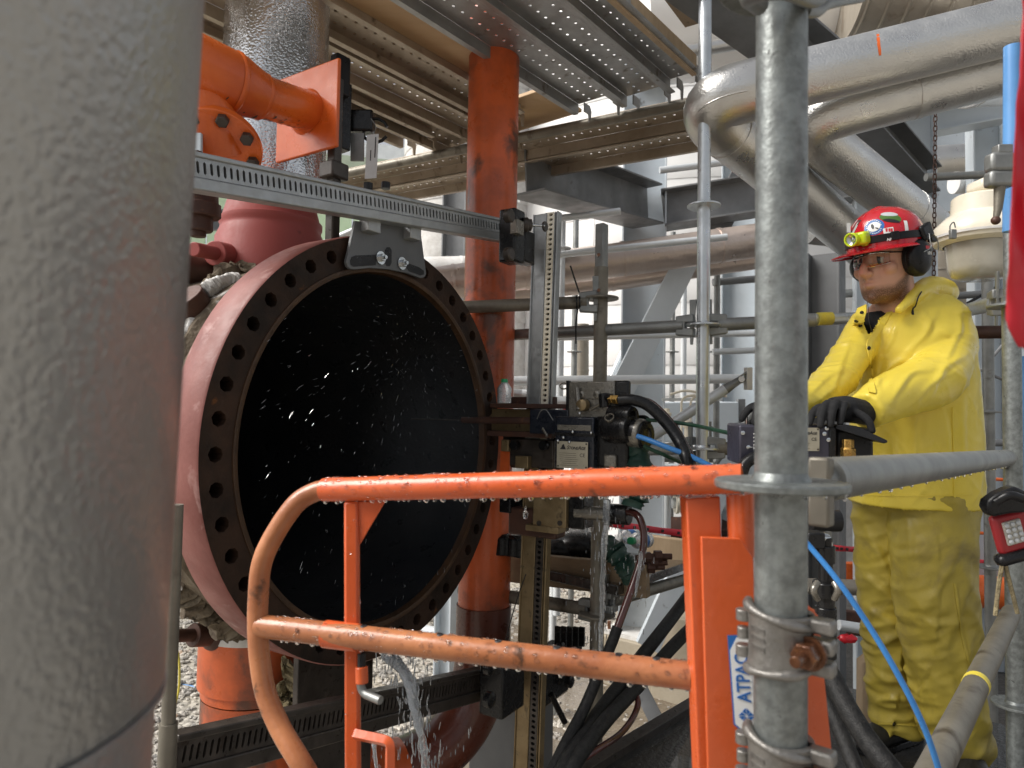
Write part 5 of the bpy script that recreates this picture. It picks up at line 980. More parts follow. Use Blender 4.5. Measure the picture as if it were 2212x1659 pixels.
for k in (-.006, .006): B().lathe(tq + td * k, td, [(-.003, .0262), (-.003, .0305), (.003, .0305), (.003, .0262)], 20).make('loop', M['black'], tie)
hose('thin wire dangling beside the lower rack rail', [(1136, 1240, 2.5), (1115, 1300, 2.5), (1096, 1370, 2.5), (1090, 1400, 2.5)], .002, M['black'], name='wire', cat='wire')
# barrier tape
def tape(label, pts, w, mt=None):
    pts = spline([P(*p) for p in pts], 6); b = B(); V = []
    for i, q in enumerate(pts): tw = .35 * math.sin(i * .8); V += [q + (Z * math.cos(tw) + FW * math.sin(tw)) * w / 2, q - (Z * math.cos(tw) + FW * math.sin(tw)) * w / 2]
    b.add(V, [(2 * i, 2 * i + 1, 2 * i + 3, 2 * i + 2) for i in range(len(pts) - 1)]); t = b.make('barrier_tape', mt or M['tape_red'], label=label, cat='tape', smooth=60); t.modifiers.new('thickness', 'SOLIDIFY').thickness = .002
    for i in range(2, len(pts) - 1, 2):
        d = nrm(pts[i] - pts[i - 1]); B().beam(pts[i] - d * w * .35 - FW * .006, pts[i] + d * w * .1 - FW * .006, .004, w * .42).make('print_block', M['ink'], t)
tape('red danger tape sagging behind the drive unit', [(1238, 1120, 3.6), (1320, 1132, 3.8), (1400, 1143, 4.0), (1500, 1155, 4.2)], .04)
tape('red danger tape between the steel column and the yellow trousers', [(1800, 1183, 3.6), (1830, 1186, 3.6), (1880, 1189, 3.7)], .03)
tape('red danger tape at the slim pole right of the trousers', [(2080, 1212, 3.7), (2130, 1216, 3.7), (2200, 1220, 3.7)], .035)
# ================================================================== control box held by the man
cb_ = T('control_box', 'dark purple-grey pneumatic control box under the gloved hands', 'control box', P(1700, 1010, 1.85))
def cbx(name, u0, v0, u1, v1, d, dp, mt, bev=.003): c = P((u0 + u1) / 2, (v0 + v1) / 2, d) + FW * dp / 2; return B().box(c, (RT, FW, UP), ((u1 - u0) / 2 * px(d), dp / 2, (v1 - v0) / 2 * px(d))).make(name, mt, cb_, bev=bev)
cbx('front_panel', 1597, 918, 1796, 1004, 1.85, .11, M['purple'], .006)
cbx('end_panel', 1792, 922, 1808, 1000, 1.845, .13, M['black_wet'], .004)
cbx('valve_body', 1806, 925, 1890, 1000, 1.87, .09, M['black'], .012)
B().prism([P(1806, 918, 1.84), P(1850, 920, 1.82), P(1917, 951, 1.8), P(1918, 956, 1.8), P(1910, 958, 1.8), P(1840, 936, 1.82), P(1806, 926, 1.84)], FW * .07).make('lever_plate', M['black'], cb_, bev=.002)
B().lathe(P(1832, 990, 1.835), UP, [(0, 0), (0, .019), (.026, .019), (.028, .015), (.05, .015), (.05, 0)], 6).make('brass_fitting', M['brass'], cb_, bev=.001, smooth=20)
for u, v in ((1604, 935), (1616, 966), (1780, 937), (1789, 950), (1785, 925)): q = P(u, v, 1.849); B().lathe(q, -FW, [(0, 0), (0, .0058), (.003, .0058), (.004, .0035), (.004, 0)], 12).make('screw', M['zinc'], cb_)
n_ = -FW
ux, uy = RT, UP; c = P(1735, 949, 1.846); name_plate(cb_, c - FW * .001, ux, uy, .085, .062)
for k in range(5): B().box(P(1632, 937 + k * 8, 1.8485), (ux, uy, -FW), (.006, .0015, .0004)).make('print_line', M['white'], cb_)
for k in range(6): B().box(P(1610 + 6 * k + 12, 966, 1.8485), (ux, uy, -FW), (.0025, .001, .0004)).make('print_line', M['white'], cb_)
for u in (1612, 1632): B().tube([P(u, 918, 1.88), P(u + 1, 900, 1.88)], .004, 8).make('toggle', M['zinc'], cb_)
B().tube(spline([P(1600, 1030, 1.83), P(1612, 1000, 1.83), P(1640, 986, 1.83), P(1680, 985, 1.84)], 6), .016, 12).make('strain_relief', M['rubber'], cb_)
B().beam(P(1700, 1020, 1.93), P(1700, 1700, 1.85), .03, .03).make('stand_post', M['steel_dark'], cb_)
t = T('valve_manifold', 'dark valve manifold hanging below the guard rail by the near pole', 'valve', P(1780, 1250, 1.3))
for v0, v1, r in ((1160, 1180, .012), (1178, 1215, .017), (1212, 1258, .013), (1256, 1288, .024), (1286, 1312, .016), (1310, 1420, .019)): B().tube([P(1784, v0, 1.3), P(1784, v1, 1.3)], r, 14).make('body', M['black_wet'], t, bev=.002)
B().tube(bend(P(1745, 1166, 1.3), P(1786, 1160, 1.3), P(1786, 1180, 1.3), .012), .011, 12).make('elbow', M['zinc'], t); B().box(P(1757, 1165, 1.3), (RT, FW, UP), (.016, .016, .015)).make('block', M['black'], t, bev=.003)
for s in (-1, 1): B().tube(spline([P(1784 + s * 18, 1258, 1.27), P(1784 + s * 26, 1275, 1.26), P(1784 + s * 18, 1294, 1.27)], 5), .006, 10).make('claw', M['wet_grey'], t)
B().tube([P(1750, 1125, 1.4), P(1812, 1125, 1.4)], .022, 16).make('handle_disc', M['black'], t); B().tube([P(1783, 1128, 1.4), P(1783, 1165, 1.4)], .012, 12).make('stem', M['galv_dull'], t)
t = T('work_light', 'red and black site work light leaning at the right edge', 'work light', P(2185, 1210, 1.3)); ux = nrm(RT - UP * .2); uy = nrm(UP + RT * -.28); uy = nrm(UP * .97 - RT * .27)
ux = nrm(np.cross(uy, -FW)) ; ux = ux if np.dot(ux, RT) > 0 else -ux
def wl_(name, u, v, w, h, d, dp, mt, bev=.004): return B().box(P(u, v, d) + FW * dp / 2, (ux, FW, uy), (w / 2 * px(d), dp / 2, h / 2 * px(d))).make(name, mt, t, bev=bev)
wl_('housing', 2195, 1150, 82, 88, 1.3, .02, M['lamp_red'], .008); wl_('led_panel', 2192, 1150, 40, 52, 1.296, .01, M['led'], .002); wl_('foot', 2205, 1206, 84, 26, 1.29, .03, M['black'], .01)
B().prism([P(2134, 1098, 1.28), P(2138, 1082, 1.28), P(2160, 1066, 1.28), P(2182, 1056, 1.28), P(2196, 1052, 1.28), P(2216, 1060, 1.28), P(2240, 1080, 1.28), P(2240, 1106, 1.28), P(2185, 1110, 1.28), P(2146, 1118, 1.28)], FW * .03).make('top_guard', M['black'], t, bev=.006)
for i in range(3):
    for j in range(4): q = P(2192, 1150, 1.295) + ux * (i - 1) * .011 + uy * (j - 1.5) * .0105; B().lathe(q, -FW, [(0, .0045), (.002, .0038), (.0032, .0015), (.0034, 0)], 10).make('led', M['tag'], t)
B().tube(spline([P(2150, 1085, 1.27), P(2180, 1070, 1.26), P(2212, 1078, 1.26)], 6), .008, 10).make('handle', M['black'], t)
t = B().tube(spline([P(2166, 1214, 1.34), P(2158, 1260, 1.34), P(2150, 1330, 1.34)], 6), .004, 6); t.tube(spline([P(2170, 1214, 1.34), P(2184, 1270, 1.34), P(2198, 1325, 1.34)], 6), .004, 6); t.make('strap', M['wool'], label='pale strap tied below the work light', cat='strap')
# ================================================================== lamp, chain, flag, hanging clamp
lp = P(2118, 520, 2.45); t = T('industrial_lamp', 'cream industrial lamp with frosted bowl at the right', 'lamp', lp); k = px(2.45)
B().lathe(lp, Z, [(-84 * k, 0), (-84 * k, 40 * k), (-78 * k, 54 * k), (-60 * k, 62 * k), (-20 * k, 66 * k), (0, 68 * k)], 48).make('frosted_bowl', M['frost'], t, smooth=60)
B().lathe(lp, Z, [(-10 * k, 70 * k), (-4 * k, 88 * k), (6 * k, 92 * k), (10 * k, 93 * k), (30 * k, 88 * k), (52 * k, 66 * k), (58 * k, 56 * k), (92 * k, 54 * k), (96 * k, 50 * k), (97 * k, 0)], 48).make('housing', M['cream'], t, smooth=40)
B().lathe(lp, Z, [(4 * k, 92.5 * k), (4 * k, 94 * k), (9 * k, 94 * k), (9 * k, 92.5 * k)], 48).make('gasket', M['lagging_white'], t)
B().lathe(lp + RT * 14 * k, Z, [(97 * k, 14 * k), (104 * k, 14 * k)], 20).make('stem', M['brass'], t)
B().box(lp + RT * 22 * k + Z * 117 * k, (nrm(RT + FW * .2), FW, Z), (42 * k, 30 * k, 13 * k)).make('cap_box', M['cream'], t, bev=.014)
B().box(P(2058, 506, 2.33), (RT, FW, Z), (.01, .008, .016)).make('clip', M['galv_dull'], t, bev=.003); B().tube(spline([P(2056, 508, 2.33), P(2052, 490, 2.33), P(2060, 480, 2.33), P(2064, 492, 2.33)], 6), .0022, 6).make('clip_wire', M['galv_dull'], t)
B().box(lp + RT * 30 * k + Z * 80 * k - FW * 58 * k, (RT, FW, Z), (8 * k, 10 * k, 20 * k)).make('side_lug', M['cream'], t, bev=.006)
def chain():
    t = T('chain', 'rusty hanging chain beside the helmet', 'chain', P(2020, 640, 2.95)); d = 2.95; v = 205.; i = 0; me = None
    b0 = B(); L, r_ = .0125, .0066; pts = [A(r_ * math.cos(a), 0, L * .45 + r_ * math.sin(a)) for a in np.linspace(0, math.pi, 7)] + [A(r_ * math.cos(a), 0, -L * .45 + r_ * math.sin(a)) for a in np.linspace(math.pi, 2 * math.pi, 7)]; pts.append(pts[0]); b0.tube(pts, .0024, 6)
    while v < 640:
        q = P(2021 - 4 * (v - 205) / 400, v, d); a = (i % 2) * math.pi / 2 + .5
        o = link('link', me, q, t) if me else b0.make('link', M['red_rust'], t, base=A(0, 0, 0), smooth=60); me = me or o.data; o.location = q - WL[t.name]; o.rotation_euler = (0, 0, a); v += 10.4; i += 1
chain()
def flag():
    V = []; F = []; n, m_ = 40, 16; d = .55
    for i in range(n + 1):
        v = -60 + 810 * i / n
        ul = 2213 + (v - -60) * -.052 if v < 600 else 2178 - 6 * math.sin((v - 600) / 60)
        ul += 3 * noise.noise(Vector((v * .02, 0, 0)));
        if v > 690: ul = 2168 + (v - 690) * .55 + 4 * noise.noise(Vector((v * .1, 2, 0)))
        for j in range(m_ + 1):
            u = ul + (2300 - ul) * j / m_; V.append(P(u, v + (14 * noise.noise(Vector((j * .9, 5, 1))) if i == n else 0), d + .012 * noise.noise(Vector((u * .03, v * .008, 1)))))
    for i in range(n):
        for j in range(m_): F.append((i * (m_ + 1) + j, (i + 1) * (m_ + 1) + j, (i + 1) * (m_ + 1) + j + 1, i * (m_ + 1) + j + 1))
    o = B().add(V, F).make('red_flag', M['red_flag'], label='torn red plastic flag hanging at the right edge', cat='flag', smooth=60); o.modifiers.new('thickness', 'SOLIDIFY').thickness = .001
flag()
t = T('hanging_clamp', 'dull scaffold clamp hanging by the blue pole at the right', 'clamp', P(2160, 340, 1.9))
B().box(P(2160, 352, 1.88), (RT, FW, UP), (.034, .02, .026)).make('upper_jaw', M['galv_dull'], t, bev=.01); B().box(P(2160, 388, 1.88), (RT, FW, UP), (.036, .02, .022)).make('lower_jaw', M['galv_dull'], t, bev=.01)
B().tube([P(2160, 400, 1.88), P(2156, 450, 1.88), P(2151, 474, 1.88)], [.015, .011, .007], 10).make('tail', M['galv_dirty'], t); B().sphere(P(2151, 476, 1.88), .012, 12, 8).make('tip', M['red_rust'], t); B().box(P(2165, 324, 1.88), (RT, FW, UP), (.02, .015, .012)).make('bolt_head', M['galv_dull'], t, bev=.003)
B().tube([P(2125, 372, 1.9), P(2212, 372, 1.9)], .0, 6) if False else None
# ================================================================== left pillar
pc = (-.340, .362); t = T('insulated_pillar', 'huge out-of-focus embossed metal-clad pillar filling the left side', 'pillar', A(pc[0], pc[1], 0))
PTL = nrm(A(.0215, 0, 1)); zs = P(250, 1560, .36)[2]
B().lathe(A(pc[0] - .032, pc[1], 0), PTL, [(zs + .004, .1525), (zs + .006, .1545), (3.2, .1545)], 140).make('upper_cladding', M['stucco'], t, smooth=60, base=A(0, 0, 0))
B().lathe(A(pc[0] - .032, pc[1], 0), PTL, [(-.7, .150), (zs, .150), (zs + .02, .150)], 120).make('lower_cladding', M['stucco'], t, smooth=60, base=A(0, 0, 0))
B().lathe(A(pc[0] - .032, pc[1], 0), PTL, [(zs, .1505), (zs, .1555), (zs + .0035, .1555), (zs + .0035, .1505)], 120).make('seam_band', M['stucco'], t)
# ================================================================== wet deck at the bottom, ground clutter at the right
zd = .11; dk_ = T('deck_frame', 'wet black platform deck with a steel edge at the bottom centre', 'platform', Pz(1420, 1640, zd))
ea, eb = Pz(1290, 1655, zd), Pz(1510, 1520, zd); dd = nrm(eb - ea); ss = A(dd[1], -dd[0], 0)
B().beam(ea - dd * .3, eb + dd * .4, .05, .06).make('edge_angle', M['alu_dark'], dk_, bev=.003)
B().prism([ea - dd * .4 + ss * .02 - Z * .0, eb + dd * .4 + ss * .02, eb + dd * .4 + ss * 2.2, ea - dd * .4 + ss * 2.2], -Z * .02).make('deck_plate', M['dark_wet'], dk_)
B().beam(P(1385, 1490, 3.4), P(1450, 1620, 3.1), .07, .02, FW).make('cross_brace', M['steel_dark'], label='dark flat brace on the muddy ground behind the hoses', cat='brace')
B().box(P(1490, 1430, 4.9), (GD, GP, Z), (.2, .2, .35)).make('plinth', M['concrete'], label='second stained footing partly behind the orange post', cat='plinth', bev=.01)
B().prism([P(1863, 1433, 2.7), P(1885, 1415, 2.7), P(1905, 1425, 2.7), P(1905, 1577, 2.6), P(1862, 1570, 2.6)], FW * .05).make('timber_post', M['wood_light'], label='pale timber upright behind the yellow trouser leg', cat='timber', bev=.004)
B().beam(P(1800, 1340, 4.6), P(1900, 1352, 4.6), .05, .16).make('board', M['red_rust'], label='rust-stained board on the dark soil', cat='board', bev=.01)
B().tube([P(1812, 1350, 4.0), P(1900, 1364, 4.0)], .03, 14).make('ground_pipe', M['white_tube'], label='white pipe on the soil behind the trousers', cat='pipe')
B().tube([P(1740, 1266, 3.4), P(1880, 1270, 3.4)], .038, 18).make('ground_pipe', M['duct'], label='dull pipe passing behind the trousers at knee height', cat='pipe')
B().box(P(1832, 1236, 5.0), (RT, FW, Z), (.05, .03, .07)).make('orange_stand', M['orange_far'], label='small orange stand foot behind the knees', cat='stand', bev=.005)
B().box(P(1838, 1120, 6.0), (nrm(RT + FW * .3), FW, Z), (.13, .05, .5)).make('panel', M['lagging_white'], label='pale grey cabinet panel behind the jacket hem', cat='cabinet', bev=.01)
t = B().tube([P(2060, 1272, 5.2), P(2240, 1288, 5.2)], .12, 28).make('orange_drum', M['orange_far'], label='bright orange horizontal pipe beyond the slim pole', cat='pipe', smooth=60)
t = T('orange_barrier', 'orange tube barrier far right behind the slim pole', 'barrier', P(2120, 1140, 4.6))
for v in (1032, 1092, 1150): B().tube([P(2092, v, 4.6), P(2165, v + 4, 4.6)], .011, 10).make('bar', M['orange_far'], t)
B().tube([P(2106, 1028, 4.6), P(2104, 1152, 4.6)], .012, 10).make('upright', M['orange_far'], t)
B().tube(spline([P(2090, 655, 3.6), P(2150, 622, 3.6)], 4), .008, 8).make('cable', M['rubber'], label='dark cable rising behind the slim pole under the lamp', cat='cable')
t = B().tube([P(2174, 736, 4.0), P(2120, 800, 4.0)], .009, 8); t.tube([P(2120, 800, 4.0), P(2180, 826, 4.0)], .009, 8); t.make('wire_brace', M['steel_grey'], label='thin forked wire brace behind the slim pole', cat='wire')
for i, (u, v, d, mt, lab) in enumerate(((1830, 1380, 3.6, 'red_flag', 'scrap of red film on the dark soil'), (1880, 1390, 3.6, 'white', 'scrap of white paper on the dark soil'))):
    b = B(); b.sphere(P(u, v, d), .05, 9, 6, None, (1, .6, .4)); o = b.make('litter', M[mt], label=lab, cat='litter')
    for q in o.data.vertices: q.co += Vector(noise.noise_vector(q.co * 60)) * .02
B().box(P(1210, 872, 7.0), (RT, FW, Z), (.35, .3, .06)).make('red_truck_panel', M['red_vehicle'], label='red painted panel glimpsed behind the rack rail', cat='panel', bev=.03)
# ================================================================== water: spray, streams
def spray():
    b = B(); o = PL(905, 906, .15)
    base = B().sphere((0, 0, 0), 1, 5, 4); bv = np.array(base.v); V = []; n = 0
    for i in range(430):
        f = random.random()
        if i < 230: u, v = random.uniform(560, 1030), random.uniform(640, 1330)
        else: u, v = random.gauss(890, 70), random.gauss(800, 95)
        if ((u - 790) / 265) ** 2 + ((v - 960) / 345) ** 2 > 1.05: continue
        off = random.uniform(.03, .3); q = PL(u, v, off); d = nrm(q - o + A(0, 0, -.25) * random.uniform(0, 1)); d = nrm(d * A(1, .3, 1) + A(0, 0, -.35)); x, y = basis(d)[1:]
        r = random.choice((.00018, .00022, .0003, .0004)) * 1; L = r * random.uniform(8, 26); V.append(q + bv[:, 2:3] * L * d + bv[:, :1] * r * x + bv[:, 1:2] * r * y); b.f += [tuple(k + n for k in f_) for f_ in base.f]; n += len(bv)
    b.v = np.concatenate(V).tolist(); b.make('water_spray', M['spray'], kind='stuff')
spray()
def stream(pts, r, seed, blobs, rad=1.):
    pts = spline([P(*p) for p in pts], 10); n = len(pts); b = B()
    rs = [r * (.55 + .5 * abs(noise.noise(Vector((i * .35, seed, 0)))) + .5 * (1 - i / n)) * (.4 if i in (0, n - 1) else 1) for i in range(n)]
    b.tube(pts, rs, 10)
    for i in range(blobs):
        k = random.randrange(n); q = pts[k] + A(*[random.gauss(0, r * 1.6 * rad) for _ in range(3)]); s = random.uniform(.06, .2) * r; b.sphere(q, s, 6, 5, None, (1, 1, random.uniform(4, 11)))
    o = b.make('water_stream', M['foam_water'], kind='stuff', smooth=70)
    for v in o.data.vertices: v.co += Vector(noise.noise_vector(v.co * 26 + Vector((seed * 7, 0, 0)))) * r * .5
stream([(832, 1412, 2.0), (850, 1430, 1.95), (874, 1455, 1.9), (886, 1490, 1.88), (897, 1540, 1.86), (912, 1600, 1.85), (922, 1690, 1.84)], .0135, 1, 130, 1.2)
stream([(845, 1420, 2.02), (868, 1436, 1.97), (888, 1475, 1.93), (900, 1530, 1.9), (908, 1590, 1.88)], .011, 2, 40, 2.5)
stream([(1309, 1075, 2.36), (1310, 1120, 2.36), (1303, 1200, 2.36), (1302, 1290, 2.36), (1298, 1360, 2.36), (1298, 1430, 2.36)], .011, 3, 90, 1.6)
stream([(1385, 1190, 2.2), (1381, 1230, 2.2), (1372, 1290, 2.2)], .006, 4, 50, 3)
stream([(808, 1600, 1.5), (812, 1660, 1.5), (814, 1720, 1.5)], .004, 5, 30, 2)
def falling():
    b = B()
    for i in range(150):
        u, v, d = (random.gauss(1300, 40), random.uniform(1080, 1560), 2.33) if i < 90 else (random.gauss(900, 45), random.uniform(1560, 1680), 1.85)
        r = random.uniform(.0007, .0018); b.sphere(P(u, v, d + random.gauss(0, .05)), r, 5, 4, None, (1, 1, random.uniform(3, 8)))
    b.make('falling_water', M['spray'], kind='stuff')
falling()

# fine mist drifting out of the bore from the cutting tool
def mist():
    m = bpy.data.materials.new('mist'); m.use_nodes = True; n, l = m.node_tree.nodes, m.node_tree.links; n.remove(n['Principled BSDF']); out = n['Material Output']
    pv_ = n.new('ShaderNodeVolumePrincipled'); pv_.inputs['Color'].default_value = (.9, .93, .96, 1); pv_.inputs['Anisotropy'].default_value = .2
    tc = n.new('ShaderNodeTexCoord'); ln = n.new('ShaderNodeVectorMath'); ln.operation = 'LENGTH'; l.new(tc.outputs['Object'], ln.inputs[0])
    mr = n.new('ShaderNodeMapRange'); mr.inputs[1].default_value = 1.; mr.inputs[2].default_value = .05; mr.inputs[3].default_value = 0; mr.inputs[4].default_value = 1.; l.new(ln.outputs['Value'], mr.inputs[0])
    nz = n.new('ShaderNodeTexNoise'); nz.inputs['Scale'].default_value = 2.6; nz.inputs['Detail'].default_value = 3; l.new(tc.outputs['Object'], nz.inputs['Vector'])
    mu = n.new('ShaderNodeMath'); mu.operation = 'MULTIPLY'; l.new(mr.outputs[0], mu.inputs[0]); l.new(nz.outputs[0], mu.inputs[1])
    m2 = n.new('ShaderNodeMath'); m2.operation = 'MULTIPLY'; l.new(mu.outputs[0], m2.inputs[0]); m2.inputs[1].default_value = .8; l.new(m2.outputs[0], pv_.inputs['Density']); l.new(pv_.outputs[0], out.inputs['Volume'])
    o = B().sphere((0, 0, 0), 1, 24, 16).make('mist', m, None, kind='stuff', base=A(0, 0, 0)); c = PL(935, 960, .14); o.location = c; WL[o.name] = c
    o.scale = (.3, .17, .36); o.rotation_euler = (0, 0, math.atan2(FT[1], FT[0]))
mist()
# ================================================================== the man in the yellow rain suit
from mathutils.bvhtree import BVHTree
pr = T('person', 'man in yellow rain suit and red helmet with both gloved hands on a control box', 'person', P(2000, 1660, 2.3))
def remesh(b, vox, it, fac=.5):
    me = bpy.data.meshes.new('t'); me.from_pydata(b.v, [], b.f); o = bpy.data.objects.new('t', me); COL.objects.link(o)
    m1 = o.modifiers.new('r', 'REMESH'); m1.mode = 'VOXEL'; m1.voxel_size = vox
    if it: m2 = o.modifiers.new('s', 'SMOOTH'); m2.factor = fac; m2.iterations = it
    r = bpy.data.meshes.new_from_object(o.evaluated_get(bpy.context.evaluated_depsgraph_get())); bpy.data.objects.remove(o); return r
def verts(me): a = np.empty(len(me.vertices) * 3); me.vertices.foreach_get('co', a); return a.reshape(-1, 3)
def norms(me): a = np.empty(len(me.vertices) * 3); me.vertices.foreach_get('normal', a); return a.reshape(-1, 3)
def setv(me, a): me.vertices.foreach_set('co', np.ascontiguousarray(a).ravel()); me.update()
def fin(name, me, mt, parent, base, **k):
    a = verts(me) - base; setv(me, a); me.materials.clear(); me.materials.append(mt); return link(name, me, base, parent, smooth=80, **k)
def loft(b, rings, seg=32, e=2.0):
    V = []
    for c, x, y in rings:
        for k in range(seg):
            a = 2 * math.pi * k / seg; ca, sa = math.cos(a), math.sin(a); V.append(np.asarray(c) + x * math.copysign(abs(ca) ** (2 / e), ca) + y * math.copysign(abs(sa) ** (2 / e), sa))
    n = len(rings); F = [(i * seg + k, i * seg + (k + 1) % seg, (i + 1) * seg + (k + 1) % seg, (i + 1) * seg + k) for i in range(n - 1) for k in range(seg)]
    F += [tuple(range(seg))[::-1], tuple((n - 1) * seg + k for k in range(seg))]; return b.add(V, F)
# head frame
YAW = R(64); HP = R(6); HC = P(1915, 562, 2.3); FH = nrm(FW * A(1, 1, 0)); RH = A(FH[1], -FH[0], 0)
f0 = -FH * math.cos(YAW) - RH * math.sin(YAW); hl = RH * math.cos(YAW) - FH * math.sin(YAW); hf = f0 * math.cos(HP) - Z * math.sin(HP); hu = Z * math.cos(HP) + f0 * math.sin(HP)
def H(x, y, z): return HC + hf * x + hl * y + hu * z
def head(b):
    prof = [(-.143, .055, .0, .022), (-.136, .083, -.012, .038), (-.122, .096, -.03, .051), (-.104, .097, -.045, .06), (-.08, .098, -.062, .066), (-.055, .097, -.078, .071), (-.03, .096, -.09, .0745), (0, .094, -.098, .0765), (.022, .1, -.1, .0765), (.05, .098, -.098, .075), (.085, .08, -.088, .064), (.11, .045, -.06, .04), (.12, .01, -.03, .015)]
    V = []; seg = 40
    for z, fr, bk, hw in prof:
        for k in range(seg):
            a = 2 * math.pi * k / seg; ca, sa = math.cos(a), math.sin(a); e = .86 if ca > 0 else 1.; cx = (fr + bk) / 2 + (0 if ca > 0 else 0); rx = (fr - bk) / 2
            V.append(H(cx + rx * math.copysign(abs(ca) ** e, ca), hw * math.copysign(abs(sa) ** .9, sa), z))
    n = len(prof); F = [(i * seg + k, i * seg + (k + 1) % seg, (i + 1) * seg + (k + 1) % seg, (i + 1) * seg + k) for i in range(n - 1) for k in range(seg)] + [tuple(range(seg))[::-1], tuple((n - 1) * seg + k for k in range(seg))]
    b.add(V, F)
    b.tube([H(.086, 0, .018), H(.104, 0, -.008), H(.119, 0, -.03), H(.125, 0, -.043), H(.106, 0, -.056)], [.0085, .0105, .0125, .014, .011], 14)
    for s in (-1, 1):
        b.sphere(H(.106, .0125 * s, -.0465), .0095, 10, 8); b.tube([H(.086, .012 * s, .02), H(.094, .034 * s, .025), H(.076, .056 * s, .02)], [.008, .0095, .008], 10)
        b.sphere(H(.062, .05 * s, -.034), .024, 12, 8); b.sphere(H(-.012, .076 * s, -.006), .018, 10, 8, (hf, hl, hu), (1, .5, 1.5))
    b.tube([H(.088, -.024, -.0755), H(.0995, -.011, -.0715), H(.102, 0, -.0725), H(.0995, .011, -.0715), H(.088, .024, -.0755)], [.004, .006, .0065, .006, .004], 10)
    b.tube([H(.088, -.022, -.0795), H(.0985, -.01, -.0855), H(.1, 0, -.0865), H(.0985, .01, -.0855), H(.088, .022, -.0795)], [.004, .0068, .0078, .0068, .004], 10)
    b.sphere(H(.078, 0, -.122), .024, 12, 8)
    b.tube([H(-.022, 0, -.05), H(-.028, 0, -.12), H(-.045, 0, -.2), H(-.06, 0, -.27)], [.06, .062, .066, .08], 28)
sl, el, wr = P(2046, 702, 2.34), P(2040, 812, 2.2), P(1862, 888, 1.98)       # left arm joints
sr, er, wq = P(1856, 735, 2.38), P(1806, 822, 2.16), P(1672, 888, 1.97)       # right arm joints
bb = B(); head(bb)
loft(bb, [(P(1955, v, 2.4), RH * w, FH * .085) for v, w in ((640, .08), (670, .13), (720, .15), (850, .14), (1000, .11), (1060, .1), (1110, .08))], 28)
for a, m_, c in ((sl, el, wr), (sr, er, wq)): bb.tube([a, m_, c], [.045, .04, .03], 16)
hipL, knL, anL = P(2016, 1110, 2.3), P(2028, 1360, 2.26), P(2070, 1610, 2.28); hipR, knR, anR = P(1908, 1110, 2.42), P(1912, 1340, 2.42), P(1948, 1580, 2.44)
for a, m_, c in ((hipL, knL, anL), (hipR, knR, anR)): bb.tube([a, (a + m_) / 2, m_, c], [.08, .075, .055, .04], 16)
me = remesh(bb, .0042, 3)
v = verts(me); loc = np.stack([(v - HC) @ hf, (v - HC) @ hl, (v - HC) @ hu], 1)
off = np.zeros(len(v))
for s in (-1, 1):
    d2 = ((loc[:, 0] - .088) / .02) ** 2 + ((loc[:, 1] - .033 * s) / .017) ** 2 + ((loc[:, 2] - .0) / .0115) ** 2; off -= .0095 * np.exp(-d2)
d2 = (loc[:, 0] - .098) ** 2 / .012 ** 2 + loc[:, 1] ** 2 / .024 ** 2 + (loc[:, 2] + .0785) ** 2 / .0022 ** 2; off -= .0042 * np.exp(-d2)
d2 = (loc[:, 0] - .095) ** 2 / .014 ** 2 + loc[:, 1] ** 2 / .02 ** 2 + (loc[:, 2] + .098) ** 2 / .006 ** 2; off -= .003 * np.exp(-d2)
for s in (-1, 1):
    d2 = (loc[:, 0] - .095) ** 2 / .02 ** 2 + (loc[:, 1] - .026 * s - np.clip(-.05 - loc[:, 2], 0, .03) * s * .4) ** 2 / .0045 ** 2 + (loc[:, 2] + .062) ** 2 / .014 ** 2; off -= .0022 * np.exp(-d2)
setv(me, v + (loc[:, :1] * 0 + off[:, None]) * hf)
beard = np.zeros(len(v)); lipm = np.zeros(len(v))
X_, Y_, Z_ = loc.T; jaw = np.clip((-.084 - Z_ + .8 * np.clip(.055 - X_, 0, .06)) / .02, 0, 1); jaw *= np.clip((Z_ + .165) / .03, 0, 1) * np.clip((X_ + .025) / .02, 0, 1)
mous = np.exp(-(((Z_ + .0635) / .0055) ** 2 + (Y_ / .026) ** 2)) * .35 * (X_ > .06)
mouth = np.exp(-(((Z_ + .079) / .013) ** 2 + (Y_ / .026) ** 2)) * (X_ > .06)
beard = np.clip(jaw * (1 - .9 * mouth) + mous, 0, 1); hairm = np.clip((.015 - X_) / .02, 0, 1) * np.clip((Z_ + .06) / .02, 0, 1) * (Z_ < .2); beard = np.maximum(beard, hairm) * (Z_ > -.2)
for s in (-1, 1): beard = np.maximum(beard, .8 * np.exp(-(((Z_ - .026) / .005) ** 2 + ((Y_ - .034 * s) / .018) ** 2)) * (X_ > .07))
lipm = np.exp(-(((Z_ + .0785) / .0085) ** 2 + (Y_ / .021) ** 2)) * (X_ > .075)
red = np.exp(-(((Z_ + .044) / .014) ** 2 + (Y_ / .014) ** 2)) * (X_ > .1) + .5 * np.exp(-(((Z_ + .04) / .02) ** 2 + ((np.abs(Y_) - .045) / .016) ** 2)) * (X_ > .03)
at_ = me.color_attributes.new('mask', 'FLOAT_COLOR', 'POINT'); cc = np.stack([beard, lipm, np.clip(red, 0, 1), np.ones(len(v))], 1); at_.data.foreach_set('color', cc.ravel())
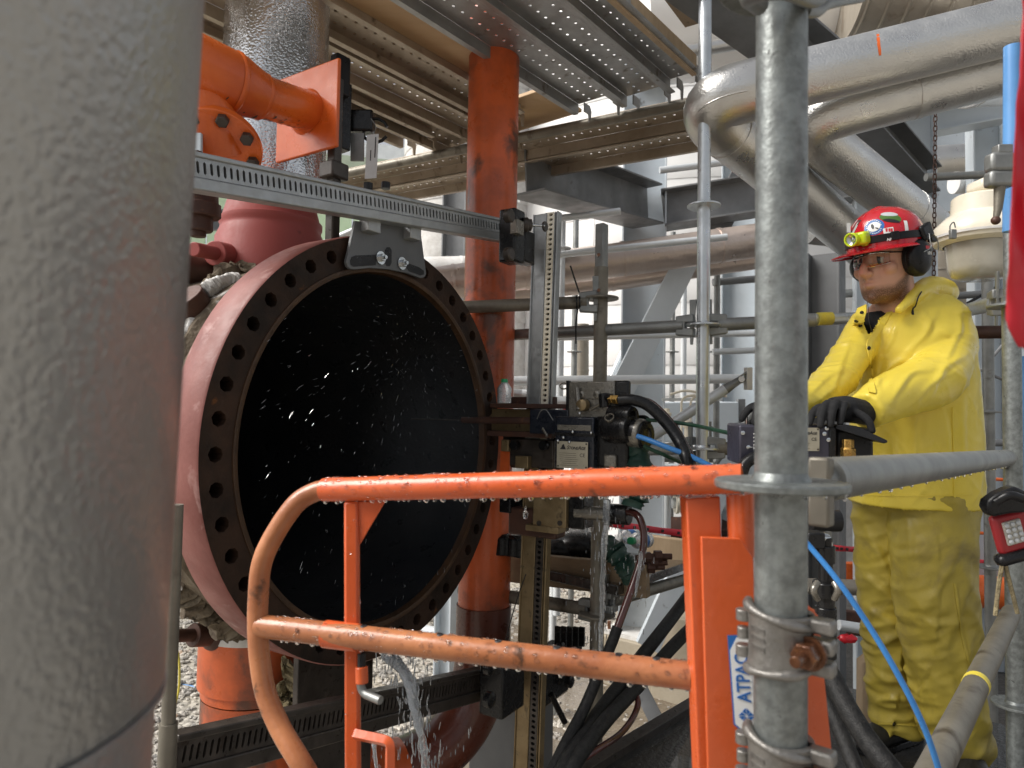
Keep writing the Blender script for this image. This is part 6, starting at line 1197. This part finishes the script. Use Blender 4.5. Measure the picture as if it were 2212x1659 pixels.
def skin():
    m = mat('skin', (.6, .34, .235), .42, 0, rv=.08, bump=.0003, bsc=500); n, l = m.node_tree.nodes, m.node_tree.links; p = n['Principled BSDF']
    p.inputs['Subsurface Weight'].default_value = .12; p.inputs['Subsurface Radius'].default_value = (.01, .004, .002)
    ca = n.new('ShaderNodeVertexColor'); ca.layer_name = 'mask'; sp = n.new('ShaderNodeSeparateColor'); l.new(ca.outputs[0], sp.inputs[0])
    tc = n.new('ShaderNodeTexCoord'); nz = n.new('ShaderNodeTexNoise'); nz.inputs['Scale'].default_value = 330; nz.inputs['Detail'].default_value = 3; l.new(tc.outputs['Object'], nz.inputs['Vector'])
    nb = n.new('ShaderNodeTexNoise'); nb.inputs['Scale'].default_value = 40; l.new(tc.outputs['Object'], nb.inputs['Vector'])
    def mix(f, a, b):
        x = n.new('ShaderNodeMix'); x.data_type = 'RGBA'; l.new(f, x.inputs[0])
        if isinstance(a, tuple): x.inputs[6].default_value = (*a, 1)
        else: l.new(a, x.inputs[6])
        x.inputs[7].default_value = (*b, 1); return x.outputs[2]
    def mul(a, b, k=1., add=0.):
        x = n.new('ShaderNodeMath'); x.operation = 'MULTIPLY'; l.new(a, x.inputs[0])
        if hasattr(b, 'links'): l.new(b, x.inputs[1])
        else: x.inputs[1].default_value = b
        y = n.new('ShaderNodeMath'); y.operation = 'MULTIPLY_ADD'; l.new(x.outputs[0], y.inputs[0]); y.inputs[1].default_value = k; y.inputs[2].default_value = add; y.use_clamp = True; return y.outputs[0]
    c = mix(mul(nb.outputs[0], 1., .5), (.6, .34, .235), (.54, .27, .18)); c = mix(mul(sp.outputs[2], .55), c, (.58, .2, .15)); c = mix(mul(sp.outputs[1], .75), c, (.45, .19, .15))
    c = mix(mul(sp.outputs[0], mul(nz.outputs[0], 2.0, 1., -.1)), c, (.12, .052, .022)); l.new(c, p.inputs['Base Color']); return m
M['skin'] = skin(); M['eye'] = mat('eye_white', (.42, .38, .35), .2)
body = fin('body', me, M['skin'], pr, P(2000, 1660, 2.3))
for s in (-1, 1):
    e = B().sphere(H(.0755, .0325 * s, -.0005), .0118, 16, 12).make('eye', M['eye'], pr); g = nrm(hf * .9 - hu * .25)
    B().lathe(H(.0755, .0325 * s, -.0005) + g * .0105, g, [(0, .0066), (.0012, .005), (.0018, 0)], 14).make('iris', M['ink'], e)
    B().tube([H(.082, .021 * s, .003), H(.0875, .032 * s, .006), H(.078, .046 * s, .002)], [.004, .0062, .004], 10).make('eyelid', M['skin'], pr)
def sm(x, a, b): t = np.clip((x - a) / (b - a), 0, 1); return t * t * (3 - 2 * t)
def nzv(q): return np.array([noise.noise(Vector(x)) for x in q])
def ridged(q): return 1 - 2 * np.abs(nzv(q))
def segd(v, pts):
    best = np.full(len(v), 9.); tt = np.zeros(len(v)); acc = 0
    for a, b in zip(pts[:-1], pts[1:]):
        ab = b - a; L = np.linalg.norm(ab); t = np.clip((v - a) @ ab / L ** 2, 0, 1); d = np.linalg.norm(v - a - t[:, None] * ab, axis=1); k = d < best; best[k] = d[k]; tt[k] = acc + t[k] * L; acc += L
    return best, tt
def proj(v): q = v - CAM; d = q @ FW; return 1106 + PIX * (q @ RT) / d, 829.5 - PIX * (q @ UP) / d
def creases(v, n_, lines):
    u, w = proj(v); front = sm(-(n_ @ FW), .05, .35); out = np.zeros(len(v))
    for pts, amp, wd in lines:
        pts = [A(*p) for p in pts]; pts = [q[:2] for q in spline([A(p[0], p[1], 0) for p in pts], 5)]; best = np.full(len(v), 1e9); sgn = np.zeros(len(v)); tt = np.zeros(len(v)); n = len(pts) - 1
        for i in range(n):
            a, b = pts[i], pts[i + 1]; ab = b - a; L = np.dot(ab, ab); x, y = u - a[0], w - a[1]; t = np.clip((x * ab[0] + y * ab[1]) / L, 0, 1); dx, dy = x - t * ab[0], y - t * ab[1]; d = np.hypot(dx, dy); k = d < best
            best[k] = d[k]; sgn[k] = np.sign(ab[0] * dy - ab[1] * dx)[k]; tt[k] = (i + t[k]) / n
        s_ = best * sgn / wd; out += amp * (np.exp(-(s_ * 1.5) ** 2) + 1.1 * s_ * np.exp(-s_ ** 2)) * np.sin(np.pi * np.clip(tt, .04, .96)) ** .6 * (best < wd * 4)
    return out * front
# jacket
jb = B(); k = px(2.32)
rows = [(645, 2002, 42, .08), (660, 1994, 68, .11), (675, 1985, 92, .13), (696, 1970, 114, .145), (722, 1963, 126, .16), (765, 1962, 127, .17), (830, 1966, 125, .175), (920, 1974, 121, .18), (1010, 1976, 125, .185), (1060, 1976, 128, .19), (1090, 1976, 130, .19)]
loft(jb, [(P(u, v, 2.36), RH * w * k, FH * dd) for v, u, w, dd in rows], 48, 2.3)
ls = [P(2032, 676, 2.34), P(2043, 720, 2.31), P(2038, 775, 2.25), P(2018, 818, 2.17), P(1966, 840, 2.1), P(1912, 862, 2.03), P(1868, 888, 1.975)]
lr = [.078, .082, .083, .086, .078, .068, .053]; jb.tube(spline(ls, 5), np.interp(np.arange(31) / 5, range(7), lr), 24)
rsv = [P(1876, 698, 2.32), P(1854, 740, 2.28), P(1824, 792, 2.22), P(1792, 835, 2.14), P(1755, 862, 2.06), P(1700, 882, 1.99)]
rr_ = [.06, .062, .06, .058, .053, .046]; jb.tube(spline(rsv, 5), np.interp(np.arange(26) / 5, range(6), rr_), 24)
jb.tube(spline([P(1940, 672, 2.2), P(1968, 646, 2.24), P(2004, 620, 2.34), P(2042, 630, 2.45), P(2030, 640, 2.56), P(1970, 640, 2.58)], 6), [.012, .013, .014, .015, .016, .018, .02, .023, .026, .03, .033, .035, .037, .039, .04, .041, .042, .042, .042, .042, .042, .042, .042, .042, .042, .042, .042, .042, .042, .042, .042, .042, .042, .042, .042, .03][:31], 16)
jb.tube(spline([P(1852, 690, 2.17), P(1866, 676, 2.19), P(1884, 668, 2.3), P(1905, 655, 2.45)], 5), [.012] + [.016] * 14 + [.016], 12)
me = remesh(jb, .0065, 4); v = verts(me); n_ = norms(me)
dl, tl = segd(v, ls); dr_, tr = segd(v, rsv); wl_l = sm(-dl, -.125, -.095); wl_r = sm(-dr_, -.11, -.082); wt = np.clip(1 - wl_l - wl_r, 0, 1)
U_ = v @ RH; D_ = v @ FH; Zz = v[:, 2]
tor = .014 * nzv(np.stack([U_ * 6 + Zz * 2.5, D_ * 5, Zz * 2.2], 1)) + .007 * np.maximum(0, ridged(np.stack([U_ * 6 - Zz * 4, D_ * 5, Zz * 2.5 + 3], 1))) ** 3 + .004 * np.maximum(0, ridged(np.stack([U_ * 11 + Zz * 7, D_ * 8, Zz * 3 + 9], 1))) ** 4 + .0022 * np.maximum(0, ridged(np.stack([U_ * 19 - Zz * 11, D_ * 15, Zz * 7 + 4], 1))) ** 3
tor *= .55 + .6 * sm(-Zz, -1.5, -.9)
def slv(t, d, seed): q = np.stack([t * 8 + U_ * 5, D_ * 4 + seed, Zz * 6 - t * 4], 1); return .012 * nzv(q * .8) + .0065 * np.maximum(0, ridged(q * .9 + 5)) ** 4 + .003 * np.maximum(0, ridged(q * 1.7 + 7)) ** 5
el_l = np.exp(-((tl - .26) / .12) ** 2); el_r = np.exp(-((tr - .26) / .14) ** 2)
disp = tor * wt + slv(tl, dl, 1) * wl_l * (.65 + .7 * el_l) + slv(tr, dr_, 5) * wl_r * (.7 + .6 * el_r)
hem = P(1976, 1090, 2.36)[2]; disp *= np.clip((Zz - hem) / .05, .25, 1)
JC = [([(2028, 668), (2000, 720), (1948, 775)], .006, 9), ([(2078, 660), (2070, 720), (2040, 790)], .005, 9), ([(1965, 772), (1920, 800), (1874, 858)], .006, 8), ([(2010, 800), (1965, 812), (1925, 870)], .006, 8), ([(2085, 770), (2040, 800), (2008, 858)], .006, 9), ([(2060, 805), (2015, 828), (1975, 872)], .005, 7),
      ([(1905, 750), (1896, 800), (1902, 850)], .004, 9), ([(1982, 900), (1978, 980), (1988, 1062)], .007, 11), ([(2035, 880), (2046, 960), (2040, 1070)], .007, 12), ([(1930, 945), (1938, 1000), (1930, 1060)], .006, 10), ([(2085, 830), (2078, 940), (2088, 1060)], .006, 11), ([(1940, 690), (1925, 740), (1905, 770)], .004, 8), ([(1838, 740), (1818, 790), (1800, 850)], .005, 8), ([(1825, 800), (1790, 815), (1752, 850)], .005, 7), ([(1812, 835), (1790, 850), (1765, 872)], .004, 6), ([(1990, 660), (2010, 700), (1990, 750)], .004, 9)]
v = v + n_ * (.75 * disp + .85 * creases(v, n_, JC))[:, None]; setv(me, v)
import bmesh
bm = bmesh.new(); bm.from_mesh(me); bm.faces.ensure_lookup_table()
def uvd(p): p = np.asarray(p) - CAM; d = p @ FW; return 1106 + PIX * (p @ RT) / d, 829.5 - PIX * (p @ UP) / d, d
def inside(u, w, poly):
    c = False; j = len(poly) - 1
    for i in range(len(poly)):
        (a, b), (e, f) = poly[i], poly[j]
        if (b > w) != (f > w) and u < (e - a) * (w - b) / (f - b) + a: c = not c
        j = i
    return c
VN = [(1866, 690), (1866, 640), (1900, 625), (1936, 625), (1921, 650), (1904, 682), (1886, 718), (1873, 722), (1868, 706)]
kill = [f for f in bm.faces if (lambda q: inside(q[0], q[1], VN) and q[2] < 2.4)(uvd(f.calc_center_median()))]
kill += [f for f in bm.faces if f.calc_center_median().z < hem + .006 and abs(f.normal.z) > .75]
bmesh.ops.delete(bm, geom=kill, context='FACES'); bm.to_mesh(me); bm.free(); me.update()
jw = verts(me); jk = BVHTree.FromPolygons([Vector(x) for x in jw], [tuple(p.vertices) for p in me.polygons])
jk_o = fin('jacket', me, M['pvc'], pr, P(1976, 1090, 2.36)); jk_o.modifiers.new('thickness', 'SOLIDIFY').thickness = .0025
def hit(bvh, u, v):
    r = nrm(ray(u, v)); l, nn, i, d = bvh.ray_cast(Vector(CAM), Vector(r)); return (np.array(l), np.array(nn) if np.dot(nn, r) < 0 else -np.array(nn)) if l is not None else (P(u, v, 2.2), -FW)
def strip(name, uv, w, mt, parent, bvh, th=.002, closed=False):
    pts = [hit(bvh, *q) for q in uv]; V = []; F = []; n = len(pts)
    for i, (q, nn) in enumerate(pts):
        d = nrm(pts[min(i + 1, n - 1)][0] - pts[max(i - 1, 0)][0]); s = nrm(np.cross(nn, d)); V += [q + nn * .0003 + s * w / 2, q + nn * th + s * w / 2.3, q + nn * th - s * w / 2.3, q + nn * .0003 - s * w / 2]
    for i in range(n - 1):
        for j in range(3): F.append((4 * i + j, 4 * i + j + 1, 4 * i + j + 5, 4 * i + j + 4))
    return B().add(V, F).make(name, mt, parent, smooth=60)
def lerp(a, b, n): return [(a[0] + (b[0] - a[0]) * i / n, a[1] + (b[1] - a[1]) * i / n) for i in range(n + 1)]
strip('placket', lerp((1936, 656), (1878, 738), 14) + lerp((1876, 745), (1884, 850), 14), .02, M['pvc'], jk_o, jk, .004)
strip('collar_flap', lerp((1863, 664), (1852, 704), 6), .03, M['pvc'], jk_o, jk, .005)
for q in ((1932, 662), (1861, 677), (1851, 692), (1858, 706), (1875, 752)):
    p, nn = hit(jk, *q); B().lathe(p + nn * .004, nn, [(0, .0068), (.002, .006), (.003, .002), (.003, 0)], 14).make('snap_button', M['black_wet'], jk_o)
hh = [hit(jk, *q) for q in lerp((1988, 632), (1979, 645), 3) + lerp((1977, 652), (1971, 672), 5)]; B().tube([a + b_ * .005 for a, b_ in hh], .0022, 8).make('drawstring', M['ink'], jk_o); a, b_ = hh[-1]; B().tube([a + b_ * .005, a + b_ * .006 - Z * .016], [.003, .0045], 10).make('toggle', M['ink'], jk_o)
strip('hem_seam', [(u, 1068 + 9 * math.sin((u - 1850) / 80) * .4) for u in range(1852, 2102, 8)], .004, M['pvc'], jk_o, jk, .0025)
strip('side_seam', lerp((2058, 880), (2062, 1085), 16), .006, M['pvc'], jk_o, jk, .003)
# shirt
sb = B(); loft(sb, [(P(u, v, 2.36), RH * w, FH * dd) for v, u, w, dd in ((677, 1896, .042, .062), (688, 1893, .048, .078), (712, 1891, .052, .096), (770, 1900, .075, .1))], 28, 2.3); sb.make('shirt', M['shirt'], pr, smooth=80)
loft(B(), [(H(-.05, 0, -.213), hf * .073, hl * .068), (H(-.055, 0, -.23), hf * .074, hl * .066), (H(-.06, 0, -.26), hf * .068, hl * .06)], 28).make('shirt_collar', M['shirt'], pr, smooth=80)
# trousers
tb_ = B(); kk = px(2.3)
def leg(rows, d): loft(tb_, [(P(u, v, dd), RH * w * px(dd), FH * w * px(dd) * .95) for v, u, w, dd in rows], 36, 2.1)
leg([(1060, 1990, 108, 2.33), (1107, 2014, 86, 2.3), (1160, 2016, 82, 2.27), (1213, 2017, 80, 2.26), (1290, 2022, 77, 2.25), (1355, 2029, 74, 2.25), (1461, 2040, 66, 2.26), (1540, 2053, 64, 2.27), (1600, 2068, 62, 2.28), (1632, 2082, 44, 2.28)], 0)
leg([(1070, 1925, 72, 2.4), (1107, 1908, 60, 2.42), (1231, 1910, 52, 2.42), (1320, 1916, 49, 2.42), (1426, 1930, 49, 2.43), (1500, 1938, 48, 2.44), (1572, 1946, 47, 2.45)], 0)
me = remesh(tb_, .0065, 3); v = verts(me); n_ = norms(me); U_ = v @ RH; D_ = v @ FH; Zz = v[:, 2]
low = sm(-Zz, -1.0, -.2)
side = U_ > (P(1960, 1200, 2.33) @ RH)
q = np.stack([U_ * 6, D_ * 6 + side * 9, Zz * 9 + U_ * 7], 1); q2 = np.stack([U_ * 11, D_ * 9 + side * 5, Zz * 19 - U_ * 12], 1)
disp = .012 * ridged(q) * (.45 + .7 * low) + .0075 * ridged(q2) * (.3 + .9 * low) + .0025 * nzv(q2 * 2.1); disp *= np.where(side, .8, 1.25)
TC = [([(1868, 1130), (1895, 1180), (1925, 1245)], .006, 10), ([(1866, 1235), (1900, 1262), (1942, 1300)], .008, 11), ([(1876, 1305), (1910, 1330), (1948, 1345)], .008, 10), ([(1950, 1365), (1915, 1385), (1886, 1400)], .007, 10), ([(1890, 1440), (1925, 1462), (1966, 1475)], .008, 10), ([(1898, 1515), (1930, 1500), (1975, 1520)], .007, 9), ([(2088, 1150), (2050, 1230), (1995, 1330)], .006, 13), ([(2096, 1230), (2072, 1320), (2040, 1410)], .007, 13), ([(1985, 1330), (2030, 1345), (2078, 1338)], .006, 10), ([(2092, 1370), (2084, 1460), (2096, 1560)], .007, 11), ([(1990, 1420), (2000, 1500), (2010, 1600)], .006, 11), ([(2050, 1440), (2062, 1520), (2058, 1600)], .006, 11), ([(1960, 1120), (1972, 1180), (1962, 1260)], .005, 11)]
setv(me, v + n_ * (disp + creases(v, n_, TC))[:, None]); bvt = BVHTree.FromPolygons([Vector(x) for x in verts(me)], [tuple(p.vertices) for p in me.polygons])
tr_o = fin('trousers', me, M['pvc_dirty'], pr, P(1990, 1630, 2.3))
p, nn = hit(bvt, 1931, 1564); B().lathe(p, nn, [(0, .0085), (.003, .007), (.003, 0)], 12).make('snap_button', M['black_wet'], tr_o)
strip('leg_seam', lerp((2062, 1260), (2076, 1360), 8) + lerp((2077, 1370), (2098, 1450), 8), .008, M['pvc_dirty'], tr_o, bvt, .004)
strip('cuff_hem', lerp((1898, 1563), (1990, 1568), 10), .006, M['pvc_dirty'], tr_o, bvt, .003)
# gloves
def glove(name, palm, fingers, vox=.003):
    g = B(); g.tube(spline(palm[0], 4), np.interp(np.arange((len(palm[0]) - 1) * 4 + 1) / 4, range(len(palm[1])), palm[1]), 16)
    for pts, r in fingers: g.tube(spline(pts, 4), np.interp(np.linspace(0, 1, (len(pts) - 1) * 4 + 1), [0, .5, 1], [r * 1.08, r, r * .82]), 12); g.sphere(pts[-1], r * .82, 10, 8)
    me = remesh(g, vox, 2); return fin(name, me, M['glove'], pr, np.mean([q for q in palm[0]], 0))
def F_(*a): return [P(*q) for q in a]
glove('glove', (F_((1872, 892, 1.985), (1852, 888, 1.965), (1828, 884, 1.935), (1800, 884, 1.915)), [.036, .036, .038, .034]), [
    (F_((1796, 884, 1.915), (1772, 880, 1.885), (1755, 893, 1.862), (1749, 914, 1.852)), .0112), (F_((1806, 880, 1.91), (1788, 872, 1.872), (1777, 890, 1.848), (1772, 919, 1.842)), .0116),
    (F_((1820, 880, 1.91), (1806, 870, 1.868), (1798, 888, 1.845), (1794, 918, 1.84)), .0116), (F_((1834, 884, 1.92), (1824, 874, 1.875), (1819, 889, 1.852), (1815, 914, 1.845)), .0106),
    (F_((1840, 890, 1.92), (1860, 897, 1.88), (1876, 910, 1.865), (1884, 930, 1.858)), .0115)])
glove('glove', (F_((1690, 884, 1.99), (1670, 884, 1.96), (1650, 886, 1.935)), [.036, .038, .036]), [
    (F_((1650, 880, 1.93), (1628, 878, 1.9), (1612, 890, 1.885), (1603, 905, 1.88)), .0115), (F_((1655, 884, 1.93), (1640, 878, 1.88), (1634, 893, 1.86), (1630, 912, 1.855)), .0115),
    (F_((1665, 886, 1.93), (1655, 880, 1.88), (1650, 894, 1.86), (1647, 914, 1.855)), .0115), (F_((1678, 888, 1.94), (1670, 884, 1.89), (1666, 896, 1.87), (1663, 914, 1.865)), .0105),
    (F_((1665, 892, 1.95), (1645, 900, 1.93), (1632, 908, 1.915), (1622, 914, 1.905)), .0115)])
# boots
def boot(c, d, h=.2):
    d = nrm(d * A(1, 1, 0)); s = A(d[1], -d[0], 0); b = B(); zf = c[2]
    loft(b, [(c - d * .11 + Z * .05, s * .036, Z * .045), (c - d * .06 + Z * .055, s * .04, Z * .055), (c + d * .02 + Z * .055, s * .042, Z * .055), (c + d * .1 + Z * .045, s * .046, Z * .042), (c + d * .16 + Z * .036, s * .042, Z * .033), (c + d * .185 + Z * .03, s * .02, Z * .02)], 20)
    b.tube([c - d * .055 + Z * .05, c - d * .05 + Z * h], [.052, .058], 18); me = remesh(b, .006, 3); o = fin('boot', me, M['leather'], pr, c)
    B().prism([c + d * x + s * y for x, y in ((-.115, -.03), (-.06, -.04), (.03, -.042), (.1, -.05), (.16, -.044), (.19, -.015), (.19, .015), (.16, .044), (.1, .05), (.03, .042), (-.06, .04), (-.115, .03))], Z * .022).make('sole', M['rubber'], o, bev=.003)
    for i in range(4): q = c + d * (.035 - i * .02) + Z * (.1 + i * .018); B().tube([q - s * .03, q + d * .012 + Z * .006, q + s * .03], .003, 6).make('lace', M['ink'], o)
zb_ = P(2090, 1668, 2.27)[2]
def floor_at(u, d): q = P(u, 1650, d); return A(q[0], q[1], zb_)
boot(floor_at(2088, 2.27), f0 * .6 - FH * .6 + RH * .2); boot(floor_at(1936, 2.46), f0)
q = floor_at(2000, 2.4); B().prism([A(q[0], q[1], zb_) + GD * a + GP * b for a, b in ((-.5, -.6), (-.5, .6), (.45, .6), (.45, -.6))], -Z * .03).make('standing_board', M['dark_wet'], label='dark wet board under the man in yellow', cat='board', bev=.004)
# helmet
hpit = R(1.5); hx = hf * math.cos(hpit) - hu * math.sin(hpit); hz = hu * math.cos(hpit) + hf * math.sin(hpit); HO = H(-.004, 0, .034)
def HH(x, y, z): return HO + hx * x + hl * y + hz * z
def helmet():
    seg = 64; prof = [(0, 1.0, 1.0), (.03, .99, .99), (.06, .945, .95), (.09, .83, .85), (.113, .66, .68), (.13, .44, .46), (.139, .2, .22), (.141, .02, .02)]; V = []
    def brim(a): c = math.cos(a); return .012 + .066 * max(0, c) ** 1.5 + .012 * max(0, -c) ** 3
    for kz, out in ((-.016, 1), (-.0125, 1), (-.004, .25)):
        for k in range(seg):
            a = 2 * math.pi * k / seg; e = brim(a) * out; c, s = math.cos(a), math.sin(a); V.append(HH((.132 + e) * c, (.113 + e * .8) * s, kz * (.4 + max(0, c) * .9) * (1 if out == 1 else 1) + (0 if out == 1 else .004)))
    for z, kx_, ky in prof:
        for k in range(seg):
            a = 2 * math.pi * k / seg; c, s = math.cos(a), math.sin(a); rdg = 1 + (.04 * math.exp(-(s / .16) ** 2) * (z > .05) + .018 * math.exp(-((abs(s) - .5) / .12) ** 2) * (z > .05))
            V.append(HH(.132 * kx_ * c, .113 * ky * s, z * (rdg if z > .05 else 1)))
    n = 3 + len(prof); F = [(i * seg + k, i * seg + (k + 1) % seg, (i + 1) * seg + (k + 1) % seg, (i + 1) * seg + k) for i in range(n - 1) for k in range(seg)] + [tuple((n - 1) * seg + k for k in range(seg))]
    o = B().add(V, F).make('helmet', M['helmet'], pr, smooth=60); o.modifiers.new('thickness', 'SOLIDIFY').thickness = .003
    return o, BVHTree.FromPolygons([Vector(x) for x in V], F)
he, hb_ = helmet()
def sticker(u, v, w, h, mt, name='sticker', rnd=False, off=.0008, par=None, rot=0.):
    p, nn = hit(hb_, u, v); x = nrm(RT - nn * np.dot(RT, nn)); y = np.cross(nn, x); x, y = x * math.cos(rot) + y * math.sin(rot), y * math.cos(rot) - x * math.sin(rot); V = [p + nn * off]; F = []
    n = 24; rings = 4; poly = [(math.cos(2 * math.pi * k / n), math.sin(2 * math.pi * k / n)) for k in range(n)]
    if not rnd: poly = [(a / max(abs(a), abs(b)), b / max(abs(a), abs(b))) for a, b in poly]
    for r_ in range(1, rings + 1):
        for a, b in poly:
            q = p + x * a * w / 2 * r_ / rings + y * b * h / 2 * r_ / rings; l, n2, i, d = hb_.ray_cast(Vector(q + nn * .03), Vector(-nn)); V.append((np.array(l) if l is not None else q) + nn * off)
    F += [(0, 1 + k, 1 + (k + 1) % n) for k in range(n)] + [(1 + r_ * n + k, 1 + (r_ + 1) * n + k, 1 + (r_ + 1) * n + (k + 1) % n, 1 + r_ * n + (k + 1) % n) for r_ in range(rings - 1) for k in range(n)]
    return B().add(V, F).make(name, mt, par or he, smooth=60), p, nn, x, y
sticker(1888, 490, .059, .054, M['blue_ink'], 'round_sticker', True); sticker(1888, 490, .037, .034, M['white'], 'round_sticker', True, .0014); sticker(1885, 490, .009, .02, M['ink'], 'sticker_figure', True, .002); sticker(1894, 493, .012, .004, M['ink'], 'sticker_figure', True, .002, None, -.6)
for k in range(22):
    a = 2 * math.pi * k / 22
    if 0 < k < 22: sticker(1888 + 15.6 * math.cos(a), 490 + 14.4 * math.sin(a), .0028, .0034, M['white'], 'sticker_lettering', False, .0015)
sticker(1847, 490, .05, .026, M['ink'], 'black_sticker', False, .0008, None, .12)
for i, (dv, w) in enumerate(((-7, .03), (-2, .036), (3, .043), (7.5, .034))): sticker(1847, 490 + dv, w, .0036, M['white' if i != 1 else 'red_ink'], 'sticker_lettering', False, .0013, None, .12)
sticker(1924, 470, .064, .036, M['leaf'], 'oval_sticker', True, .0008, None, -.35); sticker(1921, 463, .05, .02, M['tag'], 'oval_sticker', True, .0012, None, -.3); sticker(1926, 477, .05, .012, M['ink'], 'sticker_lettering', True, .0014, None, -.3)
sticker(1920, 502, .03, .031, M['white'], 'white_sticker', False, .0008, None, .1)
for u in (1915, 1921, 1926): sticker(u, 497, .0058, .011, M['red_ink'], 'sticker_lettering', False, .0013)
for k in range(4): sticker(1916 + 4 * k, 508, .0035, .008, M['tag'], 'sticker_lettering', False, .0013)
sticker(1833, 492, .012, .03, M['white'], 'reflective_strip', False, .0008); sticker(1958, 492, .012, .05, M['white'], 'reflective_strip', False)
# head strap and lamp
V = []; F = []; n = 60
for k in range(n):
    a = 2 * math.pi * k / n; c, s = math.cos(a), math.sin(a)
    for z, e in ((.012, .0015), (.013, .0045), (.035, .0045), (.036, .0015)): V.append(HH((.1315 + e) * c, (.1125 + e) * s, z + .006 - .004 * c))
for k in range(n):
    for j in range(3): a, b_ = k * 4 + j, ((k + 1) % n) * 4 + j; F.append((a, b_, b_ + 1, a + 1))
st = B().add(V, F).make('lamp_strap', M['black'], he, smooth=60)
hd = B(); c = HH(.152, .012, .034); dx = nrm(hx + hl * .22 - hz * .12); _, sy, sz = basis(dx, hz)
hl_o = B().box(c - dx * .004, (dx, sy, sz), (.02, .031, .021)).make('head_lamp', M['hivis'], pr, bev=.008)
cl = c + sy * (-.012 if np.dot(sy, RT) > 0 else .012)
B().lathe(c + dx * .006 - RT * .01, nrm(dx - RT * .1), [(0, .021), (.016, .0225), (.022, .0225), (.024, .02), (.0235, .0175), (.016, .0165)], 28).make('bezel', M['hivis'], hl_o, bev=.001)
B().lathe(c + dx * .02 - RT * .011, nrm(dx - RT * .1), [(0, .0168), (.0005, .0165), (-.006, .008), (-.003, .004), (-.002, 0)], 24).make('reflector', M['zinc'], hl_o)
B().box(c + RT * .022 - UP * .014, (dx, sy, sz), (.01, .008, .008)).make('lamp_hinge', M['hivis'], hl_o, bev=.003)
text('Nightstick'[:3].upper(), .013, hit(hb_, 1908, 520)[0] + hit(hb_, 1908, 520)[1] * .0052, RT, UP, M['white'], st, width=.03) if False else None
p, nn = hit(hb_, 1922, 518); x = nrm(RT - nn * np.dot(RT, nn)); text('NIC', .012, p + nn * .0058, nrm(x + UP * .12), np.cross(nn, nrm(x + UP * .12)), M['white'], st, shear=.3)
B().box(HH(.085, .092, .028), (nrm(hx - hl * .6), nrm(hl + hx * .6), hz), (.012, .004, .014)).make('strap_buckle', M['black'], he, bev=.002)
# ear muffs
em = B().lathe(H(-.012, .078, -.008), nrm(hl + hf * .05 - hu * .08), [(0, 0), (0, .046), (.014, .05), (.016, .049), (.017, .05), (.03, .049), (.042, .042), (.048, .03), (.05, .012), (.05, 0)], 36)
em.v = [tuple(np.asarray(q) + hu * .22 * np.dot(np.asarray(q) - H(-.012, .08, -.008), hu)) for q in em.v]; emo = em.make('ear_muff', M['black'], pr, smooth=50)
e2 = B().lathe(H(-.012, -.078, -.008), -hl, [(0, 0), (0, .046), (.016, .05), (.03, .048), (.045, .036), (.048, 0)], 30).make('ear_muff', M['black'], pr, smooth=50)
n2 = nrm(hl + hf * .05 - hu * .08); q = H(-.026, .1285, -.002); text('101', .0145, q + n2 * .0008, nrm(-hf + hl * .05), hu, M['white'], emo); B().box(H(-.02, .1282, .017), (hf, n2, hu), (.009, .0006, .005)).make('red_badge', M['red_ink'], emo)
B().box(H(-.035, .119, .07), (nrm(hf - hu * .4), hl, nrm(hu + hf * .4)), (.028, .008, .026)).make('muff_mount', M['black'], he, bev=.008); B().box(H(-.075, .11, .048), (hf, hl, hu), (.016, .008, .01)).make('muff_hinge', M['black'], he, bev=.004)
B().tube(spline([H(-.03, .13, .06), H(-.022, .136, .04), H(-.018, .14, .015), H(.012, .136, .0)], 6), .0016, 8).make('muff_wire', M['galv_dull'], emo); B().tube(spline([H(-.05, .13, .06), H(-.07, .13, .04), H(-.075, .128, .01)], 6), .0016, 8).make('muff_wire', M['galv_dull'], emo)
# glasses
V = []; F = []; n = 28
for i in range(n + 1):
    y = -.066 + .132 * i / n; x = .116 - .042 * (abs(y) / .066) ** 2.4; w = 1 - .28 * (abs(y) / .066) ** 3; nose = .012 * math.exp(-(y / .011) ** 2); V += [H(x, y, .016 * w + .002), H(x + .0035, y, -.008), H(x + .001, y, -.032 * w + .004 + nose)]
for i in range(n): F += [(3 * i, 3 * i + 1, 3 * i + 4, 3 * i + 3), (3 * i + 1, 3 * i + 2, 3 * i + 5, 3 * i + 4)]
gl = B().add(V, F).make('safety_glasses', M['lens'], pr, smooth=80); gl.modifiers.new('thickness', 'SOLIDIFY').thickness = .0016
B().tube([V[3 * i] for i in range(n + 1)], .002, 6).make('brow_bar', M['black'], gl); B().tube([np.array(V[3 * i + 2]) for i in range(n + 1)], .0011, 6).make('lens_edge', M['zinc'], gl)
for s in (-1, 1): B().tube([H(.074, .067 * s, .013), H(.04, .0775 * s, .012), H(.0, .083 * s, .01)], .0022, 8).make('temple', M['black'], gl)
B().tube(spline([H(.0, -.09, -.03), H(.04, -.05, -.15), P(1876, 688, 2.12), P(1884, 720, 2.12)], 8), .001, 6).make('cord', M['ink'], pr)
